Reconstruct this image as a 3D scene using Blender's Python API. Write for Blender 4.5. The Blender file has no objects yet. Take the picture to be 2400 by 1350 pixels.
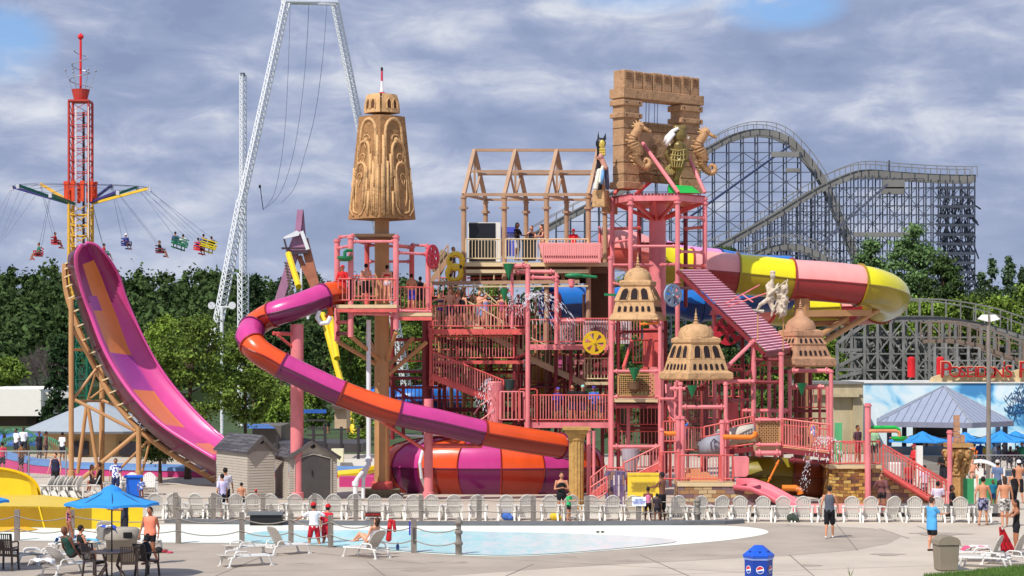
# Water park scene: helpers, ground, chairs, people, play structures, background, trees (compacted whitespace)
import bpy,math,random
import numpy as np
from mathutils import Vector,Matrix
R=math.radians;PI=math.pi
rnd=random.Random(7)
SC=bpy.context.scene
COL=SC.collection
F=5000.0;H=6.2;YH=822.0;CX=1200.0
def P(px,py,Y):
 return Vector(((px-CX)*Y/F,Y,H-(py-YH)*Y/F))
def G(px,py,z=0.0):
 Y=F*(H-z)/(py-YH)
 return Vector(((px-CX)*Y/F,Y,z))
def XZ(px,Y,z=0.0):
 return Vector(((px-CX)*Y/F,Y,z))
def V(*a):return Vector(a)
MATS={}
def lin(c):
 return tuple(((x/255.0)/12.92 if x<=10 else(((x/255.0)+.055)/1.055)**2.4)for x in c)
def M(name,rgb=None,rough=.5,var=.12,scale=2.5,metal=0.,bump=0.,spec=.4,island=0.,dirt=0.,coat=0.,trans=0.,streak=1.):
 if name in MATS:return MATS[name]
 m=bpy.data.materials.new(name);m.use_nodes=True
 nt=m.node_tree;N=nt.nodes;L=nt.links
 b=N['Principled BSDF']
 c=lin(rgb)
 tc=N.new('ShaderNodeNewGeometry')
 mp=N.new('ShaderNodeMapping');mp.inputs['Scale'].default_value=(scale,scale,scale*streak)
 L.new(tc.outputs['Position'],mp.inputs['Vector'])
 no=N.new('ShaderNodeTexNoise');no.inputs['Detail'].default_value=5;no.inputs['Roughness'].default_value=.6;no.inputs['Scale'].default_value=1
 L.new(mp.outputs[0],no.inputs['Vector'])
 rp=N.new('ShaderNodeValToRGB');L.new(no.outputs['Fac'],rp.inputs['Fac'])
 rp.color_ramp.elements[0].position=.3;rp.color_ramp.elements[1].position=.7
 lo=[x*(1-var)for x in c];hi=[min(1,x*(1+var))for x in c]
 if dirt:lo=[x*(1-dirt)for x in c]
 rp.color_ramp.elements[0].color=(*lo,1);rp.color_ramp.elements[1].color=(*hi,1)
 out=rp.outputs['Color']
 if island:
  g=N.new('ShaderNodeNewGeometry');hs=N.new('ShaderNodeHueSaturation')
  mr=N.new('ShaderNodeMapRange');L.new(g.outputs['Random Per Island'],mr.inputs['Value'])
  mr.inputs['To Min'].default_value=1-island;mr.inputs['To Max'].default_value=1+island
  L.new(mr.outputs[0],hs.inputs['Value']);L.new(out,hs.inputs['Color']);out=hs.outputs['Color']
 L.new(out,b.inputs['Base Color'])
 b.inputs['Roughness'].default_value=rough;b.inputs['Metallic'].default_value=metal
 b.inputs['Specular IOR Level'].default_value=spec
 if coat:
  b.inputs['Coat Weight'].default_value=coat;b.inputs['Coat Roughness'].default_value=.12
 if bump:
  bp=N.new('ShaderNodeBump');bp.inputs['Strength'].default_value=bump;bp.inputs['Distance'].default_value=.05
  n2=N.new('ShaderNodeTexNoise');n2.inputs['Scale'].default_value=scale*3;n2.inputs['Detail'].default_value=6
  L.new(tc.outputs['Position'],n2.inputs['Vector']);L.new(n2.outputs['Fac'],bp.inputs['Height']);L.new(bp.outputs[0],b.inputs['Normal'])
 if trans:
  tr=N.new('ShaderNodeBsdfTranslucent');L.new(out,tr.inputs['Color'])
  mx=N.new('ShaderNodeMixShader');mx.inputs['Fac'].default_value=trans
  L.new(b.outputs[0],mx.inputs[1]);L.new(tr.outputs[0],mx.inputs[2]);L.new(mx.outputs[0],N['Material Output'].inputs['Surface'])
 MATS[name]=m
 return m
def C(rgb,rough=.55,**k):
 return M('paint_%02x%02x%02x_%d'%(*rgb,int(rough*10)),rgb,rough,**k)
class MB:
 def __init__(s):s.v=[];s.f=[];s.m=[];s.k=0
 def mat(s,k):s.k=k;return s
 def add(s,vs,fs):
  n=len(s.v);s.v+=[tuple(x)for x in vs]
  for f in fs:s.f.append(tuple(i+n for i in f));s.m.append(s.k)
  return s
 def quad(s,a,b,c,d):return s.add([a,b,c,d],[(0,1,2,3)])
 def poly(s,pts):return s.add(pts,[tuple(range(len(pts)))])
 def hexa(s,p):
  return s.add(p,[(3,2,1,0),(4,5,6,7),(0,1,5,4),(1,2,6,5),(2,3,7,6),(3,0,4,7)])
 def box(s,c,sx,sy,sz,rz=0.):
  c=Vector(c);ca,sa=math.cos(rz),math.sin(rz);p=[]
  for z in(-sz/2,sz/2):
   for x,y in((-1,-1),(1,-1),(1,1),(-1,1)):
    x1,y1=x*sx/2,y*sy/2
    p.append(c+V(x1*ca-y1*sa,x1*sa+y1*ca,z))
  return s.hexa(p)
 def bx(s,x0,x1,y0,y1,z0,z1):
  return s.box(((x0+x1)/2,(y0+y1)/2,(z0+z1)/2),abs(x1-x0),abs(y1-y0),abs(z1-z0))
 def frame(s,d):
  d=d.normalized();u=V(0,0,1)if abs(d.z)<.95 else V(0,1,0)
  x=d.cross(u).normalized();return x,x.cross(d).normalized()
 def bar(s,a,b,w,h=None):
  a,b=Vector(a),Vector(b);h=h or w;x,y=s.frame(b-a);p=[]
  for q in(a,b):
   for i,j in((-1,-1),(1,-1),(1,1),(-1,1)):p.append(q+x*(i*w/2)+y*(j*h/2))
  return s.hexa(p)
 def cyl(s,a,b,r0,r1=None,n=8):
  a,b=Vector(a),Vector(b);r1=r0 if r1 is None else r1;x,y=s.frame(b-a)
  vs=[]
  for q,r in((a,r0),(b,r1)):
   for i in range(n):
    t=2*PI*i/n;vs.append(q+x*(r*math.cos(t))+y*(r*math.sin(t)))
  fs=[(i,(i+1)%n,n+(i+1)%n,n+i)for i in range(n)]+[tuple(range(n))[::-1],tuple(range(n,2*n))]
  return s.add(vs,fs)
 def tube(s,pts,r,n=6,cap=True):
  pts=[Vector(p)for p in pts];m=len(pts);vs=[];rr=r if isinstance(r,(list,tuple))else[r]*m
  px=None
  for i,q in enumerate(pts):
   d=(pts[min(i+1,m-1)]-pts[max(i-1,0)])
   if px is None:x,y=s.frame(d)
   else:
    dn=d.normalized();x=(px-dn*px.dot(dn)).normalized();y=x.cross(dn).normalized()
   px=x
   for k in range(n):
    t=2*PI*k/n;vs.append(q+x*(rr[i]*math.cos(t))+y*(rr[i]*math.sin(t)))
  fs=[(i*n+k,i*n+(k+1)%n,(i+1)*n+(k+1)%n,(i+1)*n+k)for i in range(m-1)for k in range(n)]
  if cap:fs+=[tuple(range(n))[::-1],tuple(range((m-1)*n,m*n))]
  return s.add(vs,fs)
 def caps(s,a,r0,b,r1,n=8,fy=1.):
  a,b=Vector(a),Vector(b);d=b-a
  L=d.length or 1e-6;d=d/L;x,y=s.frame(d)
  ring=[]
  for t in(80,50,20):ring.append((a-d*r0*math.sin(R(t)),r0*math.cos(R(t))))
  for t in(20,50,80):ring.append((b+d*r1*math.sin(R(t)),r1*math.cos(R(t))))
  vs=[]
  for q,r in ring:
   for k in range(n):
    t=2*PI*k/n;vs.append(q+x*(r*math.cos(t))+y*(r*math.sin(t)))
  m=len(ring)
  fs=[(i*n+k,i*n+(k+1)%n,(i+1)*n+(k+1)%n,(i+1)*n+k)for i in range(m-1)for k in range(n)]
  fs+=[tuple(range(n))[::-1],tuple(range((m-1)*n,m*n))]
  return s.add(vs,fs)
 def ell(s,c,rx,ry,rz,n=10,m=7,rot=None):
  c=Vector(c);vs=[];fs=[]
  for i in range(m+1):
   ph=PI*(i+.02)/(m+.04);z=math.cos(ph);q=math.sin(ph)
   for k in range(n):
    t=2*PI*k/n;w=V(rx*q*math.cos(t),ry*q*math.sin(t),rz*z)
    if rot:w=rot @ w
    vs.append(c+w)
  for i in range(m):
   for k in range(n):fs.append((i*n+k,(i+1)*n+k,(i+1)*n+(k+1)%n,i*n+(k+1)%n))
  fs+=[tuple(range(n)),tuple(range(m*n,(m+1)*n))[::-1]]
  return s.add(vs,fs)
 def lathe(s,c,prof,n=24,a0=0.,a1=2*PI,cap=False,sy=1.):
  c=Vector(c);full=abs(a1-a0-2*PI)<1e-4;k=n if full else n+1;vs=[]
  for r,z in prof:
   for i in range(k):
    t=a0+(a1-a0)*i/n;vs.append(c+V(r*math.cos(t),r*math.sin(t)*sy,z))
  fs=[]
  for j in range(len(prof)-1):
   for i in range(n):
    i2=(i+1)%k
    fs.append((j*k+i,j*k+i2,(j+1)*k+i2,(j+1)*k+i))
  if cap:fs+=[tuple(range(k))[::-1],tuple(range((len(prof)-1)*k,len(prof)*k))]
  return s.add(vs,fs)
 def prism(s,pts,d):
  pts=[Vector(p)for p in pts];d=Vector(d);n=len(pts)
  return s.add(pts+[p+d for p in pts],[tuple(range(n))[::-1],tuple(range(n,2*n))]+[(i,(i+1)%n,n+(i+1)%n,n+i)for i in range(n)])
 def grid(s,rows):
  n=len(rows[0]);vs=[p for r in rows for p in r]
  return s.add(vs,[(j*n+i,j*n+i+1,(j+1)*n+i+1,(j+1)*n+i)for j in range(len(rows)-1)for i in range(n-1)])
 def build(s,name,mats,parent=None,smooth=False,label=None,bevel=0,thick=0,remesh=0,loc=None):
  if not isinstance(mats,(list,tuple)):mats=[mats]
  me=bpy.data.meshes.new(name)
  off=parent_world(parent)if parent is not None else(Vector(loc)if loc is not None else V(0,0,0))
  me.from_pydata([(a-off.x,b-off.y,c-off.z)for a,b,c in s.v],[],s.f)
  for m in mats:me.materials.append(m)
  if len(mats)>1:me.polygons.foreach_set('material_index',s.m)
  if smooth:me.polygons.foreach_set('use_smooth',[True]*len(s.f))
  me.update()
  o=bpy.data.objects.new(name,me);COL.objects.link(o)
  if parent is not None:o.parent=parent
  elif loc is not None:o.location=off
  if smooth=='auto':
   try:
    me.shade_auto=True
   except Exception:pass
  if thick:
   md=o.modifiers.new('thick','SOLIDIFY');md.thickness=thick;md.offset=0
  if bevel:
   md=o.modifiers.new('bevel','BEVEL');md.width=bevel;md.segments=2;md.limit_method='ANGLE'
  if remesh:
   md=o.modifiers.new('skin','REMESH');md.mode='VOXEL';md.voxel_size=remesh;md.use_smooth_shade=True
   sm=o.modifiers.new('smooth','SMOOTH');sm.factor=.5;sm.iterations=2
  if label:o['label']=label
  return o
def parent_world(p):
 v=Vector(p.location);q=p.parent
 while q is not None:v+=q.location;q=q.parent
 return v
def tag(o,label=None,cat=None,group=None,kind=None):
 if label:o['label']=label
 if cat:o['category']=cat
 if group:o['group']=group
 if kind:o['kind']=kind
 return o
def T(name,label,cat,loc=(0,0,0),group=None):
 o=bpy.data.objects.new(name,None);COL.objects.link(o);o.location=loc;o.empty_display_size=.3
 return tag(o,label,cat,group)
def S(name,mb,mat,**k):return tag(mb.build(name,mat,**k),kind='structure')
KIDS={}
def copy_tree(o,parent=None):
 c=o.copy();COL.objects.link(c)
 if parent is not None:c.parent=parent
 for ch in[x for x in o.children]:copy_tree(ch,c)
 return c
cam=bpy.data.cameras.new('camera');co=bpy.data.objects.new('camera',cam);COL.objects.link(co)
co.location=(0,0,H);co.rotation_euler=(R(90),0,0)
cam.sensor_width=36;cam.lens=36*F/2400;cam.shift_y=(YH-675)/2400
cam.clip_end=6000;cam.clip_start=1
SC.camera=co
SC.view_settings.view_transform='Standard';SC.view_settings.look='None';SC.view_settings.exposure=0;SC.view_settings.gamma=1
SUN=V(-.60,-.80,0).normalized()*math.cos(R(50))+V(0,0,math.sin(R(50)))
sl=bpy.data.lights.new('sun','SUN');sl.energy=4.4;sl.angle=R(.55);sl.color=(1,.955,.89)
so=bpy.data.objects.new('sun',sl);COL.objects.link(so);so.rotation_euler=SUN.to_track_quat('Z','Y').to_euler()
W=bpy.data.worlds.new('World');SC.world=W;W.use_nodes=True
nt=W.node_tree;N=nt.nodes;L=nt.links
bg=N['Background']
sky=N.new('ShaderNodeTexSky');sky.sky_type='NISHITA';sky.sun_disc=False
sky.sun_elevation=R(50);sky.sun_rotation=math.atan2(SUN.x,SUN.y)
tc=N.new('ShaderNodeTexCoord')
sep=N.new('ShaderNodeSeparateXYZ');L.new(tc.outputs['Generated'],sep.inputs[0])
def mth(op,a,b=None,c=None):
 n=N.new('ShaderNodeMath');n.operation=op
 for i,x in enumerate((a,b,c)):
  if x is None:continue
  if isinstance(x,(int,float)):n.inputs[i].default_value=x
  else:L.new(x,n.inputs[i])
 return n.outputs[0]
az=mth('ARCTAN2',sep.outputs[0],sep.outputs[1]);el=mth('ARCSINE',sep.outputs[2])
cmb=N.new('ShaderNodeCombineXYZ');L.new(mth('MULTIPLY',az,1.0),cmb.inputs[0]);L.new(el,cmb.inputs[1])
def cloud(sx,sy,detail,rough,dist,off):
 mp=N.new('ShaderNodeMapping');mp.inputs['Scale'].default_value=(sx,sy,1);mp.inputs['Location'].default_value=off
 L.new(cmb.outputs[0],mp.inputs[0]);n=N.new('ShaderNodeTexNoise');n.inputs['Scale'].default_value=1
 n.inputs['Detail'].default_value=detail;n.inputs['Roughness'].default_value=rough;n.inputs['Distortion'].default_value=dist
 L.new(mp.outputs[0],n.inputs['Vector']);return n.outputs['Fac']
big=cloud(9.5,36,6,.5,.2,(3.1,1.7,0));fine=cloud(26,58,9,.6,.5,(8.3,5.2,2));wid=cloud(4,18,3,.5,0,(1.2,9.4,4))
mixv=mth('ADD',mth('ADD',mth('MULTIPLY',big,.52),mth('MULTIPLY',fine,.34)),mth('MULTIPLY',wid,.14))
rp=N.new('ShaderNodeValToRGB');L.new(mixv,rp.inputs[0])
E=rp.color_ramp.elements;E[0].position=.38;E[0].color=(*lin((140,155,189)),1);E[1].position=.63;E[1].color=(*lin((222,226,236)),1)
e=E.new(.47);e.color=(*lin((156,169,201)),1);e=E.new(.53);e.color=(*lin((177,187,213)),1)
hz=N.new('ShaderNodeMapRange');L.new(el,hz.inputs['Value']);hz.inputs['From Min'].default_value=.0;hz.inputs['From Max'].default_value=.09;hz.inputs['To Min'].default_value=.5;hz.inputs['To Max'].default_value=0
m1=N.new('ShaderNodeMixRGB');L.new(hz.outputs[0],m1.inputs[0]);L.new(rp.outputs[0],m1.inputs[1]);m1.inputs[2].default_value=(*lin((176,188,212)),1)
def gap(azc,elc,wx,wy):
 a=mth('DIVIDE',mth('SUBTRACT',az,azc),wx);b_=mth('DIVIDE',mth('SUBTRACT',el,elc),wy)
 r2=mth('ADD',mth('MULTIPLY',a,a),mth('MULTIPLY',b_,b_))
 return mth('MAXIMUM',mth('SUBTRACT',1,r2),0)
def pe(px,py):return math.atan((px-CX)/F),math.atan((YH-py)/F)
gs=[gap(*pe(1830,22),.034,.013),gap(*pe(5,120),.028,.020),gap(*pe(1500,-60),.05,.02),gap(-1.2,.6,.5,.3),gap(1.4,.8,.6,.3),gap(2.8,.5,.4,.3)]
g=gs[0]
for x in gs[1:]:g=mth('MAXIMUM',g,x)
gm=mth('MULTIPLY',g,mth('SUBTRACT',2.3,mth('MULTIPLY',fine,2.6)))
gm=mth('MINIMUM',mth('MAXIMUM',gm,0),.85)
m2=N.new('ShaderNodeMixRGB');L.new(gm,m2.inputs[0]);L.new(m1.outputs[0],m2.inputs[1])
sk=N.new('ShaderNodeMixRGB');sk.blend_type='MULTIPLY';sk.inputs[0].default_value=1;L.new(sky.outputs[0],sk.inputs[1]);sk.inputs[2].default_value=(.115,.125,.14,1)
m2b=N.new('ShaderNodeMixRGB');m2b.inputs[0].default_value=.45;L.new(sk.outputs[0],m2b.inputs[1]);m2b.inputs[2].default_value=(*lin((112,172,246)),1)
L.new(m2b.outputs[0],m2.inputs[2])
sc_=N.new('ShaderNodeMixRGB');sc_.blend_type='MULTIPLY';sc_.inputs[0].default_value=1;L.new(m2.outputs[0],sc_.inputs[1]);sc_.inputs[2].default_value=(10,10,10,1)
L.new(sc_.outputs[0],bg.inputs['Color']);bg.inputs['Strength'].default_value=.1
m_conc=M('concrete',(194,181,164),.85,var=.10,scale=.35,bump=.15,dirt=.14)
m_apron=M('concrete_dark',(172,159,144),.85,var=.10,scale=.5,bump=.15,dirt=.16)
m_grass=M('grass',(92,122,52),.9,var=.3,scale=2,island=.3)
m_lawn=M('lawn',(62,80,42),.95,var=.3,scale=.3)
m_white=M('white_plastic',(228,226,220),.4,var=.04)
m_whitem=M('white_metal',(226,228,230),.45,var=.05)
m_wood=M('weathered_wood',(134,126,118),.85,var=.22,scale=9,streak=.25,bump=.3)
m_rope=M('rope',(150,142,132),.9,var=.15,scale=20)
m_dark=M('dark_plastic',(40,33,30),.4,var=.1)
m_black=M('black',(18,18,20),.6,var=.1)
S('ground',MB().quad((-3000,20,0),(3000,20,0),(3000,5000,0),(-3000,5000,0)),m_conc)
S('lawn',MB().quad((-3000,128,.004),(3000,128,.004),(3000,5000,.004),(-3000,5000,.004)),m_lawn)
ap=[(-200,1372),(600,1366),(1050,1349),(1316,1330),(1550,1317),(1850,1302),(1997,1290),(2080,1275),(2112,1258),(2091,1247),(2045,1238),(1800,1226),(-200,1226)]
S('pavement_apron',MB().poly([G(x,y,.004)for x,y in ap]),m_apron)
jt=MB()
for a,b in(((1100,1306),(1900,1350)),((2060,1238),(2130,1262)),((1310,1227),(1330,1222)),((0,1300),(460,1292)),((700,1292),(1000,1322)),((1400,1352),(2400,1318)),((2112,1258),(2420,1262)),((300,1345),(1000,1331)),((1500,1300),(1620,1352)),((620,1302),(500,1352)),((1850,1300),(1910,1352)),((2150,1232),(2300,1300)),((1250,1322),(1180,1352)),((860,1316),(905,1352)),((1960,1228),(2010,1290)),((0,1330),(420,1346))):
 A,B_=G(*a,.009),G(*b,.009);d=(B_-A).normalized();s_=V(-d.y,d.x,0)*.012
 jt.quad(A-s_,A+s_,B_+s_,B_-s_)
S('pavement_joints',jt,C((110,102,96),.9))
m_wet=M('wet_concrete',(166,153,138),.6,var=.25,scale=2)
wt=MB()
for(px,py,w,h)in((1975,1258,34,3),(1330,1306,22,2),(1120,1296,40,2),(1650,1300,30,2),(1560,1290,16,1.5),(2200,1252,60,4),(1868,1232,26,3),(1480,1314,30,2.5),(700,1322,26,3),(1060,1318,40,2.5),(2080,1300,34,3),(1900,1325,22,2.5),(980,1338,34,3)):
 c=G(px,py,.008);sx=w/(py-YH)*H;y0=G(px,py+h).y;y1=G(px,py-h).y
 wt.poly([(c.x+sx*math.cos(t)*(1+.35*math.sin(3*t+px)+.2*math.sin(7*t+py)),(y0+y1)/2+(y1-y0)/2*math.sin(t),.008)for t in[2*PI*k/18 for k in range(18)]])
S('wet_patches',wt,m_wet)
pool=[(-120,1266),(100,1267),(380,1272),(560,1273),(700,1277),(775,1280),(875,1290),(980,1296),(1075,1302),(1200,1305),(1300,1300),(1450,1288),(1600,1276),(1700,1267),(1765,1258),(1797,1251),(1803,1246),(1790,1240),(1755,1235),(1700,1232),(1560,1231),(540,1229),(330,1229),(-120,1232)]
def smooth_loop(pts,it=2):
 for _ in range(it):
  q=[]
  for i in range(len(pts)):
   a,b=pts[i],pts[(i+1)%len(pts)]
   q+=[(a[0]*.75+b[0]*.25,a[1]*.75+b[1]*.25),(a[0]*.25+b[0]*.75,a[1]*.25+b[1]*.75)]
  pts=q
 return pts
S('pool_floor',MB().poly([G(x,y,.012)for x,y in smooth_loop(pool)]),M('pool_paint',(236,240,226),.5,var=.03,scale=.6))
wtr=[(585,1272),(700,1274),(800,1281),(980,1293),(1090,1299),(1200,1302),(1320,1296),(1450,1285),(1540,1276),(1600,1268),(1540,1259),(1400,1252),(1200,1247),(1000,1243),(800,1242),(640,1243),(575,1250),(560,1262)]
m_water=M('pool_water',(160,232,240),.2,var=.12,scale=.8,spec=.25,streak=1.)
def water_mat():
 m=m_water;nt=m.node_tree;N=nt.nodes;L=nt.links;b=N['Principled BSDF']
 g=N.new('ShaderNodeNewGeometry');sp=N.new('ShaderNodeSeparateXYZ');L.new(g.outputs['Position'],sp.inputs[0])
 mp=N.new('ShaderNodeMapping');mp.inputs['Scale'].default_value=(1.6,.55,1);L.new(g.outputs['Position'],mp.inputs[0])
 no=N.new('ShaderNodeTexNoise');no.inputs['Scale'].default_value=1.;no.inputs['Detail'].default_value=8;no.inputs['Roughness'].default_value=.7;L.new(mp.outputs[0],no.inputs[0])
 mr=N.new('ShaderNodeMapRange');L.new(sp.outputs[0],mr.inputs['Value']);mr.inputs['From Min'].default_value=-1.5;mr.inputs['From Max'].default_value=5.
 ad=N.new('ShaderNodeMath');ad.operation='ADD';L.new(mr.outputs[0],ad.inputs[0])
 ms=N.new('ShaderNodeMath');ms.operation='MULTIPLY_ADD';L.new(no.outputs[0],ms.inputs[0]);ms.inputs[1].default_value=3.0;ms.inputs[2].default_value=-1.35
 L.new(ms.outputs[0],ad.inputs[1]);ad.use_clamp=True
 mx=N.new('ShaderNodeMixRGB');L.new(ad.outputs[0],mx.inputs[0]);mx.inputs[1].default_value=(*lin((176,240,244)),1);mx.inputs[2].default_value=(*lin((244,246,244)),1)
 L.new(mx.outputs[0],b.inputs['Base Color'])
 bp=N.new('ShaderNodeBump');bp.inputs['Strength'].default_value=.35;bp.inputs['Distance'].default_value=.08
 L.new(no.outputs[0],bp.inputs['Height']);L.new(bp.outputs[0],b.inputs['Normal'])
water_mat()
S('pool_water',MB().poly([G(x,y,.03)for x,y in smooth_loop(wtr)]),m_water)
kb=MB();cop=[(385,1226),(560,1230),(900,1233),(1300,1233),(1560,1232),(1700,1230),(1745,1227)]
for a,b in zip(cop,cop[1:]):
 A,B_=G(*a),G(*b);kb.hexa([A,B_,B_+V(0,.55,0),A+V(0,.55,0),A+V(0,0,.14),B_+V(0,0,.14),B_+V(0,.55,.14),A+V(0,.55,.14)])
S('pool_kerb',kb,M('kerb',(104,106,110),.8,var=.15,scale=3))
def blades(name,pts_fn,n,h,mat,w=.012):
 r=np.random.RandomState(3);vs=np.zeros((n*3,3),'f')
 for i in range(n):
  x,y,hh=pts_fn(r);a=r.rand()*6.28;l=(r.rand(2)-.5)*.08
  vs[i*3]=(x-w*math.cos(a),y-w*math.sin(a),0);vs[i*3+1]=(x+w*math.cos(a),y+w*math.sin(a),0);vs[i*3+2]=(x+l[0],y+l[1],h*hh)
 mb=MB();mb.v=[tuple(map(float,q))for q in vs];mb.f=[(3*i,3*i+1,3*i+2)for i in range(n)];mb.m=[0]*n
 return mb.build(name,mat)
S('verge_soil',MB().poly([G(x,y,.01)for x,y in((2170,1352),(2270,1340),(2420,1328),(2420,1380),(2170,1380))]),m_lawn)
def gp(r):
 while True:
  px=2165+r.rand()*255;py=1326+r.rand()*34
  if py>1353-(px-2165)*.10:break
 q=G(px,py);return q.x,q.y,.5+r.rand()*.8
tag(blades('verge_grass',gp,9000,.12,m_grass),'short green grass at the lower right corner of the pool deck','grass',kind='stuff')
def sprig(px,py,h,label):
 t=T('grass_sprig',label,'weed',G(px,py));mb=MB();r=rnd
 for k in range(9):
  a=r.random()*6.3;l=h*(.5+.5*r.random());b=parent_world(t)
  mb.tube([b,b+V(math.cos(a)*.03,0,l*.5),b+V(math.cos(a)*.09,.02*math.sin(a),l)],[.006,.005,.002],4)
 mb.build('blade',m_grass,t)
sprig(1993,1356,.34,'tall thin grass sprig poking up at the bottom edge right of the blue bin')
sprig(2185,1352,.2,'small tuft of weeds at the foot of the tan litter bin')
m_chair=M('chair_resin',(222,219,211),.45,var=.05,scale=5)
def make_adirondack():
 t=T('adirondack_chair','x','chair')
 b=MB()
 for i in range(-3,4):
  zt=.94-.016*i*i;yb,yt=-.02,-.34
  f=lambda z:yb+(yt-yb)*(z-.22)/.72
  x0,x1=i*.062,i*.079;w0,w1=.0275,.0345
  b.hexa([(x0-w0,f(.22),.22),(x0+w0,f(.22),.22),(x0+w0,f(.22)+.02,.22),(x0-w0,f(.22)+.02,.22),(x1-w1,f(zt),zt),(x1+w1,f(zt),zt),(x1+w1,f(zt)+.02,zt),(x1-w1,f(zt)+.02,zt)])
 rim=[]
 for k in range(11):
  u=-3.3+6.6*k/10;z=.955-.016*u*u;rim.append((u*.079,-.02-.32*(z-.22)/.72,z-.01))
 b.tube([(-.2,-.03,.24)]+[(-.225,-.17,.56)]+rim+[(.225,-.17,.56),(.2,-.03,.24)],.017,5)
 b.box((0,-.16,.55),.46,.02,.05);b.box((0,-.02,.26),.42,.02,.05)
 b.build('backrest',m_chair,t,bevel=0)
 s=MB()
 for k in range(5):s.box((0,.06+k*.1,.27+k*.022),.46,.085,.02)
 s.build('seat',m_chair,t)
 for x in(-.31,.31):
  a=MB();a.hexa([(x-.055,-.3,.54),(x+.055,-.3,.54),(x+.07,.42,.54),(x-.07,.42,.54),(x-.055,-.3,.565),(x+.055,-.3,.565),(x+.07,.42,.565),(x-.07,.42,.565)])
  a.build('arm',m_chair,t)
  l=MB();l.hexa([(x*.98-.05,.34,0),(x*.98+.03,.34,0),(x*.98+.03,.39,0),(x*.98-.05,.39,0),(x-.05,.3,.54),(x+.05,.3,.54),(x+.05,.4,.54),(x-.05,.4,.54)])
  l.build('leg',m_chair,t)
  l=MB();q=x*.86
  l.hexa([(q*1.13-.028,-.34,0),(q*1.13+.028,-.34,0),(q*1.13+.028,-.28,0),(q*1.13-.028,-.28,0),(q-.04,-.14,.34),(q+.04,-.14,.34),(q+.04,.05,.34),(q-.04,.05,.34)])
  l.hexa([(x-.025,-.3,.36),(x+.025,-.3,.36),(x+.02,-.24,.36),(x-.02,-.24,.36),(x-.025,-.28,.54),(x+.025,-.28,.54),(x+.02,-.18,.54),(x-.02,-.18,.54)])
  l.build('leg',m_chair,t)
 sk=MB()
 for i in range(-3,4):sk.box((i*.062,-.03,.2),.035,.02,.14)
 sk.box((0,-.03,.13),.44,.022,.03);sk.build('apron',m_chair,t)
 return t
adi=make_adirondack()
cxs=[363,408,456,501,547,593,641,688,735,781,827,875,923,969,1018,1065,1123,1184,1232,1286,1338,1392,1438,1486,1539,1588,1638,1689,1739,1790,1839,1889,1943,1997,2045,2097,2148,2201,2251,2303]
ORD=['first','second','third','fourth','fifth','sixth','seventh','eighth','ninth','tenth','eleventh','twelfth','thirteenth','fourteenth','fifteenth','sixteenth','seventeenth','eighteenth','nineteenth','twentieth']
def what_at(x):
 for lim,s in((480,'before the bare concrete left of the sheds'),(600,'before the first grey shed'),(670,'below the gap between the sheds'),(715,'before the thick pink column'),(800,'before the shed with dark doors'),(860,'by the white drain pipe'),(930,'before the base of the tan totem column'),(1030,'before the slimmer pink column'),(1310,'in front of the orange and magenta bowl'),(1365,'before the fluted tan column'),(1455,'before the mosaic stone pillar'),(1560,'before the yellow notice board'),(1700,'before the low stone wall'),(1860,'below the small pink slide'),(1960,'by the man in the grey vest'),(2070,'before the brick wall'),(2230,'below the red stairs'),(2500,'near the ornate capital column')):
  if x<lim:return s
for i,cx in enumerate(cxs):
 c=adi if i==0 else copy_tree(adi)
 py=1216.5+(cx-363)*(1226-1216.5)/1940
 q=G(cx,py);c.location=(q.x+rnd.uniform(-.07,.07),q.y+.3+rnd.uniform(-.12,.12),0);c.rotation_euler.z=R(rnd.uniform(-13,13))
 side=('%s from the left end'%ORD[i])if i<20 else('%s from the right end'%ORD[len(cxs)-1-i])
 c['label']='white slatted chair %s, %s'%(what_at(cx),side)
 c['group']='white slatted chairs lined up behind the pool'
def place(o,px,py,rz,label,group=None,z=0):
 q=G(px,py);o.location=(q.x,q.y,z);o.rotation_euler.z=R(rz);o['label']=label
 if group:o['group']=group
 return o
gl='white slatted chairs around the pink wave slide'
for px,py,rz,lab in((268,1163,160,'white slatted chair facing the pool beside the man in a dark vest'),(308,1160,185,'white slatted chair facing the pool behind the boy in a patterned shirt'),(350,1160,190,'white slatted chair facing the pool at the right of the blue bin'),(215,1168,100,'white slatted chair side on at the left of the seated pair')):
 place(copy_tree(adi),px,py,rz,lab,gl)
for k in range(7):
 place(copy_tree(adi),108+k*11,1168,75+(k%2)*12,'white slatted chair in the tight leaning stack beside the yellow slide, %s from left'%ORD[k],'stacked white chairs beside the yellow slide')
b=G(312,1166);t=T('storage_bin','bright blue plastic cart bin between the white slatted chairs','bin',b);MB().box(b+V(0,.1,.42),.62,.55,.84,rz=.2).build('body',M('cart_blue',(30,104,214),.45,var=.06),t,bevel=.04);MB().box(b+V(0,.1,.88),.8,.66,.1,rz=.2).build('lid',M('cart_blue'),t,bevel=.03)
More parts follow.
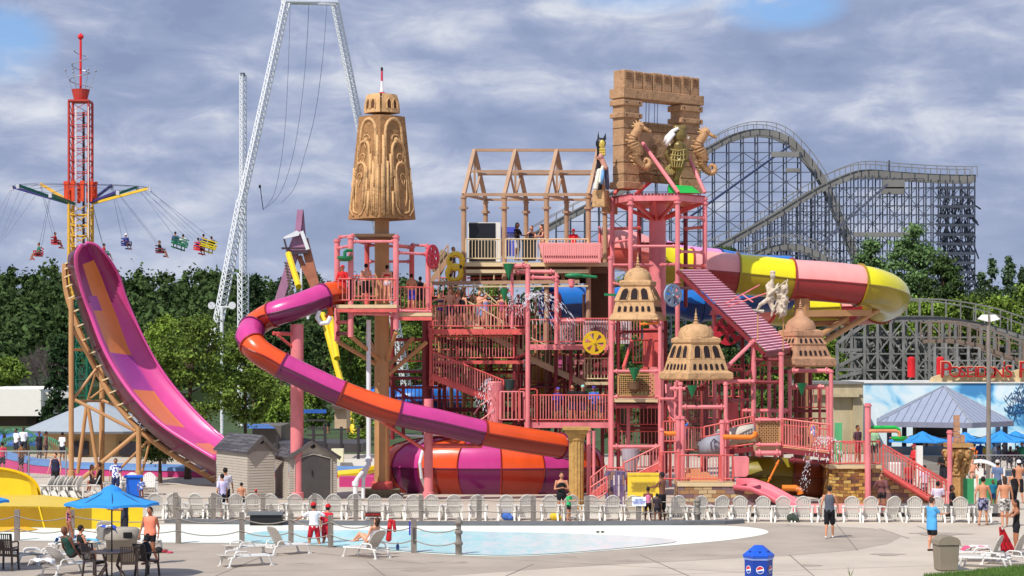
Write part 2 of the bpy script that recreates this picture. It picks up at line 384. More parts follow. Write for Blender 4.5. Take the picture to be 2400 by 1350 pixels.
def make_lounger(back=55,towel=None):
 t=T('sun_lounger','x','sun lounger')
 f=MB()
 for x in(-.31,.31):f.tube([(x,-.62,.3),(x,-.2,.33),(x,.4,.33),(x,1.0,.31)],.028,6)
 f.bar((-.31,1.0,.31),(.31,1.0,.31),.05);f.bar((-.31,-.6,.3),(.31,-.6,.3),.05);f.build('frame',m_white,t)
 s=MB()
 for k in range(12):s.box((0,-.02+k*.088,.345),.56,.066,.02)
 s.box((-.27,.46,.34),.05,1.1,.03);s.box((.27,.46,.34),.05,1.1,.03)
 s.build('seat',m_white,t)
 b=MB();ca,sa=math.cos(R(back)),math.sin(R(back));Q=lambda u,x,o=0:V(x,-.06-u*ca-o*sa,.35+u*sa-o*ca)
 for k in range(8):
  u0=.02+k*.09;w=.27-(.05 if k==7 else 0)-(.02 if k==6 else 0)
  b.hexa([Q(u0,-w,.022),Q(u0,w,.022),Q(u0,w),Q(u0,-w),Q(u0+.078,-w,.022),Q(u0+.078,w,.022),Q(u0+.078,w),Q(u0+.078,-w)])
 b.tube([Q(0,-.27),Q(.6,-.28),Q(.72,-.22),Q(.76,-.1),Q(.76,.1),Q(.72,.22),Q(.6,.28),Q(0,.27)],.022,6)
 b.build('backrest',M('lounger_back_shaded',(196,188,176),.5,var=.06),t)  # greyer than the frame: the panel's shade is put into its colour
 for x in(-.33,.33):
  a=MB();a.tube([(x,-.42,.32),(x,-.38,.46),(x,-.3,.5),(x,.02,.5),(x,.12,.44),(x,.18,.33)],.026,6);a.build('arm',m_white,t)
  for y,dy in((-.5,-.1),(.85,.12)):
   l=MB();l.caps((x,y+dy,.03),.032,(x,y,.31),.045,6);l.box((x,y+dy,.02),.09,.12,.04);l.build('leg',m_white,t)
 return t
def lounger(px,py,rz,back,label,group='white sun loungers on the pool deck'):
 o=place(make_lounger(back),px,py,rz,label,group);o.scale=(.88,.88,.88);return o
lounger(660,1300,-48,58,'white sun lounger with raised slatted back standing alone facing the pool')
lounger(575,1303,-52,4,'flat white sun lounger, farther of the pair left of the raised lounger')
lounger(565,1327,-55,4,'flat white sun lounger, nearer of the pair left of the raised lounger')
lounger(868,1307,48,52,'white sun lounger with raised back and a person lying on it')
lounger(248,1291,5,70,'white sun lounger with upright slatted back behind the grey cooler bin')
lounger(130,1322,-70,4,'flat low white sun lounger left of the bald man')
lounger(185,1296,78,5,'flat white sun lounger with blue towels behind the bald man')
lounger(85,1321,-75,4,'flat white sun lounger nearest the stacked dark chairs')
lounger(150,1346,-38,48,'white reclined lounger under the bald man in a dark green vest')
lounger(345,1290,30,4,'flat white sun lounger behind the dark backpack')
lounger(2322,1330,62,66,'white sun lounger with raised back beside the tan litter bin')
lounger(2376,1325,55,66,'white sun lounger with raised back behind the red towel')
lounger(2290,1316,88,4,'flat white sun lounger with pink towel behind the tan litter bin')
def rope_fence(name,label,posts,levels,sag=.16):
 t=T(name,label,'rope fence',G(*posts[0][:2]))
 tops=[]
 for px,py,ph,kind in posts:
  b=G(px,py);q=MB()
  if kind=='wood':
   q.box(b+V(0,0,ph/2),.17,.17,ph,rz=.1);q.box(b+V(0,0,ph+.015),.15,.15,.03,rz=.1)
  else:
   q.lathe(b,[(.10,0),(.10,.3),(.13,.32),(.13,.38),(.09,.42),(.08,.62),(.12,.66),(.12,.72),(.07,.78),(.075,ph-.2),(.13,ph-.16),(.13,ph-.1),(.06,ph),(.01,ph+.03)],10)
  q.build('post',m_wood,t,smooth=(kind!='wood'));tops.append((b,ph))
 for(a,ha),(b,hb)in zip(tops,tops[1:]):
  for lv in levels:
   pa,pb=a+V(0,-.09,lv),b+V(0,-.09,lv);q=MB()
   q.tube([pa.lerp(pb,k/8)-V(0,0,sag*4*(k/8)*(1-k/8))for k in range(9)],.018,5);q.build('rope',m_rope,t)
 return t
rope_fence('rope_fence','weathered post and rope fence along the near edge of the pool',[(-75,1265,.98,'wood'),(40,1267,.98,'wood'),(168,1268,.98,'wood'),(418,1274,.98,'wood'),(567,1274,.98,'wood'),(682,1277,.98,'wood'),(775,1283,.98,'wood'),(875,1290,.98,'wood'),(970,1296,1.0,'wood'),(1075,1301,1.12,'turned')],(.82,.42))
rope_fence('rope_fence','weathered post and rope fence in front of the white chair row',[(411,1217,.95,'wood'),(500,1218,.95,'wood'),(616,1219,.95,'wood'),(737,1221,.98,'wood'),(834,1223,.98,'wood'),(987,1224,.95,'wood'),(1123,1225,.95,'wood'),(1250,1226,.95,'wood'),(1376,1226,.95,'wood'),(1497,1227,.95,'wood'),(1635,1227,.95,'turned')],(.83,.43),sag=.05)
def text(s,size,mat,parent,loc,rz=0,name='lettering',ext=.004,rx=90,align='CENTER',sx=1.):
 cu=bpy.data.curves.new(name,'FONT');cu.body=s;cu.size=size;cu.extrude=ext;cu.align_x=align;cu.align_y='CENTER';cu.space_line=.85
 o=bpy.data.objects.new(name,cu);COL.objects.link(o)
 dg=bpy.context.evaluated_depsgraph_get();me=bpy.data.meshes.new_from_object(o.evaluated_get(dg));bpy.data.objects.remove(o)
 me.materials.clear();me.materials.append(mat);o=bpy.data.objects.new(name,me);COL.objects.link(o)
 o.parent=parent;o.location=Vector(loc)-parent_world(parent);o.rotation_euler=(R(rx),0,R(rz));o.scale=(sx,1,1)
 return o
b=G(875,1290);t=T('warning_sign','small red and black NO DIVING sign on a fence post','sign',b+V(0,-.11,1.12))
MB().box(b+V(0,-.11,1.12),.48,.03,.14).build('panel',C((45,22,24)),t);text('NO DIVING',.095,C((225,60,50)),t,b+V(0,-.13,1.12))
b=G(1497,1227);t=T('notice_sign','small white notice with blue print on a fence post','sign',b+V(0,-.12,.8))
MB().box(b+V(0,-.12,.80),.5,.025,.33).build('panel',C((235,238,245)),t)
text('POOL DEPTH\nPLEASE WALK\nNO DIVING OR JUMPING\nCHILDREN MUST BE\nWITH AN ADULT',.048,C((60,90,190)),t,b+V(0,-.137,.8))
def blue_bin():
 b=G(1778,1394);t=T('recycling_bin','blue six sided bin with pyramid lid and round soft drink emblems','bin',b)
 w=.36;mb=MB()
 mb.lathe(b,[(.001,0),(w*.95,0),(w,.95)],6,a0=R(0));bd_=mb.build('body',M('bin_blue',(22,62,160),.4,var=.06),t)
 mb=MB();mb.lathe(b,[(w+.03,.95),(w+.05,1.02),(.19,1.2),(.12,1.26),(.001,1.27)],6);ld_=mb.build('lid',M('bin_lid',(28,88,205),.35,var=.05),t,bevel=.008)
 mb=MB();mb.lathe(b,[(w+.012,.90),(w+.022,.96)],6);mb.build('liner',C((140,165,225),.3),t)
 for a in(-60,-120,0,180,-90):
  if a==-90:continue
  a_=R(a+30 if False else a);
 for k in range(3):
  an=R(-150+60*k);n=V(math.cos(an),math.sin(an),0);c=b+n*(w*.865+.004)+V(0,0,.66);x=V(-n.y,n.x,0)
  def disc(cc,r,a0=0,a1=2*PI,sh=0):
   m=MB();m.poly([cc+x*(r*math.cos(q))+V(0,0,r*math.sin(q))for q in[a0+(a1-a0)*j/20 for j in range(20 if a1-a0>6 else 21)]]);return m
  disc(c+n*.003,.1).build('emblem',C((235,238,242)),bd_)
  disc(c+n*.006,.085,R(20),R(185)).build('emblem',C((205,45,60)),bd_)
  disc(c+n*.006,.085,R(205),R(350)).build('emblem',C((25,70,170)),bd_)
  cc=b+n*(w*.70)+V(0,0,1.105)
  m=MB();m.lathe((0,0,0),[(.001,0),(.035,0),(.035,.004)],10);nn=(n*.52+V(0,0,.85)).normalized();rot=nn.to_track_quat('Z','Y').to_matrix()
  m.v=[tuple(rot @ Vector(q)+cc+nn*.012)for q in m.v];m.build('hole',m_black,ld_)
blue_bin()
def tan_bin(px,py,label,h=.98,w=.6,rz=.12):
 b=G(px,py);t=T('litter_bin',label,'bin',b);col=M('bin_tan',(140,130,112),.6,var=.07)
 m=MB();q=w/2
 ca,sa=math.cos(rz),math.sin(rz)
 def rr(x,y,z):return b+V(x*ca-y*sa,x*sa+y*ca,z)
 m.hexa([rr(-q*.88,-q*.88,.02),rr(q*.88,-q*.88,.02),rr(q*.88,q*.88,.02),rr(-q*.88,q*.88,.02),rr(-q,-q,h*.76),rr(q,-q,h*.76),rr(q,q,h*.76),rr(-q,q,h*.76)])
 m.build('body',col,t,bevel=.02)
 m=MB();rows=[]
 for k in range(9):
  a=PI*k/8;rows.append([rr(-(q+.03)*math.cos(a),-(q+.03),h*.76+.25*h*math.sin(a)**.7),rr(-(q+.03)*math.cos(a),q+.03,h*.76+.25*h*math.sin(a)**.7)])
 m.grid(rows);m.poly([r_[0]for r_ in rows]);m.poly([r_[1]for r_ in rows][::-1]);m.build('lid',col,t)
 return t
tan_bin(2217,1337,'tan square litter bin with domed lid beside the loungers')
b=G(285,1316);t=T('towel_return_bin','tan rounded double bin with a black opening behind the round table','bin',b)
m=MB();m.lathe(b,[(.001,0),(.42,0),(.46,.62),(.54,.64),(.56,.68),(.53,.95),(.46,1.0),(.001,1.01)],28,sy=.7);m.build('body',M('bin_tan2',(164,156,142),.6,var=.06),t,smooth=True)
MB().box(b+V(.24,-.345,.8),.26,.05,.18,rz=.15).build('opening',m_black,t,bevel=.02)
tb=t
m_tab=M('dark_resin',(66,54,50),.45,var=.1)
def round_table(px,py):
 b=G(px,py);t=T('round_table','dark brown round plastic table under the blue umbrella','table',b)
 m=MB();m.lathe(b,[(.001,.70),(.58,.70),(.6,.72),(.58,.74),(.001,.745)],28);m.build('tabletop',m_tab,t)
 for k in range(4):
  a=R(45+90*k+12);d=V(math.cos(a),math.sin(a),0);m=MB();m.tube([b+d*.5+V(0,0,.02),b+d*.2+V(0,0,.35),b+d*.34+V(0,0,.7)],.035,6);m.build('leg',m_tab,t)
 return b
tp=round_table(262,1355)
def patio_umbrella(b,r,hh,rib,label,group,col=(60,162,240),lean=0,cat='umbrella',base=0):
 t=T('patio_umbrella',label,cat,b,group)
 m=MB();m.cyl(b+V(0,0,base),b+V(0,0,hh),.022,n=8);m.build('pole',M('pole_bronze',(52,42,40),.4),t)
 n=8;top=b+V(0,0,hh);m=MB();um=M('canvas_%d_%d'%(col[0],col[2]),col,.8,var=.06,scale=1.5,trans=.25)
 rings=[(.02,0),(.5,-.30),(1.0,-rib)]
 vs=[];per=4
 for fr,dz in rings+[(1.0,-rib-.07)]:
  for i in range(n*per):
   a=2*PI*i/(n*per)+.2;u=(i%per)/per;sg=1-.06*(4*u*(1-u))*fr
   vs.append(top+V(r*fr*sg*math.cos(a),r*fr*sg*math.sin(a),dz*1.0+(0 if fr<1 else .03*4*u*(1-u))))
 k=n*per;fs=[(j*k+i,j*k+(i+1)%k,(j+1)*k+(i+1)%k,(j+1)*k+i)for j in range(3)for i in range(k)]
 m.add(vs,fs);cn_=m.build('canopy',um,t)
 m=MB();m.lathe(top+V(0,0,-.05),[(.02,.1),(.22,.015),(.30,-.09)],16);m.build('vent',um,cn_)
 m=MB()
 for i in range(n):
  a=2*PI*i/n+.2;m.cyl(top+V(0,0,-.04),top+V(r*.98*math.cos(a),r*.98*math.sin(a),-rib-.02),.009,n=4)
 m.build('ribs',m_dark,t)
 return t
patio_umbrella(tp,1.28,2.5,.46,'bright blue patio umbrella open over the dark round table','blue patio umbrellas')
patio_umbrella(G(-88,1340),1.28,2.45,.46,'blue patio umbrella with only one canopy tip showing beside the yellow flume','blue patio umbrellas')
def dark_chair(px,py,rz,label,z=0):
 t=T('dark_chair',label,'chair',(0,0,0),'dark brown plastic chairs at the pool deck tables')
 m=MB();m.box((0,0,.43),.46,.44,.03);m.box((0,-.21,.40),.46,.02,.07);m.build('seat',m_tab,t)
 m=MB()
 for i in range(-3,4):m.bar((i*.055,.2,.46),(i*.062,.3,.88),.03,.015)
 m.bar((-.22,.3,.89),(.22,.3,.89),.05,.03);m.bar((-.2,.2,.47),(.2,.2,.47),.04,.03);m.bar((-.21,.2,.45),(-.23,.31,.9),.04,.03);m.bar((.21,.2,.45),(.23,.31,.9),.04,.03);m.build('backrest',m_tab,t)
 for x in(-.21,.21):
  for y in(-.2,.2):MB().bar((x,y,.42),(x*1.12,y*1.2,0),.045).build('leg',m_tab,t)
  m=MB();m.tube([(x*1.12,.25,.66),(x*1.16,-.1,.66),(x*1.12,-.2,.62),(x*1.06,-.22,.42)],.022,6);m.build('arm',m_tab,t)
 q=G(px,py);t.location=(q.x,q.y,z);t.rotation_euler.z=R(rz);return t
dark_chair(303,1357,190,'dark slatted chair in front of the round table below the backpack')
dark_chair(345,1350,140,'dark chair right of the round table with a black backpack on it')
dark_chair(222,1352,60,'dark chair left of the round table beside the bald man')
dark_chair(18,1337,170,'bottom dark chair of the stack before the yellow flume')
dark_chair(18,1334,170,'upper dark chair of the stack before the yellow flume',z=.13)
b=G(345,1345);t=T('backpack','black backpack hanging on the dark chair right of the table','backpack',b+V(0,-.25,.5))
m=MB();m.ell(b+V(0,-.25,.66),.18,.13,.27);m.ell(b+V(.02,-.36,.58),.13,.07,.15);m.build('bag',C((28,32,36),.8),t,remesh=.02)
m=MB();m.tube([b+V(-.08,-.3,.92),b+V(-.02,-.32,1.0),b+V(.06,-.3,.92)],.015,5);m.tube([b+V(.12,-.35,.5),b+V(.14,-.36,.3),b+V(.10,-.36,.1)],.012,5);m.build('strap',m_black,t)
def towel(px,py,z,w,d,col,label,col2=None,cat='towel',rz=0.):
 q=G(px,py);m=MB();rows=[]
 ca,sa=math.cos(rz),math.sin(rz)
 for j in range(7):
  rows.append([V(q.x+((i/8-.5)*w)*ca-((j/6-.5)*d)*sa,q.y+((i/8-.5)*w)*sa+((j/6-.5)*d)*ca,z+.035*math.sin(i*1.7+px)*math.cos(j*1.3)+(-.12 if i in(0,8)else 0))for i in range(9)])
 m.grid(rows)
 if col2:m.m=[(k//2)%2 for k in range(len(m.f))]
 o=m.build('towel',[C(col,.9),C(col2 or col,.9)],None,smooth=True,thick=.015,loc=(q.x,q.y,z));return tag(o,label,cat)
towel(150,1296,.46,.5,.5,(30,90,170),'blue and white patterned towel heaped on the flat lounger',(225,235,245))
towel(200,1297,.42,.9,.35,(110,190,225),'pale aqua towel spread along the flat lounger')
towel(188,1293,.5,.35,.3,(90,130,190),'small crumpled blue towel at the lounger end',(230,230,238))
towel(100,1350,.45,.7,.6,(240,240,245),'white towel hanging over the near lounger')
towel(250,1318,1.06,.6,.35,(235,238,250),'white and blue towels piled on the tan double bin',(60,90,200))
towel(2290,1314,.42,.9,.4,(235,90,130),'pink towel lying on the flat lounger behind the litter bin',(245,240,240))
for px_,py_,cl_,lb_ in((473,1213,(40,40,46),'black shoulder bag hanging between white chairs near the shed'),(1300,1221,(220,190,60),'yellow towel bundle under the white chairs by the fluted column'),(1858,1225,(60,70,60),'dark green bag on the deck between white chairs'),(1187,1221,(70,110,190),'blue towel heap under the white chairs before the bowl')):
 q=G(px_,py_);m=MB();m.ell(q+V(0,.25,.16),.2,.16,.16);m.ell(q+V(.14,.2,.1),.13,.12,.1);tag(m.build('bag' if 'bag' in lb_ else 'towel',C(cl_,.9),None,loc=q,remesh=.03),lb_,'bag' if 'bag' in lb_ else 'towel')
b=G(2345,1318);m=MB();rows=[]
for j in range(8):
 w=.12+.045*j;rows.append([b+V((i/8-.5)*2*w*.5+.03*j,-.1+.05*math.sin(i*2.2),1.0-j*.1+(.06*math.sin(i*.8)if j==0 else 0))for i in range(9)])
m.grid(rows);m.m=[(k%3)%2 for k in range(len(m.f))]
tag(m.build('towel',[C((190,25,40),.9),C((120,20,30),.9)],None,smooth=True,thick=.02,loc=b),'red striped towel held up behind the raised lounger by the litter bin','towel')
def small(name,px,py,fn,mat,label,cat,z=0.):
 q=G(px,py)+V(0,0,z);m=MB();fn(m,q);return tag(m.build(name,mat,None,smooth=True,loc=q),label,cat)
t=T('rescue_tube','red foam rescue tube hanging from a fence rope','rescue tube',G(914,1288)+V(0,0,.3))
q=G(914,1288)
m=MB();m.caps(q+V(-.04,0,.34),.10,q+V(.0,.02,.82),.07,10);m.build('float',C((205,28,34),.5),t,smooth=True)
m=MB();m.caps(q+V(.0,0,.9),.06,q+V(.12,.02,.86),.06,8);m.caps(q+V(.12,0,.86),.05,q+V(.15,.02,.6),.06,8);m.build('strap',C((190,30,40),.6),t,smooth=True)
small('drink_bottle',932,1291,lambda m,q:m.lathe(q,[(.001,0),(.05,0),(.05,.17),(.03,.2),(.03,.25),(.001,.26)],10),C((25,40,95),.3),'small dark blue bottle at the pool edge','bottle')
small('sandal',905,1290,lambda m,q:m.box(q+V(0,0,.02),.24,.1,.04,rz=.3),m_black,'dark sandal lying near the lounger by the pool','sandal')
small('swim_goggles',1056+350,1250,lambda m,q:(m.ell(q+V(-.07,0,.05),.06,.03,.03),m.ell(q+V(.09,0,.05),.06,.03,.03)),m_black,'small dark floating pair of goggles in the pool','goggles')
small('shoe_pile',372,1296,lambda m,q:(m.ell(q+V(0,0,.09),.13,.1,.11)),C((30,30,34),.8),'black bundle on the deck right of the woman in orange','bag')
small('sandal',385,1296,lambda m,q:(m.ell(q+V(0,0,.05),.12,.07,.06)),C((150,50,60),.8),'dark red sandal on the deck beside the black bundle','sandal')
small('sandal',398,1297,lambda m,q:(m.ell(q+V(0,0,.03),.11,.06,.04)),C((190,70,90),.8),'pinkish sandal farthest from the black bundle','sandal')
m=MB();q=G(970,1297)+V(-.12,-.12,0);m.box(q+V(0,0,.78),.05,.05,.42);tag(m.build('depth_marker',C((60,60,170),.6),None,loc=q+V(0,0,.57)),'narrow purple blue depth marker strip on a fence post','marker')
b=G(623,1232);t=T('planter_box','low black drain box with grey top set in the pool kerb','box',b)
MB().box(b+V(0,.2,.2),1.1,.6,.38).build('box',m_black,t);MB().box(b+V(0,.2,.43),1.25,.75,.08).build('top',M('kerb'),t)
SK={'a':(222,160,128),'b':(200,138,104),'c':(168,108,78),'d':(120,76,56),'e':(82,54,42)}
HR={'k':(26,20,18),'n':(66,42,28),'y':(170,130,80),'r':(190,30,35),'w':(230,230,232),'g':(120,112,108),'u':(50,40,110)}
def person(px,py,Y,h,rz,label,skin='b',hair='k',hl='short',top=None,bot=None,pose='stand',arms='down',group=None,z=None,seed=0,vox=.016,legs='bare',cap=None,wide=1.,shoes=None,slv=True,tcol2=None):
 """feet at photo point (px,py); Y None = standing on the ground there"""
 if Y is None:base=G(px,py)
 else:base=P(px,py,Y)
 if z is not None:base.z=z
 t=T('person',label,'person',base,group);t.rotation_euler.z=R(rz)
 r=random.Random(seed+int(px))
 W=t
 hip=.52;sh=.815;J={}
 lean=0.;hipz=hip
 J['hipL']=V(-.052,0,hip);J['hipR']=V(.052,0,hip)
 st=.055
 if pose=='stand':
  for s,k in(('L',-1),('R',1)):
   d=.02*k+r.uniform(-.01,.01);J['kn'+s]=V(k*.055+d*.3,-.012,.285);J['an'+s]=V(k*.06+d,.01,.045)
 elif pose=='walk':
  J['knL']=V(-.05,-.075,.29);J['anL']=V(-.05,-.12,.05);J['knR']=V(.05,.01,.285);J['anR']=V(.05,.15,.06)
 elif pose=='wade':
  J['knL']=V(-.09,-.02,.285);J['anL']=V(-.13,.02,.06);J['knR']=V(.08,-.05,.29);J['anR']=V(.11,.03,.06);lean=-.16
 elif pose in('sit','fly'):
  dz={'sit':.25,'fly':.25}[pose];hipz=dz
  J['hipL']=V(-.055,0,dz);J['hipR']=V(.055,0,dz)
  for s,k in(('L',-1),('R',1)):
   J['kn'+s]=V(k*.07,-.235,dz+.02);J['an'+s]=V(k*.07,-.26 if pose=='sit' else-.33,.045 if pose=='sit' else dz-.2)
  lean=.03
 elif pose=='recline':
  hipz=.20;J['hipL']=V(-.055,0,.2);J['hipR']=V(.055,0,.2)
  J['knL']=V(-.07,-.21,.31);J['anL']=V(-.07,-.38,.22);J['knR']=V(.07,-.2,.34);J['anR']=V(.075,-.33,.22);lean=.42
 up=V(0,math.sin(lean),math.cos(lean));fw=V(0,-math.cos(lean),math.sin(lean));hb=V(0,0,hipz)
 def U(x,y,z):return hb+V(x,0,0)+up*(z-hip)-fw*y
 neck=U(0,.005,.85);head=U(0,-.012,.932)
 if arms=='rail' and pose=='stand':pass
 S_={s:U(k*.105*wide**.5,0,.80)for s,k in(('L',-1),('R',1))}
 A={}
 for s,k in(('L',-1),('R',1)):
  if arms=='down':e=U(k*.135,.015,.635);w=U(k*.145,-.02,.49)
  elif arms=='rail':e=U(k*.16,-.05,.67);w=U(k*(.10 if k<0 else .16),-.17,.66)
  elif arms=='fold':e=U(k*.15,-.03,.64);w=U(k*.02,-.13,.67)
  elif arms=='phone':e=U(k*.14,-.07,.68);w=U(k*.05,-.17,.80)
  elif arms=='hips':e=U(k*.22,.02,.67);w=U(k*.11,-.05,.56)
  elif arms=='swing':e=U(k*.145,.05*k,.64);w=U(k*.16,.05*k-.05,.50)
  elif arms=='wide':e=U(k*.24,-.02,.72);w=U(k*.34,-.08,.66)
  elif arms=='up':e=U(k*.17,-.06,.88);w=U(k*.08,-.07,1.0)
  elif arms=='reach':e=U(k*.13,-.10,.70);w=U(k*.11,-.24,.70)
  elif arms=='left':e=U(-.20 if k<0 else .04,-.08,.69);w=U(-.30 if k<0 else-.16,-.13,.66)
  A[s]=(e,w)
 sc=h;m=MB();c=lambda p:p*sc
 wd=wide;fem=hl in('long','bun','tail')
 hw=.083 if fem else .078;ww=.066 if fem else .074
 def ring(z,rx,ry,n=12,yo=0):
  return[c(U(rx*wd*math.cos(2*PI*k/n),ry*wd**.8*math.sin(2*PI*k/n)+yo,z))for k in range(n)]
 prof=[(.455,.03,.03,0),(.475,hw*.85,.055,.005),(.52,hw,.064,.006),(.58,ww+.004,.054,0),(.63,ww,.05,-.002),(.70,.080,.056,-.004),(.76,.094,.060,0),(.80,.098,.050,.004),(.83,.062,.036,.006),(.845,.032,.03,.006)]
 rows=[ring(z,a,b,yo=y)for z,a,b,y in prof]
 def loft(mb,rows):
  n=len(rows[0]);o=len(mb.v);mb.add([p for q in rows for p in q],[(j*n+i,j*n+(i+1)%n,(j+1)*n+(i+1)%n,(j+1)*n+i)for j in range(len(rows)-1)for i in range(n)]+[tuple(range(n))[::-1],tuple(range((len(rows)-1)*n,len(rows)*n))])
 loft(m,rows)
 m.caps(c(neck-up*.02),.034*sc,c(head-up*.02),.030*sc)
 m.ell(c(head),.047*sc,.056*sc,.066*sc,12,8,rot=None)
 m.ell(c(head+fw*.012-up*.030),.036*sc,.042*sc,.036*sc,10,6)
 m.caps(c(head+fw*.052+up*.004),.006*sc,c(head+fw*.060-up*.012),.011*sc,6)
 for k in(-1,1):m.ell(c(head+V(k*.048,0,0)-up*.006),.008*sc,.012*sc,.018*sc,6,5)
 for s,k in(('L',-1),('R',1)):
  m.caps(c(J['hip'+s]),.052*sc*wd,c(J['kn'+s]),.034*sc*wd**.6);m.caps(c(J['kn'+s]),.033*sc*wd**.6,c(J['an'+s]),.019*sc)
  ca=(J['kn'+s]*.68+J['an'+s]*.32)+V(0,.012,0);m.caps(c(ca),.030*sc*wd**.6,c(J['an'+s]),.018*sc)
  an=J['an'+s];m.caps(c(an+V(0,.012,-.022)),.020*sc,c(an+V(k*.008,-.075,-.028)),.015*sc)
  e,w=A[s];sp=S_[s]
  m.caps(c(sp),.030*sc*wd**.6,c(e),.021*sc);m.caps(c(e),.021*sc,c(w),.0135*sc)
  dh=(w-e).normalized();pm=w+dh*.022;m.ell(c(pm),.016*sc,.016*sc,.022*sc,8,6)
  side=V(k*-1,0,0)if abs(dh.z)>.5 else V(0,0,1);sd=(side-dh*side.dot(dh)).normalized();nn=dh.cross(sd)
  for fi,(o_,ln)in enumerate(((-.012,.030),(-.004,.036),(.005,.034),(.013,.027))):
   b0=pm+dh*.014+nn*o_;b1=b0+dh*ln*.6+sd*.004;b2=b1+dh*ln*.45+sd*.014
   m.caps(c(b0),.0055*sc,c(b1),.005*sc,5);m.caps(c(b1),.005*sc,c(b2),.0042*sc,5)
  m.caps(c(w+dh*.012+sd*.010),.006*sc,c(w+dh*.035+sd*.026),.005*sc,5)
 m.v=[tuple(Vector(q)+base)for q in m.v]
 sk=M('skin_'+skin,SK[skin],.55,var=.07,scale=9,spec=.35)
 vx=vox*(sc/1.7)
 body=m.build('body',sk,t,remesh=vx)
 def child(name,mb,mat,rm=None,smooth=True,par=None):
  mb.v=[tuple(Vector(q)+base)for q in mb.v];return mb.build(name,mat,par or t,smooth=smooth,remesh=rm or 0)
 q=MB()
 for k in(-1,1):q.ell(c(head+V(k*.019,0,0)+fw*.050+up*.006),.007*sc,.005*sc,.005*sc,6,5)
 q.ell(c(head+fw*.052-up*.033),.014*sc,.005*sc,.0045*sc,6,5);child('face',q,C((70,34,30),.6),par=body)
 q=MB();hc=head+up*.012-fw*.010
 if cap:
  q2=MB();q2.ell(c(hc+up*.012),.055*sc,.064*sc,.056*sc,12,8);q2.caps(c(head+fw*.045+up*.03),.03*sc,c(head+fw*.085+up*.026),.018*sc,8);child('cap',q2,C(cap,.7),rm=vx)
 if hl!='bald':
  q.ell(c(hc+up*(0 if not cap else-.012)),.052*sc,.059*sc,.062*sc,12,8)
  if hl=='long':q.caps(c(head-fw*.03),.045*sc,c(head-fw*.045-up*.12),.032*sc)
  if hl=='bob':q.caps(c(head-fw*.02),.055*sc,c(head-fw*.03-up*.055),.045*sc)
  if hl=='bun':q.ell(c(head-fw*.045+up*.058),.025*sc,.025*sc,.025*sc)
  if hl=='tail':q.caps(c(head-fw*.05+up*.03),.018*sc,c(head-fw*.08-up*.07),.012*sc)
  child('hair',q,M('hair_'+hair,HR[hair],.75,var=.25,scale=25),rm=vx)
 cl=lambda col,pat=None:C(col,.85)if pat is None else M('print_%02x%02x_%02x'%(col[0],col[1],pat[0]),col,.85,var=.1,scale=7,dirt=.0)if False else printed(col,pat)
 if top:
  kind,col=top[0],top[1];pat=top[2]if len(top)>2 else None;q=MB()
  if kind in('shirt','tank','long','loose'):
   lo={'shirt':.50,'tank':.50,'long':.49,'loose':.40}[kind];e_=1.16 if kind!='loose' else 1.38
   pr=[(lo,hw*1.12*(1.15 if kind=='loose' else 1.03),.072),(.56,(ww+.012)*e_,.062*e_**.5),(.63,ww*e_,.058*e_**.5),(.70,.086*e_**.6,.064),(.76,.099,.068),(.80,.100,.058),(.826,.072,.046),(.84,.040,.036)]
   loft(q,[ring(z,a,b)for z,a,b in pr])
   if kind!='tank':
    for s in 'LR':
     e,w=A[s];sp=S_[s];k_=.62 if kind!='long' else 1.
     q.caps(c(sp),.037*sc*wd**.6,c(sp.lerp(e,k_)),.034*sc)
     if kind=='long':q.caps(c(e),.030*sc,c(w),.020*sc)
  elif kind=='suit':
   pr=[(.46,.045,.05),(.50,hw*.98,.066),(.56,ww+.012,.062),(.63,ww+.005,.056),(.70,.084,.062),(.75,.090,.066),(.785,.075,.06)]
   loft(q,[ring(z,a,b)for z,a,b in pr])
  elif kind=='bikini':
   pr=[(.70,.083,.060),(.72,.087,.066),(.75,.091,.068),(.765,.090,.062)];loft(q,[ring(z,a,b)for z,a,b in pr])
  elif kind=='vest':
   pr=[(.60,.094,.072),(.70,.100,.078),(.78,.102,.072),(.82,.07,.055)];loft(q,[ring(z,a,b)for z,a,b in pr])
  if q.v:child('shirt' if kind not in('suit','bikini')else 'swimsuit',q,cl(col,pat),rm=vx*1.1)
 if bot:
  kind,col=bot[0],bot[1];pat=bot[2]if len(bot)>2 else None;q=MB()
  f={'shorts':.72,'long':.95,'brief':.12,'short':.42,'trousers':1.}[kind]
  pr=[(.46,hw*.8,.06),(.50,hw*1.08,.072),(.54,hw*1.06,.070),(.57,ww*1.12+.006,.061)]
  loft(q,[ring(z,a,b)for z,a,b in pr])
  for s in 'LR':
   k_,h_=J['kn'+s],J['hip'+s]
   q.caps(c(h_),.058*sc*wd,c(h_.lerp(k_,min(f,1))),(.056 if kind in('shorts','long')else .048)*sc*wd**.8)
   if kind=='trousers':q.caps(c(k_),.042*sc,c(J['an'+s]),.030*sc)
  child('shorts' if kind!='trousers' else 'trousers',q,cl(col,pat),rm=vx*1.1)
 if shoes:
  for s in 'LR':
   an=J['an'+s];q=MB();q.caps(c(an+V(0,.012,-.024)),.023*sc,c(an+V(0,-.075,-.028)),.020*sc);child('shoe',q,C(shoes,.7))
 return t
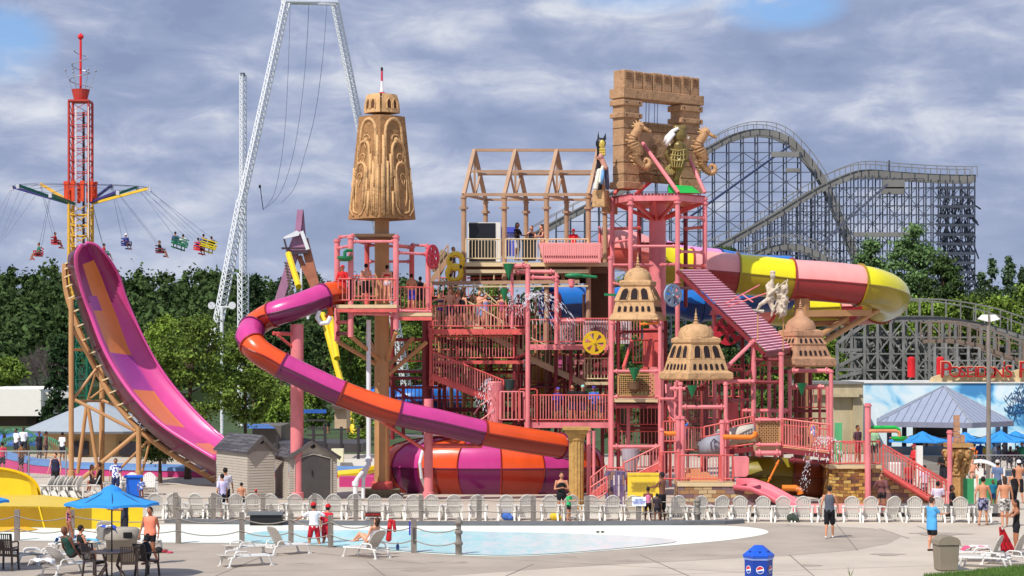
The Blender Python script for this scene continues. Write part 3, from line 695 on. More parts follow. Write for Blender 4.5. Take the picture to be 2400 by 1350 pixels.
def printed(col,pat):
 nm='print_%02x%02x%02x_%02x%02x%02x'%(*col,*pat)
 if nm in MATS:return MATS[nm]
 m=M(nm,col,.85,var=.05);nt=m.node_tree;N=nt.nodes;L=nt.links;b=N['Principled BSDF']
 v=N.new('ShaderNodeTexVoronoi');v.inputs['Scale'].default_value=14;g=N.new('ShaderNodeNewGeometry');L.new(g.outputs['Position'],v.inputs['Vector'])
 r_=N.new('ShaderNodeValToRGB');r_.color_ramp.interpolation='CONSTANT';r_.color_ramp.elements[0].color=(*lin(pat),1);r_.color_ramp.elements[1].position=.42;r_.color_ramp.elements[1].color=(*lin(col),1)
 sp=N.new('ShaderNodeSeparateColor');L.new(v.outputs['Color'],sp.inputs[0]);L.new(sp.outputs[0],r_.inputs[0]);L.new(r_.outputs[0],b.inputs['Base Color']);return m
person(352,1322,None,1.66,-20,'woman in sunglasses and an orange printed tank top walking past the blue umbrella','c','k','short',('tank',(245,140,110)),('short',(30,26,32)),'walk','swing',wide=1.25,shoes=(60,40,40))
person(161,1272,None,1.28,115,'girl in a patterned swimsuit beside a rope fence post','c','n','tail',('suit',(60,40,70),(235,140,160)),None,'walk','fold')
person(292,1285,None,1.75,-60,'person in dark shirt leaning to spread a towel behind the blue umbrella','c','k','short',('shirt',(52,54,66)),('shorts',(40,40,48)),'stand','reach')
person(168,1345,None,1.74,142,'bald man in a dark green vest lying back on the near lounger','d','k','bald',('tank',(40,78,68)),('shorts',(52,46,44)),'recline','down',z=.22)
person(190,1330,None,1.6,130,'person with bare knees sitting behind the bald man','b','k','short',('tank',(30,30,34)),('short',(24,24,28)),'sit','fold',z=.05)
person(868,1302,None,1.66,52+180-90+90,'person lying on the lounger by the pool with feet pointing left','a','n','bob',('suit',(235,235,240)),None,'recline','down',z=.10)
person(736,1277,None,1.68,180+15,'lifeguard in red shorts, white shirt and red cap bending in the pool','c','k','short',('shirt',(240,238,240)),('shorts',(190,24,44)),'wade','wide',cap=(205,28,36),z=-.32)
person(764,1274,None,1.62,150,'lifeguard in red shirt behind the white shirted one in the pool','b','k','short',('shirt',(200,30,50)),('shorts',(190,24,44)),'wade','down',cap=(205,28,36),z=-.35)
person(130,1150,None,1.68,-25,'heavy set woman in dark navy tank top and black trousers by the yellow slide','a','k','short',('tank',(34,36,62)),('trousers',(20,20,24)),'stand','swing',wide=1.35)
person(232,1166,None,1.78,-100,'man in dark vest sitting beside a long haired woman under the slide support','c','n','short',('tank',(40,34,34)),('shorts',(40,36,36)),'sit','fold',z=.2)
person(216,1164,None,1.6,100,'woman with long dark hair bent toward the man in a dark vest','c','n','long',('suit',(40,30,40)),None,'sit','fold',z=.2)
person(271,1168,None,1.68,0,'boy in a white and blue floral shirt in front of white chairs','c','k','short',('shirt',(235,238,245),(60,80,160)),('shorts',(40,50,90)),'stand','down')
person(331,1177,None,1.0,10,'small child in blue pattern shirt near the blue bin','d','k','short',('shirt',(70,110,190),(220,220,235)),None,'stand','down')
person(528,1206,None,1.78,185,'man in grey t-shirt walking away toward the grey shed','c','k','short',('shirt',(196,190,200)),('shorts',(30,30,40)),'walk','swing')
person(521,1212,None,1.62,215,'boy in pale lilac t-shirt looking down beside the grey shed','b','k','short',('shirt',(216,206,236)),('shorts',(26,30,56)),'walk','swing')
person(566,1206,None,1.22,180,'shirtless small boy in dark shorts seen from behind near the grey shed','b','k','short',None,('shorts',(40,42,44)),'stand','down')
person(600,1204,None,.92,180,'child in a red cap behind the chairs by the sheds','c','k','short',('shirt',(150,120,110)),None,'stand','down',cap=(205,30,40))
person(1316,1216,None,1.72,5,'woman in black swimsuit standing in the shade of the big bowl slide','b','n','bun',('suit',(24,26,30)),('short',(24,26,30)),'stand','fold',wide=1.1)
person(1333,1222,None,1.1,60,'child in a green shirt beside the fluted tan column','b','k','short',('shirt',(50,190,110)),('short',(30,40,40)),'stand','reach')
person(1552,1226,None,1.84,-125,'shirtless man in black shorts pointing beside the yellow notice board','d','k','short',None,('long',(20,20,24)),'stand','reach')
person(1519,1226,None,1.3,175,'girl with tied hair and pink top behind the white chairs','d','k','bun',('suit',(240,130,170)),('short',(30,26,34)),'stand','down')
person(1540,1228,None,1.1,180,'dark haired child sitting low in front of the yellow notice board','d','k','short',('shirt',(50,40,46)),('short',(30,26,34)),'stand','down')
person(1944,1262,None,1.75,165,'man in grey sleeveless shirt and black shorts walking on the pool deck','b','k','short',('tank',(88,92,104)),('long',(20,20,24)),'walk','swing',shoes=(225,220,215))
person(2184,1292,None,1.66,115,'woman in bright blue baggy t-shirt and black shorts beside the tan litter bin','a','n','bun',('loose',(84,168,224)),('shorts',(22,22,28)),'stand','reach',wide=1.2,shoes=(40,32,30))
person(2304,1232,None,1.74,155,'shirtless man in navy checked shorts striding right along the deck','b','k','short',None,('shorts',(50,50,80),(150,150,180)),'walk','swing',shoes=(150,110,90))
person(2355,1236,None,1.8,170,'shirtless man with long hair and white patterned shorts','b','n','bob',None,('shorts',(200,196,190),(90,88,84)),'walk','swing')
person(2382,1300,None,1.68,-90,'woman in black swimsuit bending over the raised loungers with the red towel','c','k','long',('suit',(24,22,28)),('short',(26,24,32)),'stand','reach')
person(2067,1208,None,1.6,-30,'woman in brown top and black shorts holding a phone by the brick wall','c','n','bun',('long',(120,74,74)),('short',(24,22,26)),'stand','phone',wide=1.1)
person(2198,1218,None,1.6,175,'person in pale shirt behind the white chairs under the stairs','c','k','short',('shirt',(226,210,226)),('shorts',(40,40,60)),'sit','fold',z=.25)
person(2232,1222,None,1.6,60,'person in black crouching between chairs by the ornate column','d','k','bob',('shirt',(26,24,28)),('shorts',(30,28,30)),'sit','fold',z=.15)
person(2211,1150,None,1.8,-50,'man in a black t-shirt behind the foot of the red stairs','d','k','short',('shirt',(26,26,30)),('shorts',(34,34,44)),'stand','fold')
person(2167,1176,None,1.5,170,'boy in lilac shirt and navy print shorts climbing below the red stairs','c','k','short',('shirt',(220,208,232)),('shorts',(34,36,66),(200,200,215)),'walk','down')
person(2130,1170,None,1.6,30,'person in red shirt and navy shorts seen through the stair railing','c','k','short',('shirt',(190,40,46)),('shorts',(40,38,74)),'stand','down')
person(2143,1128,None,1.75,-70,'lifeguard in red jacket and cap standing beside the white post','c','k','short',('long',(214,56,60)),('shorts',(150,24,40)),'stand','fold',cap=(150,30,45))
person(2279,1150,None,1.7,0,'shirtless man eating on a white chair below the white tent','a','k','short',None,('shorts',(130,126,118)),'sit','phone',z=.2)
person(2338,1178,None,1.74,140,'man in blue shirt and grey cap walking behind the shirtless pair','b','k','short',('shirt',(104,124,160)),('shorts',(60,60,70)),'walk','down',cap=(200,190,180))
person(2388,1180,None,1.76,170,'shirtless man in black shorts and white cap eating near the white canopy','b','k','short',None,('long',(24,24,28)),'stand','phone',cap=(236,236,240))
person(2376,1196,None,1.6,185,'woman in a black dress behind the long haired man','b','k','long',('suit',(26,24,28)),('long',(26,24,28)),'walk','down')
person(2327,1190,None,1.1,0,'dark haired child in a teal shirt in front of the green mat','d','k','short',('shirt',(20,110,140)),('shorts',(30,50,90)),'stand','down')
person(2284,1092,None,1.7,150,'person in an orange t-shirt on top of the yellow inflatable','c','k','bun',('shirt',(245,120,40)),('shorts',(60,60,70)),'sit','down')
person(2266,1088,None,1.7,100,'person in a white shirt beside the orange shirted one','d','k','short',('shirt',(235,235,240)),('shorts',(60,60,70)),'stand','down')
for i,(px,py,col,sk,lb)in enumerate(((2340,1105,(150,140,140),'c','in grey'),(2368,1106,(120,50,60),'d','in maroon'),(2385,1104,(60,50,56),'d','in charcoal'),(2352,1100,(36,34,40),'e','in black'))):
 person(px,py,None,1.6,r_ if(r_ := 40*i-60)else 0,'seated person %s shirt beyond the chain link fence under blue umbrellas'%lb,sk,'k','short',('shirt',col),('shorts',(40,40,50)),'sit','fold',z=.15,vox=.022)
m_pink=M('pink_steel',(232,134,138),.45,var=.10,scale=2.2,dirt=.26,streak=.4)
m_coral=M('coral_steel',(222,98,92),.45,var=.10,scale=2.5,dirt=.28,streak=.4);m_bal=M('baluster_pink',(214,124,118),.5,var=.12,scale=2,dirt=.2)
m_drk=M('maroon_shaded_steel',(128,44,50),.5,var=.1,dirt=.2)  # dark red that also carries the painted shade of the lower red frame
m_tanst=M('tan_steel',(190,142,94),.5,var=.08,scale=1.2,dirt=.12)
m_beige=M('beige_steel',(214,192,150),.5,var=.06,dirt=.1)
m_brown=M('brown_timber',(104,76,52),.7,var=.15,scale=3)
m_green=M('green_plastic',(28,120,74),.4,var=.08)
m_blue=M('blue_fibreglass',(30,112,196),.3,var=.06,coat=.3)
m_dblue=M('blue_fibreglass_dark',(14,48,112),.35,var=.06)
m_yel=M('yellow_plastic',(232,196,30),.35,var=.06)
m_orange=M('orange_pipe',(236,132,46),.4,var=.06)
def art(name,rgb,vein=.45,sc=2.2):
 m=M(name,rgb,.8,var=.18,scale=sc,bump=.6);nt=m.node_tree;N=nt.nodes;L=nt.links;b=N['Principled BSDF']
 src=b.inputs['Base Color'].links[0].from_socket;g=N.new('ShaderNodeNewGeometry')
 no=N.new('ShaderNodeTexNoise');no.inputs['Scale'].default_value=1.1;no.inputs['Distortion'].default_value=1.2;no.inputs['Detail'].default_value=4;L.new(g.outputs['Position'],no.inputs['Vector'])
 a=N.new('ShaderNodeMath');a.operation='SUBTRACT';L.new(no.outputs[0],a.inputs[0]);a.inputs[1].default_value=.5
 ab=N.new('ShaderNodeMath');ab.operation='ABSOLUTE';L.new(a.outputs[0],ab.inputs[0])
 mr=N.new('ShaderNodeMapRange');L.new(ab.outputs[0],mr.inputs['Value']);mr.inputs['From Max'].default_value=.018;mr.inputs['To Min'].default_value=1-vein;mr.inputs['To Max'].default_value=1
 mx=N.new('ShaderNodeMixRGB');mx.blend_type='MULTIPLY';mx.inputs[0].default_value=1;L.new(src,mx.inputs[1]);L.new(mr.outputs[0],mx.inputs[2]);L.new(mx.outputs[0],b.inputs['Base Color']);return m
m_rock=art('carved_sandstone',(208,166,116));m_rock2=art('brown_sandstone',(176,138,102));m_dome=art('dome_sandstone',(196,156,112),.45);m_dome2=art('pink_sandstone',(182,138,106),.4)
m_bronze=M('bronze',(122,104,58),.4,var=.2,scale=4,metal=.3)
m_void=M('dark_opening',(38,26,28),.9)
def brick(name,cols,mortar,sx=2.2,rowh=.16,bw=.36,vert=False):
 m=M(name,cols[0],.85,bump=.2);nt=m.node_tree;N=nt.nodes;L=nt.links;b=N['Principled BSDF']
 g=N.new('ShaderNodeNewGeometry');s=N.new('ShaderNodeSeparateXYZ');L.new(g.outputs['Position'],s.inputs[0]);c=N.new('ShaderNodeCombineXYZ')
 ad=N.new('ShaderNodeMath');ad.operation='ADD';L.new(s.outputs[0],ad.inputs[0]);L.new(s.outputs[1],ad.inputs[1])
 no=N.new('ShaderNodeTexNoise');no.inputs['Scale'].default_value=1.6;L.new(g.outputs['Position'],no.inputs['Vector'])
 w=N.new('ShaderNodeMath');w.operation='MULTIPLY_ADD';L.new(no.outputs[0],w.inputs[0]);w.inputs[1].default_value=.12;L.new(s.outputs[2],w.inputs[2])
 L.new(ad.outputs[0],c.inputs[1 if vert else 0]);L.new(w.outputs[0],c.inputs[0 if vert else 1])
 t=N.new('ShaderNodeTexBrick');L.new(c.outputs[0],t.inputs['Vector']);t.inputs['Scale'].default_value=1;t.inputs['Brick Width'].default_value=bw;t.inputs['Row Height'].default_value=rowh;t.inputs['Mortar Size'].default_value=.012
 t.inputs['Color1'].default_value=(0,0,0,1);t.inputs['Color2'].default_value=(1,1,1,1);t.inputs['Mortar'].default_value=(.5,.5,.5,1)
 r=N.new('ShaderNodeValToRGB');r.color_ramp.interpolation='CONSTANT';L.new(t.outputs['Color'],r.inputs[0]);e=r.color_ramp.elements
 e[0].color=(*lin(cols[0]),1);e[1].position=.8;e[1].color=(*lin(cols[-1]),1)
 for k,cc in enumerate(cols[1:-1]):q=e.new((k+1)*.8/(len(cols)-1));q.color=(*lin(cc),1)
 mx=N.new('ShaderNodeMixRGB');L.new(t.outputs['Fac'],mx.inputs[0]);L.new(r.outputs[0],mx.inputs[1]);mx.inputs[2].default_value=(*lin(mortar),1);L.new(mx.outputs[0],b.inputs['Base Color']);return m
m_stone=brick('ledge_stone',[(150,112,96),(190,164,122),(122,92,96),(206,176,130),(160,120,82),(132,108,112)],(96,78,66))
m_stone2=brick('gold_brick',[(160,116,60),(196,150,72),(112,72,60),(206,170,96),(138,88,52),(176,130,64)],(100,70,50),rowh=.13,bw=.3)
m_mosaic=brick('purple_ledge',[(120,96,130),(178,142,100),(92,78,118),(206,190,196),(150,112,96),(116,100,140)],(86,70,80),rowh=.09,bw=.42,vert=True)
def seg(t,name,mat,A,B,r=.06,fl=True,n=8,mb=None):
 a,b=P(*A),P(*B);m=mb or MB();m.cyl(a,b,r,n=n)
 if fl:
  d=(b-a).normalized()
  for q in(a+d*.16,b-d*.16):m.cyl(q-d*.03,q+d*.03,r*1.6,n=n)
 return m if mb else m.build(name,mat,t,smooth='auto' if False else False)
def posts(t,lst,mat,r=.12,name='post'):
 for px,y0,y1,Y,*o in lst:
  rr=o[0]if o else r;mt=o[1]if len(o)>1 else mat
  m=MB();a,b=P(px,y0,Y),P(px,y1,Y)
  if b.z<0:b.z=-.02
  m.cyl(b,a,rr,n=10)
  if rr>.08:m.cyl(a-V(0,0,.12),a-V(0,0,.06),rr*1.35,n=10)
  m.build(name,mt,t,smooth=False)
def pipes(t,lst,mat,r=.06,name='pipe'):
 for A,B,*o in lst:seg(t,name,o[1]if len(o)>1 else mat,A,B,o[0]if o else r)
def railing(t,A,B,h,mat,sp=.15,r=.035,name='railing',kick=.1,bal=.016,nb=None):
 a,b=P(*A),P(*B);m=MB();u=V(0,0,1);L_=(b-a).length;n=max(2,int(L_/sp))
 m.cyl(a+u*h,b+u*h,r,n=6);m.cyl(a+u*kick,b+u*kick,r*.9,n=6)
 for k in range(n+1):
  q=a.lerp(b,k/n);w=bal*(2 if k in(0,n)else 1);m.mat(0 if k in(0,n)else 1).bar(q+u*kick,q+u*h,w*2,w*2)
 return m.build(name,[mat,m_bal if mat is m_coral or mat is m_pink else mat],t)
def slab(t,px0,px1,py,Y0,Y1,th,mat,name='deck',px0b=None,px1b=None,under=None):
 """deck whose front top edge lies at row py"""
 z=P(0,py,Y0).z;x0,x1=P(px0,0,Y0).x,P(px1,0,Y0).x
 m=MB();m.hexa([(x0,Y0,z-th),(x1,Y0,z-th),(x1,Y1,z-th),(x0,Y1,z-th),(x0,Y0,z),(x1,Y0,z),(x1,Y1,z),(x0,Y1,z)])
 return m.build(name,mat,t)
def catmull(pts,per=8):
 P_=[pts[0]]+list(pts)+[pts[-1]];out=[]
 for i in range(1,len(P_)-2):
  for k in range(per):
   t=k/per;a,b,c,d=P_[i-1:i+3]
   out.append(.5*((2*b)+(c-a)*t+(2*a-5*b+4*c-d)*t*t+(3*b-a-3*c+d)*t**3))
 out.append(P_[-2]);return out
def tube_slide(t,ctrl,r,cuts,mats,per=8,n=20,fl=True,open_from=None):
 """ctrl world points; cuts = control-index positions where the next colour starts; mats = (top, bottom) per section, bottoms darkened as painted shade"""
 pts=catmull(ctrl,per);fr=[]
 for i,q in enumerate(pts):
  d=(pts[min(i+1,len(pts)-1)]-pts[max(i-1,0)]).normalized();x=d.cross(V(0,0,1)).normalized();fr.append((q,x,x.cross(d).normalized()))
 cuts=[0]+list(cuts)+[len(ctrl)-1]
 for s in range(len(cuts)-1):
  i0,i1=round(cuts[s]*per),round(cuts[s+1]*per);m=MB();mt=mats[s%len(mats)]
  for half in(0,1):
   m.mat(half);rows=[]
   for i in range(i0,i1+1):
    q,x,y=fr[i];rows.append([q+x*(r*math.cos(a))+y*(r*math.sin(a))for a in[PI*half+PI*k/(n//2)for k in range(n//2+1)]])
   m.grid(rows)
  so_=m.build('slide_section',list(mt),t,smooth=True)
  if fl:
   m=MB()
   for i in([i0]if s else[i0]):
    q,x,y=fr[i];d=x.cross(y).normalized()
    ro=[]
    for(dd,rr)in((-.035,r),(-.035,r*1.09),(.035,r*1.09),(.035,r)):
     ro.append([q+d*dd+x*(rr*math.cos(a))+y*(rr*math.sin(a))for a in[2*PI*k/n for k in range(n+1)]])
    m.grid(ro)
   m.build('flange',mt[1],so_)
   m=MB()
   for sgn in(-1,1):m.tube([fr[i][0]+fr[i][1]*(r*1.02*sgn)for i in range(i0,i1+1)],.035,4)
   m.build('seam',mt[1],so_)
 return fr
def wheel(px,py,Y,r,col,label,rz=0.,sp=6,thick=.08):
 c=P(px,py,Y);t=T('play_wheel',label,'wheel',c);m=MB();n=30
 def ringpts(rr,o):return[V(rr*math.cos(2*PI*k/n),o,rr*math.sin(2*PI*k/n))for k in range(n)]
 def ann(r0,r1):
  vs=ringpts(r0,-thick/2)+ringpts(r1,-thick/2)+ringpts(r1,thick/2)+ringpts(r0,thick/2)
  m.add(vs,[(a*n+k,a*n+(k+1)%n,((a+1)%4)*n+(k+1)%n,((a+1)%4)*n+k)for a in range(4)for k in range(n)])
 ann(r*.80,r);ann(.001,r*.22)
 for k in range(sp):
  a=2*PI*k/sp+.3;d=V(math.cos(a),0,math.sin(a));q=V(-math.sin(a),0,math.cos(a))
  w0,w1=r*.10,r*.24;th=V(0,thick/2-.004,0)
  a0,a1=d*r*.15,d*r*.84
  m.hexa([a0-q*w0-th,a0+q*w0-th,a0+q*w0+th,a0-q*w0+th,a1-q*w1-th,a1+q*w1-th,a1+q*w1+th,a1-q*w1+th])
 o=m.build('disc',C(col,.4),t);
 me=o.data;off=Vector(c)
 me.transform(Matrix.Translation(off));t.rotation_euler.z=R(rz)
 m=MB();m.cyl((0,-.12,0),(0,.12,0),.05,n=8);o=m.build('hub',C(col,.4),t);o.data.transform(Matrix.Translation(off));return t
def bucket(px,py,Y,label,kind='cone',w=.5,h=.6,mat=None,cat='tipping bucket'):
 c=P(px,py,Y);t=T('tipping_bucket',label,cat,c);m=MB()
 if kind=='cone':m.lathe(c,[(.01,-h),(w*.5,0),(w*.47,0),(w*.3,-h*.3)],12)
 else:m.lathe(c,[(.01,-h),(w*.3,-h),(w*.5,-h*.45),(w*.52,0),(w*.46,0),(.01,-.03)],16)
 m.build('shell',mat or m_green,t);MB().cyl(c-V(w*.6,0,.05),c+V(w*.6,0,-.05),.025,n=6).build('axle',m_pink,t);return t
Yt=91.0
t=T('totem_tower','tall tan tower column topped by a carved sandstone totem shell and a small mast','totem tower',XZ(895,Yt))
c=XZ(895,Yt)
def zz(py,Y=Yt):return P(0,py,Y).z
MB().lathe(c,[(.33,zz(1140)),(.31,8.5),(.31,zz(500))],20).build('column',m_tanst,t,smooth=True)
MB().lathe(c,[(.30,zz(1148)),(.46,zz(1148)),(.46,zz(1132)),(.42,zz(1128)),(.33,zz(1128))],20).build('collar',m_coral,t)
MB().bx(c.x-.75,c.x+.75,Yt-.8,Yt+.8,-.02,zz(1146)).build('footing',M('mossy_concrete',(120,110,84),.9,var=.2),t)
m=MB()
for a,b in(((902,866,91),(790,800,90.5)),((900,852,91),(822,788,89)),((905,852,91),(928,778,89)),((908,880,91),(1000,802,91.5)),((905,866,91),(968,792,92.5)),((895,850,91),(860,790,92.5))):seg(t,'',None,a,b,.09,False,mb=m)
m.build('brace',m_tanst,t)
zb,ztp=zz(515),zz(274);db,dt=1.44,.98
def face(s,u,v,o=0.):
 d=db+(dt-db)*v;z=zb+(ztp-zb)*v
 bul=.10*math.sin(PI*u)
 p=V(c.x+s*d*u,Yt-d*(1-u),z);nrm=V(s*.7,-.7,.1);return p+nrm*(bul+o)
m=MB()
for s in(-1,1):
 m.grid([[face(s,k/8,j/6)for k in range(9)]for j in range(7)])
 m.grid([[V(2*c.x-face(s,k/8,j/6).x,2*Yt-face(s,k/8,j/6).y,face(s,k/8,j/6).z)for k in range(9)]for j in range(7)])
m.poly([face(-1,k/8,1)for k in range(8,-1,-1)]+[face(1,k/8,1)for k in range(1,9)]+[V(c.x,Yt+dt,ztp)])
m.poly([face(-1,k/8,0)for k in range(8,-1,-1)]+[face(1,k/8,0)for k in range(1,9)]+[V(c.x,Yt+db,zb)])
m.build('shell',art('totem_ground',(160,118,76),.5),t)
m=MB()
for s in(-1,1):
 def rel(pts,r=.045):m.tube([face(s,u,v,.015)for u,v in pts],r,5)
 def arch(uc,w,v0,v1,r=.045,in_=None):
  rel([(uc-w,v0 if in_ is None else in_)]+[(uc-w*math.cos(PI*k/8),v1+w*.42*math.sin(PI*k/8))for k in range(9)]+[(uc+w,v0)],r)
 for uu,lo_,hi_ in((.09,.02,.80),(.20,.04,.55),(.30,.30,.62),(.33,.03,.26)):rel([(uu,lo_),(uu,hi_)],.07)
 arch(.45,.30,.60,.84,.075);arch(.58,.22,.40,.66,.07);arch(.66,.20,.16,.46,.065);rel([(.15,.30),(.15,.70)],.05);rel([(.40,.14),(.40,.40)],.05);rel([(.055,.04),(.055,.52)],.05);rel([(.50,.10),(.50,.38)],.045)
 for uc,v1,w in((.50,.78,.13),(.62,.60,.10),(.68,.41,.09)):
  rel([(uc-w,v1-.03)]+[(uc-w+w*(1-math.cos(PI*k/5)),v1+.03*math.sin(PI*k/5))for k in range(6)]+[(uc+w,v1-.03)],.028)
  rel([(uc-w*.7,v1-.03),(uc,v1-.10),(uc+w*.7,v1-.03)],.025)
 cc=face(s,.50,.755,.03);m.ell(cc,.11,.08,.13,10,6)
 rel([(.40,.50),(.42,.12),(.52,.04),(.60,.03)],.045);rel([(.97,.50),(.92,.30),(.95,.10),(.80,.03)],.05);rel([(.98,.36),(.86,.22),(.80,.07),(.66,.05)],.045)
 rel([(.80,.40),(.76,.20),(.70,.12)],.035);rel([(.16,.02),(.16,.30)],.03);rel([(.26,.08),(.26,.42)],.035)
m.build('relief',m_rock,t,smooth=True)
z0,z1=zz(266),zz(222)
def capf(s,u,v,o=0.):
 d=(.73-.02*v)*(1-.30*max(0,v-.35)**1.5);p=V(c.x+s*(.04+d*u),Yt-d*(1-u),z0+(z1-z0)*v);return p+V(s*.7,-.7,.1)*(.10*math.sin(PI*u)*(1-v*.4)+o)
m=MB()
for s in(-1,1):
 rows=[[capf(s,k/6,j/6)for k in range(7)]for j in range(7)];m.grid(rows);m.grid([[V(2*c.x-q.x,2*Yt-q.y,q.z)for q in r_]for r_ in rows])
m.poly([capf(-1,k/6,1)for k in range(6,-1,-1)]+[capf(1,k/6,1)for k in range(1,7)]+[V(c.x,Yt+.5,z1)])
m.poly([capf(-1,k/6,0)for k in range(6,-1,-1)]+[capf(1,k/6,0)for k in range(1,7)]+[V(c.x,Yt+.7,z0)])
m.build('cap',m_rock,t)
for s in(-1,1):
 for u in(.34,.66):
  m=MB();m.poly([capf(s,u+du,dv,.012)for du,dv in((-.09,.22),(.09,.22),(.10,.5),(.06,.62),(0,.68),(-.06,.62),(-.10,.5))]);nc_=m.build('niche',C((96,60,36),.9),t)
  m=MB();m.tube([capf(s,u+du,dv,.03)for du,dv in((-.12,.2),(-.13,.5),(-.08,.66),(0,.74),(.08,.66),(.13,.5),(.12,.2))],.03,5);m.build('niche_frame',m_rock,nc_)
MB().lathe(c,[(.14,zz(272)),(.14,zz(264))],10).build('neck',m_brown,t)
ma=MB();ma.lathe(c,[(.10,zz(222)),(.09,zz(212)),(.06,zz(205)),(.05,zz(190))],10);ma.build('mast',C((232,228,232)),t)
ma=MB();ma.lathe(c,[(.052,zz(190)),(.045,zz(166))],10);ma.build('mast_stripe',C((200,60,90)),t)
ma=MB();ma.lathe(c,[(.05,zz(166)),(.05,zz(158)),(.001,zz(158))],10);ma.build('mast_tip',m_black,t)
ma=MB();ma.lathe(c,[(.15,zz(224)),(.15,zz(218)),(.1,zz(216))],10);ma.build('mast_collar',C((190,60,80)),t)
t=T('slide_platform','pink pipe framed slide start platform around the tan totem column','play tower',XZ(860,89))
posts(t,[(790,560,800,90.5),(822,552,790,89),(928,550,772,89),(860,566,722,92.5,.11,m_coral),(965,575,738,92.5,.11,m_coral),(1003,574,738,90,.10)],m_pink)
slab(t,788,930,714,88.8,92.6,.14,m_beige);slab(t,926,1012,733,89.2,92.8,.14,m_beige)
m=MB();z=P(0,548,89).z;x0,x1=P(832,0,89).x,P(926,0,89).x;m.bx(x0,x1,88.9,92.4,z-.12,z);m.build('roof_plate',m_brown,t)
for px0,px1,py,Y in((790,930,728,88.8),(926,1012,747,89.2)):m=MB();m.bar(P(px0,py,Y),P(px1,py,Y),.2,.14);m.build('beam',m_coral,t)
pipes(t,[((822,566,89),(928,566,89)),((822,576,89),(790,582,90.5)),((795,556,90.5),(830,552,89)),((860,574,92.5),(965,580,92.5)),((928,592,89),(1003,596,90)),((928,574,89),(965,578,92.5)),((965,574,92.5),(1003,576,90)),((860,613,92.5),(965,613,92.5)),((822,562,89),(860,572,92.5)),((822,735,89),(928,737,89)),((790,755,90.5),(822,755,89),.07,m_coral),((790,782,90.5),(822,782,89),.07,m_drk),((928,728,89),(1010,730,89.4))],m_pink)
railing(t,(793,709,88.9),(822,709,88.9),.98,m_coral);railing(t,(822,709,88.9),(926,709,88.9),.98,m_coral);railing(t,(930,728,89.3),(1010,730,89.5),1.0,m_coral);railing(t,(824,700,92.4),(925,700,92.4),1.0,m_coral)
bucket(809,601,88.6,'green round water dish hanging at the corner of the totem platform','dish',.66,.2)
m=MB();m.tube([P(826,587,88.8),P(812,587,88.7),P(808,591,88.6),P(808,601,88.6)],.07,8);m.build('water_spout',m_green,t)
wheel(1014,602,89.8,.52,(200,60,78),'red spoked wheel at the right corner of the totem platform',rz=62)
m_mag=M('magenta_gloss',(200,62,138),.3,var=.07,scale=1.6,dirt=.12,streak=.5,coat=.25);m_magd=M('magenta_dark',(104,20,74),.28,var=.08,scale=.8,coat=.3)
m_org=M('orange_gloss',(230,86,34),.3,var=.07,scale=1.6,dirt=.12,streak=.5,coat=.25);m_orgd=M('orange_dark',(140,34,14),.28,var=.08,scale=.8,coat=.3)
mg,og=(m_mag,m_magd),(m_org,m_orgd)  # second of each pair is the same colour darkened, painting the underside shade
t=T('tube_slide','orange and magenta banded enclosed tube slide winding down to the bowl','water slide',XZ(780,88))
ctrl=[(790,690,89.6),(765,692,89.0),(700,717,88.3),(645,735,88.2),(612,752,88.6),(590,770,88.2),(584,793,87.4),(605,822,86.9),(652,852,86.9),(725,888,87),(800,922,87.1),(865,947,87.2),(935,969,87.3),(1030,990,87.6),(1130,1014,88.2),(1220,1030,89),(1312,1045,90),(1345,1053,91)]
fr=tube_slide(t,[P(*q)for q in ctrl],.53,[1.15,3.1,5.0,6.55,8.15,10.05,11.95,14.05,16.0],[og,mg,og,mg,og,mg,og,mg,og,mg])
m=MB();m.tube([P(770,700,88.9),P(775,735,88.9),P(765,745,88.9)],.12,8);m.build('drain_spout',m_org,t)
m=MB();m.tube([P(748,728,88.5),P(743,744,88.5),P(752,758,88.5),P(768,756,88.5),P(775,742,88.5)],.10,8);m.build('drain_pipe',m_whitem,t)
def slide_col(px,ytop,ybot,Y,r,label,arms):
 b=XZ(px,Y);t=T('support_column',label,'column',b,'pink columns holding the tube slide');m=MB();m.lathe(b,[(.001,P(0,ytop,Y).z),(r,P(0,ytop,Y).z),(r,.35),(r*1.25,.33),(r*1.25,0)],20);m.build('column',m_pink if r<1 else m_pink,t,smooth=False)
 for a_,b_,rr in arms:m=MB();seg(t,'',None,a_,b_,rr,False,mb=m);m.build('arm',m_coral,t)
slide_col(696,760,1165,88.6,.27,'thicker pink round column beside the grey sheds',[((696,783,88.6),(640,781,88),.08),((696,822,88.6),(650,785,88),.06),((696,905,88.6),(660,878,87.2),.07)])
slide_col(1004,935,1165,88.6,.185,'slimmer pink round column in front of the striped bowl',[((1004,1045,88.6),(1130,1045,88.4),.10),((1004,1060,88.6),(865,968,87.4),.07)])
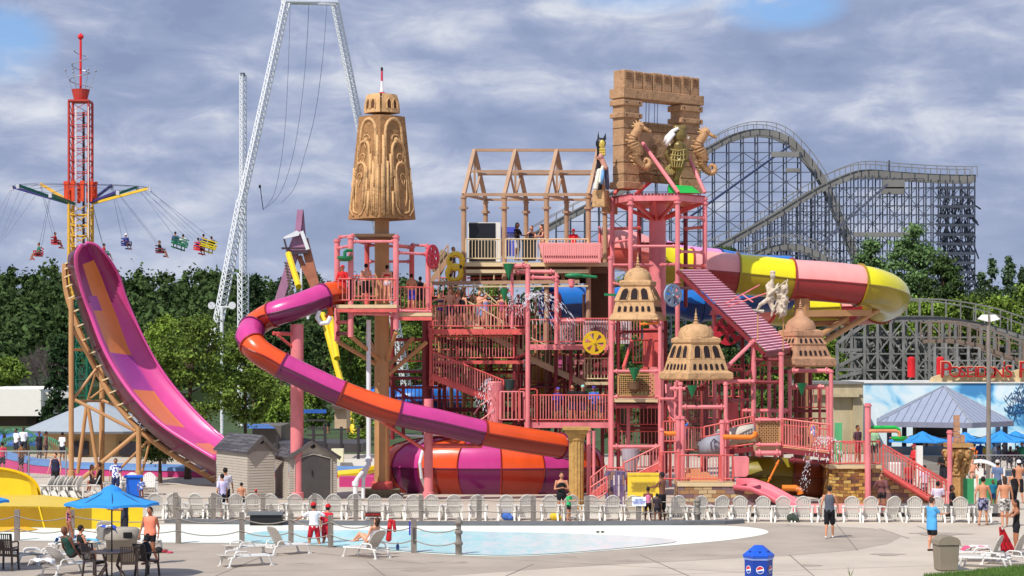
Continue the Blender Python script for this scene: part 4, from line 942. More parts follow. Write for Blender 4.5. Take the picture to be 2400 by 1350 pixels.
def bowl():
 cx,cy=P(1154,0,93.7).x,93.7;t=T('bowl_slide','big covered bowl slide striped in orange and magenta panels','water slide',(cx,cy,0))
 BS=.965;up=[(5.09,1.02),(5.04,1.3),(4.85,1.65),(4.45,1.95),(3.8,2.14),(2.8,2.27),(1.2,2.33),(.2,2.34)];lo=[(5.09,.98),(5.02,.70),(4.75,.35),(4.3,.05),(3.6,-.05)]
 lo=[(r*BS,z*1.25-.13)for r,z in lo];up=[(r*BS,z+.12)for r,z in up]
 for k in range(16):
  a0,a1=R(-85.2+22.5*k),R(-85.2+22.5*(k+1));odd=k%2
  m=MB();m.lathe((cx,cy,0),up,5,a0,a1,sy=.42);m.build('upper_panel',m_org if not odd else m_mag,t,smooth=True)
  m=MB();m.lathe((cx,cy,0),lo,5,a0,a1,sy=.42);m.build('lower_panel',m_orgd if not odd else m_magd,t,smooth=True)  # lower panels use the darkened copies, so their shade is in the colour
  m=MB();m.tube([V(cx+r*math.cos(a0),cy+r*math.sin(a0)*.42,z)*1.0+V(math.cos(a0)*.03,math.sin(a0)*.03,.01)for r,z in lo[::-1]+up[:-1]],.03,4);m.build('joint',m_orgd,t)
 m=MB();m.lathe((cx,cy,0),[(4.87,1.10),(4.97,1.10),(4.97,1.14),(4.87,1.14)],64,sy=.42);m.build('rim_seam',m_magd,t)
 for a in range(0,360,40):q=V(cx+3.4*math.cos(R(a)),cy+1.3*math.sin(R(a)),0);MB().cyl(q-V(0,0,.1),q+V(0,0,.3),.09).build('leg',m_drk,t)
 m=MB();m.tube([P(992,1050,91.3),P(984,1085,91.1),P(988,1120,91.2),P(998,1145,91.6)],.07,8);m.build('water_pipe',m_whitem,t)
 m=MB();m.tube([P(975,1046,92.6),P(1010,1018,92.6),P(1075,1020,92.6),P(1095,1040,92.6)],.07,8);m.tube([P(950,1020,92.6),P(1010,1024,92.6)],.05,8);m.build('water_pipe',m_whitem,t)
bowl()
def column(px,ytop,Y,r,label,flutes=14,ornate=False,mat=None):
 b=XZ(px,Y);zt=P(0,ytop,Y).z;t=T('ornamental_column',label,'column',b);mt=mat or m_rock;m=MB();n=flutes*4;vs=[];hs=[0.0,.25,zt-1.1*(1.2 if ornate else .45)]
 for z in hs:
  for k in range(n):a=2*PI*k/n;rr=r*(1-.10*(k%4==0)-.05*(k%4 in(1,3)));vs.append(b+V(rr*math.cos(a),rr*math.sin(a),z))
 m.add(vs,[(j*n+k,j*n+(k+1)%n,(j+1)*n+(k+1)%n,(j+1)*n+k)for j in range(2)for k in range(n)]);m.build('shaft',mt,t)
 m=MB();z=hs[-1]
 if ornate:
  m.lathe(b,[(r,z-.02),(r*1.18,z+.02),(r*1.18,z+.1),(r*1.02,z+.14),(r*1.1,z+.5),(r*1.5,z+1.05),(r*1.2,z+1.1)],16);m.box(b+V(0,0,z+1.2),r*3.3,r*3.3,.16);m.build('capital',mt,t)
  m=MB()
  for lv,rr,s in((.25,1.18,.13),(.52,1.35,.15),(.85,1.6,.17)):
   for k in range(9):a=2*PI*k/9+lv*3;q=b+V(rr*r*math.cos(a),rr*r*math.sin(a),z+lv);m.ell(q,s*.75,s*.75,s*1.15,7,5);m.ell(q+V(math.cos(a)*.08,math.sin(a)*.08,.12),s*.6,s*.6,s*.4,6,4)
  m.build('leaf_carving',mt,t,smooth=True)
 else:
  m.lathe(b,[(r*.98,z),(r*1.1,z+.05),(r*1.1,z+.14),(r*1.3,z+.3)],20);m.box(b+V(0,0,z+.38),r*3,r*3,.14);m.box(b+V(0,0,z+.5),r*3.6,r*3.6,.1);m.build('capital',mt,t)
 m=MB();m.lathe(b,[(r*1.3,0),(r*1.3,.12),(r*1.1,.2)],20);m.build('base',mt,t);return t
column(1351,1004,83.5,.30,'fluted sandstone column in front of the bowl slide',mat=art('gold_sandstone',(186,146,84),.35))
t=column(2246,1036,84.5,.30,'ornate carved capital column at the foot of the red stairs',ornate=True,mat=art('gold_sandstone2',(180,140,88),.35))
b=XZ(2242,84.5);z=P(0,1037,84.5).z;m=MB()
for k in range(5):m.box(b+V(0,0,z+.1+k*.22),.24-.01*k,.24,.2)
m.box(b+V(.22,0,z+.15),.18,.2,.3);m.build('stone_stub',m_dome2,t)
t=T('stair_tower','red steel landing tower coloured dark for its shade with railings behind the totem column','stair tower',XZ(960,94))
posts(t,[(920,740,1030,95,.10),(996,740,1025,93,.13),(1006,745,1010,95.5,.12),(945,900,1025,93,.08),(1030,900,1025,95.5,.07),(1042,900,1025,94.5,.08)],m_drk)
for py in(792,868,884,952):slab(t,916,1004,py,93,96,.12,m_drk)
railing(t,(920,852,93.1),(1000,852,93.1),1.0,m_coral);railing(t,(920,940,93.1),(1000,940,93.1),1.0,m_drk);railing(t,(920,985,93.1),(1000,985,93.1),1.0,m_drk)
pipes(t,[((918,908,93),(1040,908,93),.06,m_drk),((918,905,93),(1000,960,93),.05,m_drk),((1000,770,93),(1010,1000,95),.06,m_drk)],m_drk)
t=T('stair_structure','coral pink decks, railings and stair flights in the centre of the play structure','play tower',XZ(1130,92))
def beam(px0,px1,py0,py1,Y,mat=m_pink,th=.12,name='beam',bolts=0):
 m=MB();a,b=P(px0,py0,Y),P(px1,py1,Y);m.bx(a.x,b.x,Y,Y+th,b.z,a.z)
 if bolts:
  for k in range(bolts):q=V(a.x+(b.x-a.x)*(k+.5)/bolts,Y-.01,(a.z+b.z)/2-.04);m.box(q,.035,.03,.035)
 return m.build(name,mat,t)
beam(1010,1236,771,784,92.8,m_coral,bolts=14);slab(t,1010,1236,773,93,96.5,.06,m_drk)
beam(1014,1228,845,853,93.2,m_coral,bolts=14);slab(t,1014,1236,847,93.4,96.5,.06,m_drk)
beam(1240,1430,807,820,92.8,m_pink,bolts=10);slab(t,1240,1430,809,93,96.5,.06,m_drk)
beam(1229,1446,990,1003,91.6,m_pink,bolts=0);slab(t,1229,1446,992,91.8,96,.06,m_drk)
railing(t,(1010,770,92.8),(1236,770,92.8),1.0,m_coral,sp=.13);railing(t,(1012,769,96.4),(1236,769,96.4),1.0,m_coral,sp=.16)
railing(t,(1012,844,93.2),(1204,844,93.2),1.05,m_coral,sp=.13);railing(t,(1012,843,96.3),(1236,843,96.3),1.05,m_tanst,sp=.17)
railing(t,(1020,905,94.5),(1110,905,94.5),1.0,m_coral,sp=.13)
railing(t,(1240,806,92.8),(1300,806,92.8),1.05,m_coral,sp=.14);railing(t,(1300,806,92.8),(1440,806,92.8),1.1,m_coral,sp=.11)
railing(t,(1240,989,91.6),(1432,989,91.6),1.15,m_coral,sp=.12,bal=.02);railing(t,(1172,989,91.8),(1228,989,91.8),1.3,m_pink,sp=.16,bal=.025);railing(t,(1240,985,96),(1432,985,96),1.1,m_coral,sp=.2)
railing(t,(1370,893,93.5),(1432,893,93.5),1.0,m_beige,sp=.14);beam(1368,1436,895,902,93.4,m_beige,name='kick_plate')
posts(t,[(1010,768,905,92.7,.08,m_coral),(1237,620,1004,91.5,.10),(1206,784,1005,93.5,.09,m_drk),(1222,786,1020,95,.07,m_drk),(1304,652,806,91.8,.09),(1303,820,1020,94,.08,m_drk),(1323,820,990,95,.08,m_drk),(1338,820,990,93.6,.08,m_drk),(1431,600,1165,91.2,.10),(1412,1003,1180,92.5,.08,m_drk),(1380,1003,1190,84.6,.085),(1392,1010,1190,85.6,.06),(1200,625,770,92,.07)],m_pink)
pipes(t,[((1200,625,92),(1234,622,91.6),.09),((1206,637,92),(1300,637,91.9),.08),((1240,650,91.6),(1304,652,91.8),.075),((1304,640,91.9),(1306,668,91.8),.08),((1210,840,93.4),(1237,828,91.6),.07,m_drk),((1178,680,92),(1200,681,92),.05),((1290,752,92),(1370,752,92),.07)],m_pink)
def flight(t,A,B,h,mat,sp=.15,step_mat=None,w=1.2,strg=.22,Yd=1.,steps=12):
 a,b=P(*A),P(*B);railing(t,A,B,h,mat,sp=sp)
 m=MB();m.bar(a-V(0,0,.05),b-V(0,0,.05),.05,strg);m.build('stringer',mat,t)
 if step_mat:
  m=MB()
  for k in range(steps):q=a.lerp(b,(k+.5)/steps)+V(0,w/2*Yd,0);m.box(q,abs(b.x-a.x)/steps+.03,w,.05)
  m.build('treads',step_mat,t)
flight(t,(1010,880,92.4),(1180,948,92.4),1.05,m_coral,.12,m_drk)
railing(t,(1014,875,93.8),(1180,945,93.8),1.0,m_coral,sp=.14)
flight(t,(1092,752,94),(1226,828,94),.9,m_beige,.2,m_beige);flight(t,(1240,838,94.4),(1376,902,94.4),.9,m_beige,.2,m_beige)
railing(t,(1110,705,95),(1180,765,95),.8,m_beige,sp=.3)
m=MB();m.tube([P(1110,972,91.9),P(1125,950,91.9),P(1150,935,91.9)],.035,6);m.tube([P(1118,990,91.9),P(1150,968,91.9)],.035,6);m.build('handrail',m_pink,t)
for px in(1225,1250):m=MB();x0=px;m.tube([P(x0-9,988,91.5),P(x0-9,915,91.5),P(x0-6,912,91.5),P(x0+6,912,91.5),P(x0+9,915,91.5),P(x0+9,988,91.5)],.03,6);m.build('gate_loop',m_coral,t)
for a_,b_ in(((1012,790,96.6),(1204,840,96.6)),((1012,850,96.6),(1204,905,96.6)),((1240,915,96.2),(1430,830,96.2)),((1012,960,95.8),(1230,960,95.8)),((1012,1000,95.8),(1230,1000,95.8)),((1100,720,96.5),(1236,780,96.5))):MB().bar(P(*a_),P(*b_),.12,.2).build('beam',m_drk,t)
posts(t,[(1058,670,1010,96.8,.09,m_tanst),(1087,670,1010,96.4,.09,m_tanst),(1120,784,1015,95.2,.07,m_drk),(1150,784,1015,96.4,.08,m_drk),(1262,820,1000,96.3,.08,m_tanst),(1290,820,1000,95.8,.07,m_drk),(1355,820,990,96.3,.07,m_drk),(1408,820,990,95.6,.07,m_drk),(1180,600,770,96.6,.06,m_coral)],m_drk)
slab(t,1240,1430,905,95,96.6,.08,m_drk);slab(t,1100,1236,925,94.8,96.6,.08,m_brown);railing(t,(1245,903,95),(1368,903,95),.9,m_drk,sp=.16);railing(t,(1100,922,94.9),(1236,922,94.9),.9,m_coral,sp=.15)
flight(t,(1240,1000,95.4),(1330,925,95.4),.8,m_drk,.2,m_brown)
m=MB();m.bx(P(1180,0,97).x,P(1232,0,97).x,97,97.2,P(0,770,97).z,P(0,710,97).z);m.build('tunnel_wall',C((110,52,66),.6),t)
for a_,b_,cc_ in((1300,1340,(206,96,150)),(1345,1372,(196,120,130)),(1390,1425,(150,60,70))):m=MB();m.bx(P(a_,0,97.4).x,P(b_,0,97.4).x,97.4,97.5,P(0,890,97.4).z,P(0,835,97.4).z);m.build('side_panel',C(cc_,.5),t)
for py_,a_,b_ in((735,1240,1300),(800,1015,1236),(868,1015,1236),(880,1245,1430),(935,1015,1230),(985,1015,1230),(945,1240,1430),(700,1015,1180)):
 railing(t,(a_,py_,97.6),(b_,py_,97.6),.95,m_coral,sp=.22);beam(a_,b_,py_,py_+5,97.6,m_drk)
posts(t,[(x_,690,1015,97.5,.06,m_coral if k_%2 else m_tanst)for k_,x_ in enumerate((1030,1072,1106,1138,1170,1215,1255,1312,1368,1420))],m_coral)
for a,b in((1311,1348),(1366,1424),(1442,1480)):
 m=MB();m.bx(P(a,0,92.95).x,P(b,0,92.95).x,92.95,93.0,P(0,806,92.95).z,P(0,752,92.95).z);m.build('screen_panel',C((226,214,218)),t)
 m=MB()
 for k in range(int((b-a)/6)):
  x=a+4+k*6;m.bar(P(x,752,92.9),P(x,806,92.9),.02)
 cxx=(a+b)/2
 for s in(-1,1):m.tube([P(cxx+s*q,778+w_,92.88)for q,w_ in((0,14),(6,6),(10,-2),(7,-9),(2,-7),(3,-1),(6,0))],.018,4)
 m.tube([P(cxx,795,92.88),P(cxx,762,92.88)],.02,4);m.build('scroll_ironwork',C((96,84,96)),t)
b=XZ(1160,92.2);t2=T('water_silo','fat pink upright water tank spraying mist between the railings','tank',b);m=MB();m.lathe(b,[(.33,P(0,1022,92.2).z),(.33,P(0,897,92.2).z),(.30,P(0,894,92.2).z),(.001,P(0,894,92.2).z)],22);m.build('shell',m_pink,t2)
b=P(1193,912,92.6);m=MB();m.lathe(b,[(.001,0),(.24,0),(.26,.40),(.22,.42),(.001,.42)],16);tag(m.build('water_drum',C((44,60,58),.5),None,loc=b),'dark green grey drum beside the pink water tank','drum')
wheel(1393,803,90.9,.50,(214,176,30),'yellow spoked wheel on the pink pipe frame',rz=4)
bucket(1192,618,91.6,'green pointed bucket at the upper left of the pink arch pipes',w=.5,h=.7);bucket(1182,676,91.6,'green pointed bucket above the water spray',w=.4,h=.6)
m=MB();
b=P(1345,646,91.3);t2=T('water_shoe','dark green slipper shaped water spout above the pink frame','water spout',b)
m.ell(b,.42,.2,.12);m.caps(b+V(.25,0,0),.10,b+V(.95,0,-.06),.07,8);m.build('spout',m_green,t2,remesh=.03);MB().lathe(b+V(-.1,0,-.35),[(.01,-.2),(.12,-.1),(.14,.2)],10).build('support',m_pink,t2)
m=MB();m.bar(P(1416,690,90),P(1450,692,90),.1,.1);tag(m.build('water_spout',m_green,None,loc=P(1430,691,90)),'short green spout left of the smallest windowed dome','water spout')
m_spray=M('spray_water',(235,238,245),.2,var=.02);
def spray(name,src,ends,label,n=22,r=.012,arc=.8,seedv=1):
 rr=random.Random(seedv);m=MB();a=P(*src)
 for e in ends:
  b=P(*e)
  for k in range(n):
   u=rr.random();q=a.lerp(b,u)+V(0,0,arc*4*u*(1-u))+V(rr.gauss(0,.05),rr.gauss(0,.08),rr.gauss(0,.04));d=(b-a)*.03+V(0,0,arc*4*(1-2*u)*.03);s=r*(.5+rr.random())
   m.bar(q,q+d*(1+rr.random()),s,s)
 return tag(m.build(name,m_spray,None,loc=a),label,'water spray',kind='stuff')
spray('water_spray',(1225,720,91.3),[(1250+k*9,752+(k%3)*4,91+(k%4)*.3)for k in range(12)],'fan of falling water drops under the pink arch pipes',n=26,arc=.9)
spray('water_spray',(1205,700,91.3),[(1185+k*8,742,91+(k%4)*.3)for k in range(6)],'small water spray left of the pink arch post',n=20,arc=.3,seedv=5)
spray('water_spray',(1150,890,91.8),[(1112+k*6,950+k*3,91.6)for k in range(7)],'misty water drops left of the pink water tank',n=26,arc=.35,seedv=3)
spray('water_spray',(1930,1040,83),[(1890+k*12,1078,82.8)for k in range(9)],'spray of drops at the small pink bridge',n=18,arc=.5,seedv=4)
spray('water_spray',(1895,1075,82.8),[(1868+k*6,1150,82.7)for k in range(5)],'dripping water sheet before the yellow and brown barrel',n=16,arc=.0,seedv=8,r=.01)
m_house=M('house_steel',(178,142,112),.55,var=.08,scale=1.5,dirt=.15)
t=T('house_frame','open tan steel house frame with gabled trusses over the upper deck','play tower',XZ(1240,98))
fx=[1087,1182,1281,1379];bxs=[1138,1233,1328,1418];axs=[1112,1208,1305,1402];Yf,Yb,Ya=96.,99.5,97.7
for i in range(4):
 y1=[660,700,1000,900][i]
 posts(t,[(fx[i],458,y1,Yf,.115),(bxs[i],470,640,Yb,.11)],m_house)
 for px,Y,py in((fx[i],Yf,487),(bxs[i],Yb,497)):MB().cyl(P(px,py+3,Y),P(px,py-2,Y),.20,n=10).build('collar',m_house,t)
 A,B,D=P(fx[i],456,Yf),P(axs[i],352,Ya),P(bxs[i],468,Yb)
 for a,b,nm,w in((A,B,'rafter',.16),(B,D,'rafter',.16),(A,D,'tie_beam',.12),(B,A.lerp(D,.5),'king_post',.10),(A.lerp(B,.5),A.lerp(D,.5),'strut',.08),(D.lerp(B,.5),A.lerp(D,.5),'strut',.08)):MB().bar(a,b,w).build(nm,m_house,t)
for i in range(3):
 for(xs,y,Y,w)in((fx,456,Yf,.13),(bxs,468,Yb,.11),(axs,352,Ya,.13)):
  MB().bar(P(xs[i],y,Y),P(xs[i+1],y,Y),w).build('purlin',m_house,t)
 for(o,y0,Y0)in((fx,456,Yf),(bxs,468,Yb)):
  a=P(o[i],y0,Y0).lerp(P(axs[i],352,Ya),.52);b=P(o[i+1],y0,Y0).lerp(P(axs[i+1],352,Ya),.52);MB().bar(a,b,.11).build('purlin',m_house,t)
slab(t,1086,1426,615,95.7,100,.18,m_beige);m=MB();m.bx(P(1090,0,96).x,P(1424,0,96).x,96,99.9,P(0,640,96).z,P(0,625,96).z);m.build('underdeck',m_brown,t)
for a,b in((1092,1173),(1185,1280),(1284,1378)):railing(t,(a,611,95.9),(b,611,95.9),.97,m_beige,sp=.14)
m=MB();m.bx(P(1092,0,95.6).x,P(1380,0,95.6).x,95.4,95.7,P(0,640,95.5).z,P(0,632,95.5).z);m.build('valance',m_beige,t)
beamY=95.2
MB().bar(P(1005,664,beamY),P(1358,660,beamY),.16).build('beam',m_house,t);MB().bar(P(1060,672,94.9),P(1378,670,94.9),.07).build('beam',m_beige,t)
posts(t,[(1126,632,660,96,.04,m_beige),(1158,632,660,96,.04,m_beige),(1058,600,662,96,.06),(1215,640,662,97,.10),(1320,640,662,97,.09),(1030,615,662,96,.05)],m_house)
m=MB()
for k in range(9):m.bx(P(1384+k*5,0,97).x,P(1387.5+k*5,0,97).x,97,97.1,P(0,745,97).z,P(0,632,97).z)
m.bx(P(1382,0,97.2).x,P(1428,0,97.2).x,97.2,99.5,P(0,745,97).z,P(0,628,97).z);m.build('slatted_wall',m_brown,t)
m=MB();m.bx(P(1100,0,97).x,P(1380,0,97).x,99.0,99.2,P(0,664,99).z,P(0,640,99).z);m.build('back_wall',M('underdeck_dark',(70,60,44),.9),t)
flight(t,(1008,660,96),(1050,605,96),.6,m_house,.3);m=MB();m.bar(P(1022,640,96.2),P(1046,590,96.2),.1,.5);m.build('side_panel',M('khaki_panel',(150,134,104),.6),t)
t=T('screen_cabinet','white cabinet with a large black display screen on the upper deck','display',P(1134,614,96.6))
m=MB();m.bx(P(1096,0,96.6).x,P(1173,0,96.6).x,96.6,97.5,P(0,614,96.6).z,P(0,521,96.6).z);m.build('cabinet',m_white,t)
m=MB();m.bx(P(1099,0,96.6).x,P(1161,0,96.6).x,96.56,96.62,P(0,559,96.6).z,P(0,523,96.6).z);m.build('screen',C((30,31,38),.35),t)
m=MB();m.bx(P(1099,0,96.6).x,P(1161,0,96.6).x,96.56,96.62,P(0,612,96.6).z,P(0,563,96.6).z);m.build('speaker_grille',C((36,34,38),.7),t)
a=P(1192,600,97.2);t=T('ride_sign','tall blue sign with small white print behind the upper railing','sign',a)
m=MB();m.bx(P(1174,0,97.2).x,P(1208,0,97.2).x,97.2,97.26,a.z,P(0,532,97.2).z);m.build('panel',C((84,96,200)),t);text('TORNADO RIDE\nSLIDE RULES\nFOUR PER RAFT\nHOLD ON',.1,C((235,238,250)),t,P(1192,556,97.15))
a=P(1240,611,97);t=T('litter_bin','dark square litter bin behind the beige railing of the upper deck','bin',a);MB().box(a+V(0,0,.45),.62,.6,.9).build('body',C((40,36,38)),t,bevel=.03);MB().box(a+V(0,0,.93),.68,.66,.08).build('lid',C((50,46,48)),t)
t=T('slide_tub','pink ribbed start tub of the big tube slide on the upper deck','slide tub',P(1335,615,95.2));m=MB()
z0,z1=P(0,616,95.2).z,P(0,569,95.2).z;xa,xb=P(1262,0,95.2).x,P(1408,0,95.2).x
m_pale=M('pale_pink_gloss',(240,158,152),.3,var=.04,coat=.4)
m.hexa([(xa+.25,95.2,z0),(xb,95.2,z0),(xb,97.6,z0),(xa+.25,97.6,z0),(xa,95.2,z1),(xb,95.2,z1),(xb,97.6,z1),(xa,97.6,z1)])
for k in range(26):m.box((xa+.2+k*.105,95.19,(z0+z1)/2+.08),.03,.03,(z1-z0)*.7)
m.build('tub',m_pale,t);m=MB()
for k in range(24):m.box((xa+.3+k*.10,95.18,z0+.28),.05,.03,.09)
m.build('vent_slots',m_drk,t);m=MB()
for k in range(24):m.box((xa+.3+k*.10,95.14,z0+.07),.06,.1,.12)
m.build('roller_row',m_pale,t)
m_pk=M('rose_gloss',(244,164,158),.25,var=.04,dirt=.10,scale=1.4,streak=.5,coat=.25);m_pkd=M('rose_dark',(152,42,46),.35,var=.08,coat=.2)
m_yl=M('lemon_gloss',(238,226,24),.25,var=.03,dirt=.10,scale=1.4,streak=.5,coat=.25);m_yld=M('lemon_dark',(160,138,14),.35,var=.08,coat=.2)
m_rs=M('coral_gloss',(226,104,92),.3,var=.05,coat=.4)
pk,yl,rs=(m_pk,m_pkd),(m_yl,m_yld),(m_pk,m_rs)  # dark partners paint the shade on the lower tube halves
t=T('raft_slide','huge pink and yellow enclosed raft slide curving to the right','water slide',XZ(1760,100))
ctrl=[(1404,583,100.9),(1450,584,100.9),(1490,594,101.2),(1530,610,101.8),(1580,625,102.2),(1640,634,102.4),(1725,642,102.6),(1790,648,102.8),(1852,655,103.0),(1930,660,103.3),(2012,668,103.6),(2050,676,104.2),(2080,688,105.6),(2086,700,108.1),(2062,712,110.6),(2030,718,112.1),(1970,720,112.6),(1880,722,112.6),(1790,718,111.6),(1720,705,109.6),(1680,690,107.6)]
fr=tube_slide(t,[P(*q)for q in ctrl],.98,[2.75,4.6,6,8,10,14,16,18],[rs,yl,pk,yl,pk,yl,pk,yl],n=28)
q,x_,y_=fr[0];MB().cyl(q-V(.02,0,0),q+V(.02,0,0),.99,n=28).build('end_cap',m_rs,t)
for k in range(4):MB().cyl(q+V(.02+k*.1,0,0),q+V(.07+k*.1,0,0),1.02,n=28).build('end_rib',m_pkd,t)
for a,b in(((1990,742,104),(1860,736,104)),((1870,760,104),(1990,756,104)),((1985,745,104),(1900,800,102)),((1880,700,103),(1880,1140,103)),((2075,715,105),(1925,805,103)),((1960,762,104),(1920,790,103))):MB().cyl(P(*a),P(*b),.14 if a[0]!=1880 else .38,n=10).build('support',m_tanst,t)
MB().bar(P(1885,735,102),P(2040,733,104),.22,.3).build('support',m_tanst,t)
t=T('tube_slide','blue enclosed tube slide behind the centre of the play structure','water slide',XZ(1500,106));bl=(m_blue,m_dblue)  # darker blue paints the shaded underside
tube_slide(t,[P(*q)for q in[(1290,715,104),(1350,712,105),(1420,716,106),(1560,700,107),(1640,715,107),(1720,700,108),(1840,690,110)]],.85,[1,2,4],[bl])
t=T('tube_slide','blue enclosed tube slide low behind the landing tower','water slide',XZ(960,100));tube_slide(t,[P(*q)for q in[(880,945,101),(940,943,100),(1000,938,100),(1060,945,101)]],.72,[1,2],[bl])
t=T('tube_slide','dull yellow tube slide inside the centre of the play structure','water slide',XZ(1270,98));tube_slide(t,[P(*q)for q in[(1215,872,100),(1255,880,98),(1290,905,97.5),(1300,930,99)]],.62,[],[(m_yld,m_yld)])
t=T('tube_slide','violet and blue upper tube slide crossing behind the pink tower','water slide',XZ(1600,104))
m_vi=M('lilac_gloss',(226,150,206),.3,var=.04,coat=.4);tube_slide(t,[P(*q)for q in[(1560,590,104),(1620,603,104),(1690,610,105),(1760,622,106),(1850,625,107)]],.55,[1.9],[(m_vi,m_vi),bl])
MB()
t=T('pink_tower','pink steel tower with a hexagonal top platform below the stone portal','play tower',XZ(1541,96.5))
b=XZ(1541,96.5);MB().lathe(b,[(.38,0),(.38,P(0,465,96.5).z)],22).build('column',m_pink,t,smooth=True)
hexp=[(1435,96),(1478,94),(1588,93.8),(1652,95.5),(1607,99),(1498,99.2)];z=P(0,457,94).z
pt=[V((px-CX)*Y/F,Y,z)for px,Y in hexp];m=MB();m.prism([q+V(0,0,-.22)for q in pt],V(0,0,.2));m.build('platform',m_coral,t)
m=MB()
for a_,b_ in zip(pt,pt[1:]+pt[:1]):m.bar(a_-V(0,0,.13),b_-V(0,0,.13),.06,.26)
m.build('rim',m_pink,t)
m=MB()
for a_,b_ in zip(pt,pt[1:]+pt[:1]):
 for k in range(14):q=a_.lerp(b_,(k+.5)/14);m.box(q+V(0,0,.03),.1,.1,.08)
m.build('drain_teeth',m_drk,t)
for q in pt+[pt[1].lerp(pt[2],.5),pt[3].lerp(pt[4],.5)]:a=b+V(0,0,P(0,520,96.5).z);d=(q-V(0,0,.2));MB().bar(a+(d-a).normalized()*.3,d.lerp(a,.04),.12,.16).build('brace',m_coral,t)
posts(t,[(1435,462,745,96,.105),(1478,462,640,94,.105),(1588,462,1000,93.8,.105),(1652,462,638,95.5,.105),(1607,465,720,99,.10,m_drk),(1498,465,640,99.2,.10,m_drk)],m_pink)
for px,py,Y in((1435,478,96),(1478,478,94),(1588,474,93.8),(1652,477,95.5),(1435,662,96),(1588,662,93.8)):MB().cyl(P(px,py+2,Y),P(px,py-2,Y),.17,n=10).build('collar',m_pink,t)
pipes(t,[((1435,536,96),(1500,535,99.2),.07,m_coral),((1435,569,96),(1478,562,94)),((1480,577,94),(1587,577,93.8)),((1590,508,93.8),(1650,511,95.5)),((1607,536,99),(1650,532,95.5),.07,m_coral),((1590,589,93.8),(1650,592,95.5)),((1435,621,96),(1478,621,94)),((1478,620,94),(1530,621,95)),((1548,621,95),(1588,619,93.8)),((1588,622,93.8),(1652,624,95.5),.07,m_coral),((1500,571,99.2),(1607,571,99),.06,m_drk),((1435,664,96),(1460,668,93)),((1588,675,93.8),(1640,676,97),.06,m_drk)],m_pink)
for a_,b_ in(((1506,335,95.6),(1590,452,94)),((1612,365,96.5),(1652,452,95.5)),((1440,455,96),(1478,400,96.6)),((1497,460,99),(1500,400,98)),((1490,455,99),(1525,425,97.5))):MB().cyl(P(*a_),P(*b_),.09,n=10).build('stay',m_pink if a_[0]>1500 else m_coral,t)
m=MB();gz=lambda px,py,Y:P(px,py,Y)
m.add([gz(1566,452,94.4),gz(1640,452,95.4),gz(1640,450,97.5),gz(1566,450,97.2),gz(1566,432,95),gz(1622,436,95.8),gz(1622,436,97),gz(1566,432,97)],[(3,2,1,0),(4,5,6,7),(0,1,5,4),(1,2,6,5),(2,3,7,6),(3,0,4,7)])
m.build('green_roof',M('bright_green',(30,180,74),.4,var=.04),t)
O=V(4.98,95,0);U_=V(.771,.636,0);W_=V(-.636,.771,0)
def Q(u,w,z):return O+U_*u+W_*w+V(0,0,z)
def zq(py,Y=95.):return P(0,py,Y).z
def qbox(m,u0,u1,w0,w1,z0,z1):return m.hexa([Q(u0,w0,z0),Q(u1,w0,z0),Q(u1,w1,z0),Q(u0,w1,z0),Q(u0,w0,z1),Q(u1,w0,z1),Q(u1,w1,z1),Q(u0,w1,z1)])
t=T('stone_portal','big carved brown stone gate standing on top of the pink tower','stone gate',Q(2.3,.4,zq(440)))
for u0,u1 in((-.02,.96),(3.55,4.75)):
 m=MB();qbox(m,u0,u1,0,.72,zq(430),zq(228))
 for j in range(6):zj=zq(430-j*26);qbox(m,u0-.012,u1+.012,-.012,.732,zj,zj+.03)if False else None
 m.build('pillar',m_rock2,t,bevel=.03)
 for yb in(300,340,380,408):m=MB();qbox(m,u0-.004,u1+.004,-.004,.724,zq(yb),zq(yb)+.035);m.build('mortar_joint',C((92,62,38),.9),t)
 for y0_,y1_ in((246,232),(275,263),(442,425)):m=MB();qbox(m,u0-.1,u1+.1,-.1,.82,zq(y0_),zq(y1_));m.build('band',m_rock2,t,bevel=.03)
 m=MB()
 for uu in(u0+.1,u1-.1):
  for yb in(239,269):m.cyl(Q(uu,-.1,zq(yb)),Q(uu,-.13,zq(yb)),.035,n=8)
 m.build('bolt',m_void,t)
m=MB();qbox(m,-.12,4.9,-.12,.84,zq(229),zq(206));m.build('lintel',m_rock2,t,bevel=.03)
m=MB();nb=8
for k in range(nb):
 u0=.02+k*4.74/nb;qbox(m,u0,u0+4.74/nb-.04,0,.72,zq(206),zq(162+(k%3)))
m.build('crown_block',m_rock2,t,bevel=.04)
m=MB()
def fret(m,uc,w,z0,z1,cell=.07):
 pat=["1111101","1000101","1011101","1010001","1011111","1000000","1111111"];hh=(z1-z0)
 rows=int(hh/(cell*7))or 1
 for rr_ in range(rows):
  for j,row in enumerate(pat):
   for i,ch in enumerate(row if rr_%2==0 else row[::-1]):
    if ch=='1':u0=uc-3.5*cell+i*cell;zz_=z1-(rr_*7.5+j+1)*cell;qbox(m,u0+.008,u0+cell-.008,w-.02,w,zz_+.008,zz_+cell-.008)
for k in range(nb):m=MB();fret(m,.02+(k+.47)*4.74/nb,-.005,zq(199),zq(168),.045);m.build('fret_carving',C((112,76,46),.9),t)
t2=T('hanging_panel','square stone relief slab hung on cables inside the stone gate','stone panel',Q(2.2,.2,zq(425)))
m=MB();qbox(m,.9,3.62,.14,.46,zq(422),zq(280));m.build('slab',m_rock2,t2,bevel=.03)
m=MB()
for k in range(9):fret(m,1.06+k*.30,.135,zq(297),zq(284),.036)
for k in range(9):fret(m,1.06+k*.30,.135,zq(420),zq(407),.036)
m.build('fret_carving',C((120,86,46),.8),t2)
m=MB();qbox(m,.9,3.62,.12,.14,zq(303),zq(300));qbox(m,.9,3.62,.12,.14,zq(405),zq(402))
rr=random.Random(4)
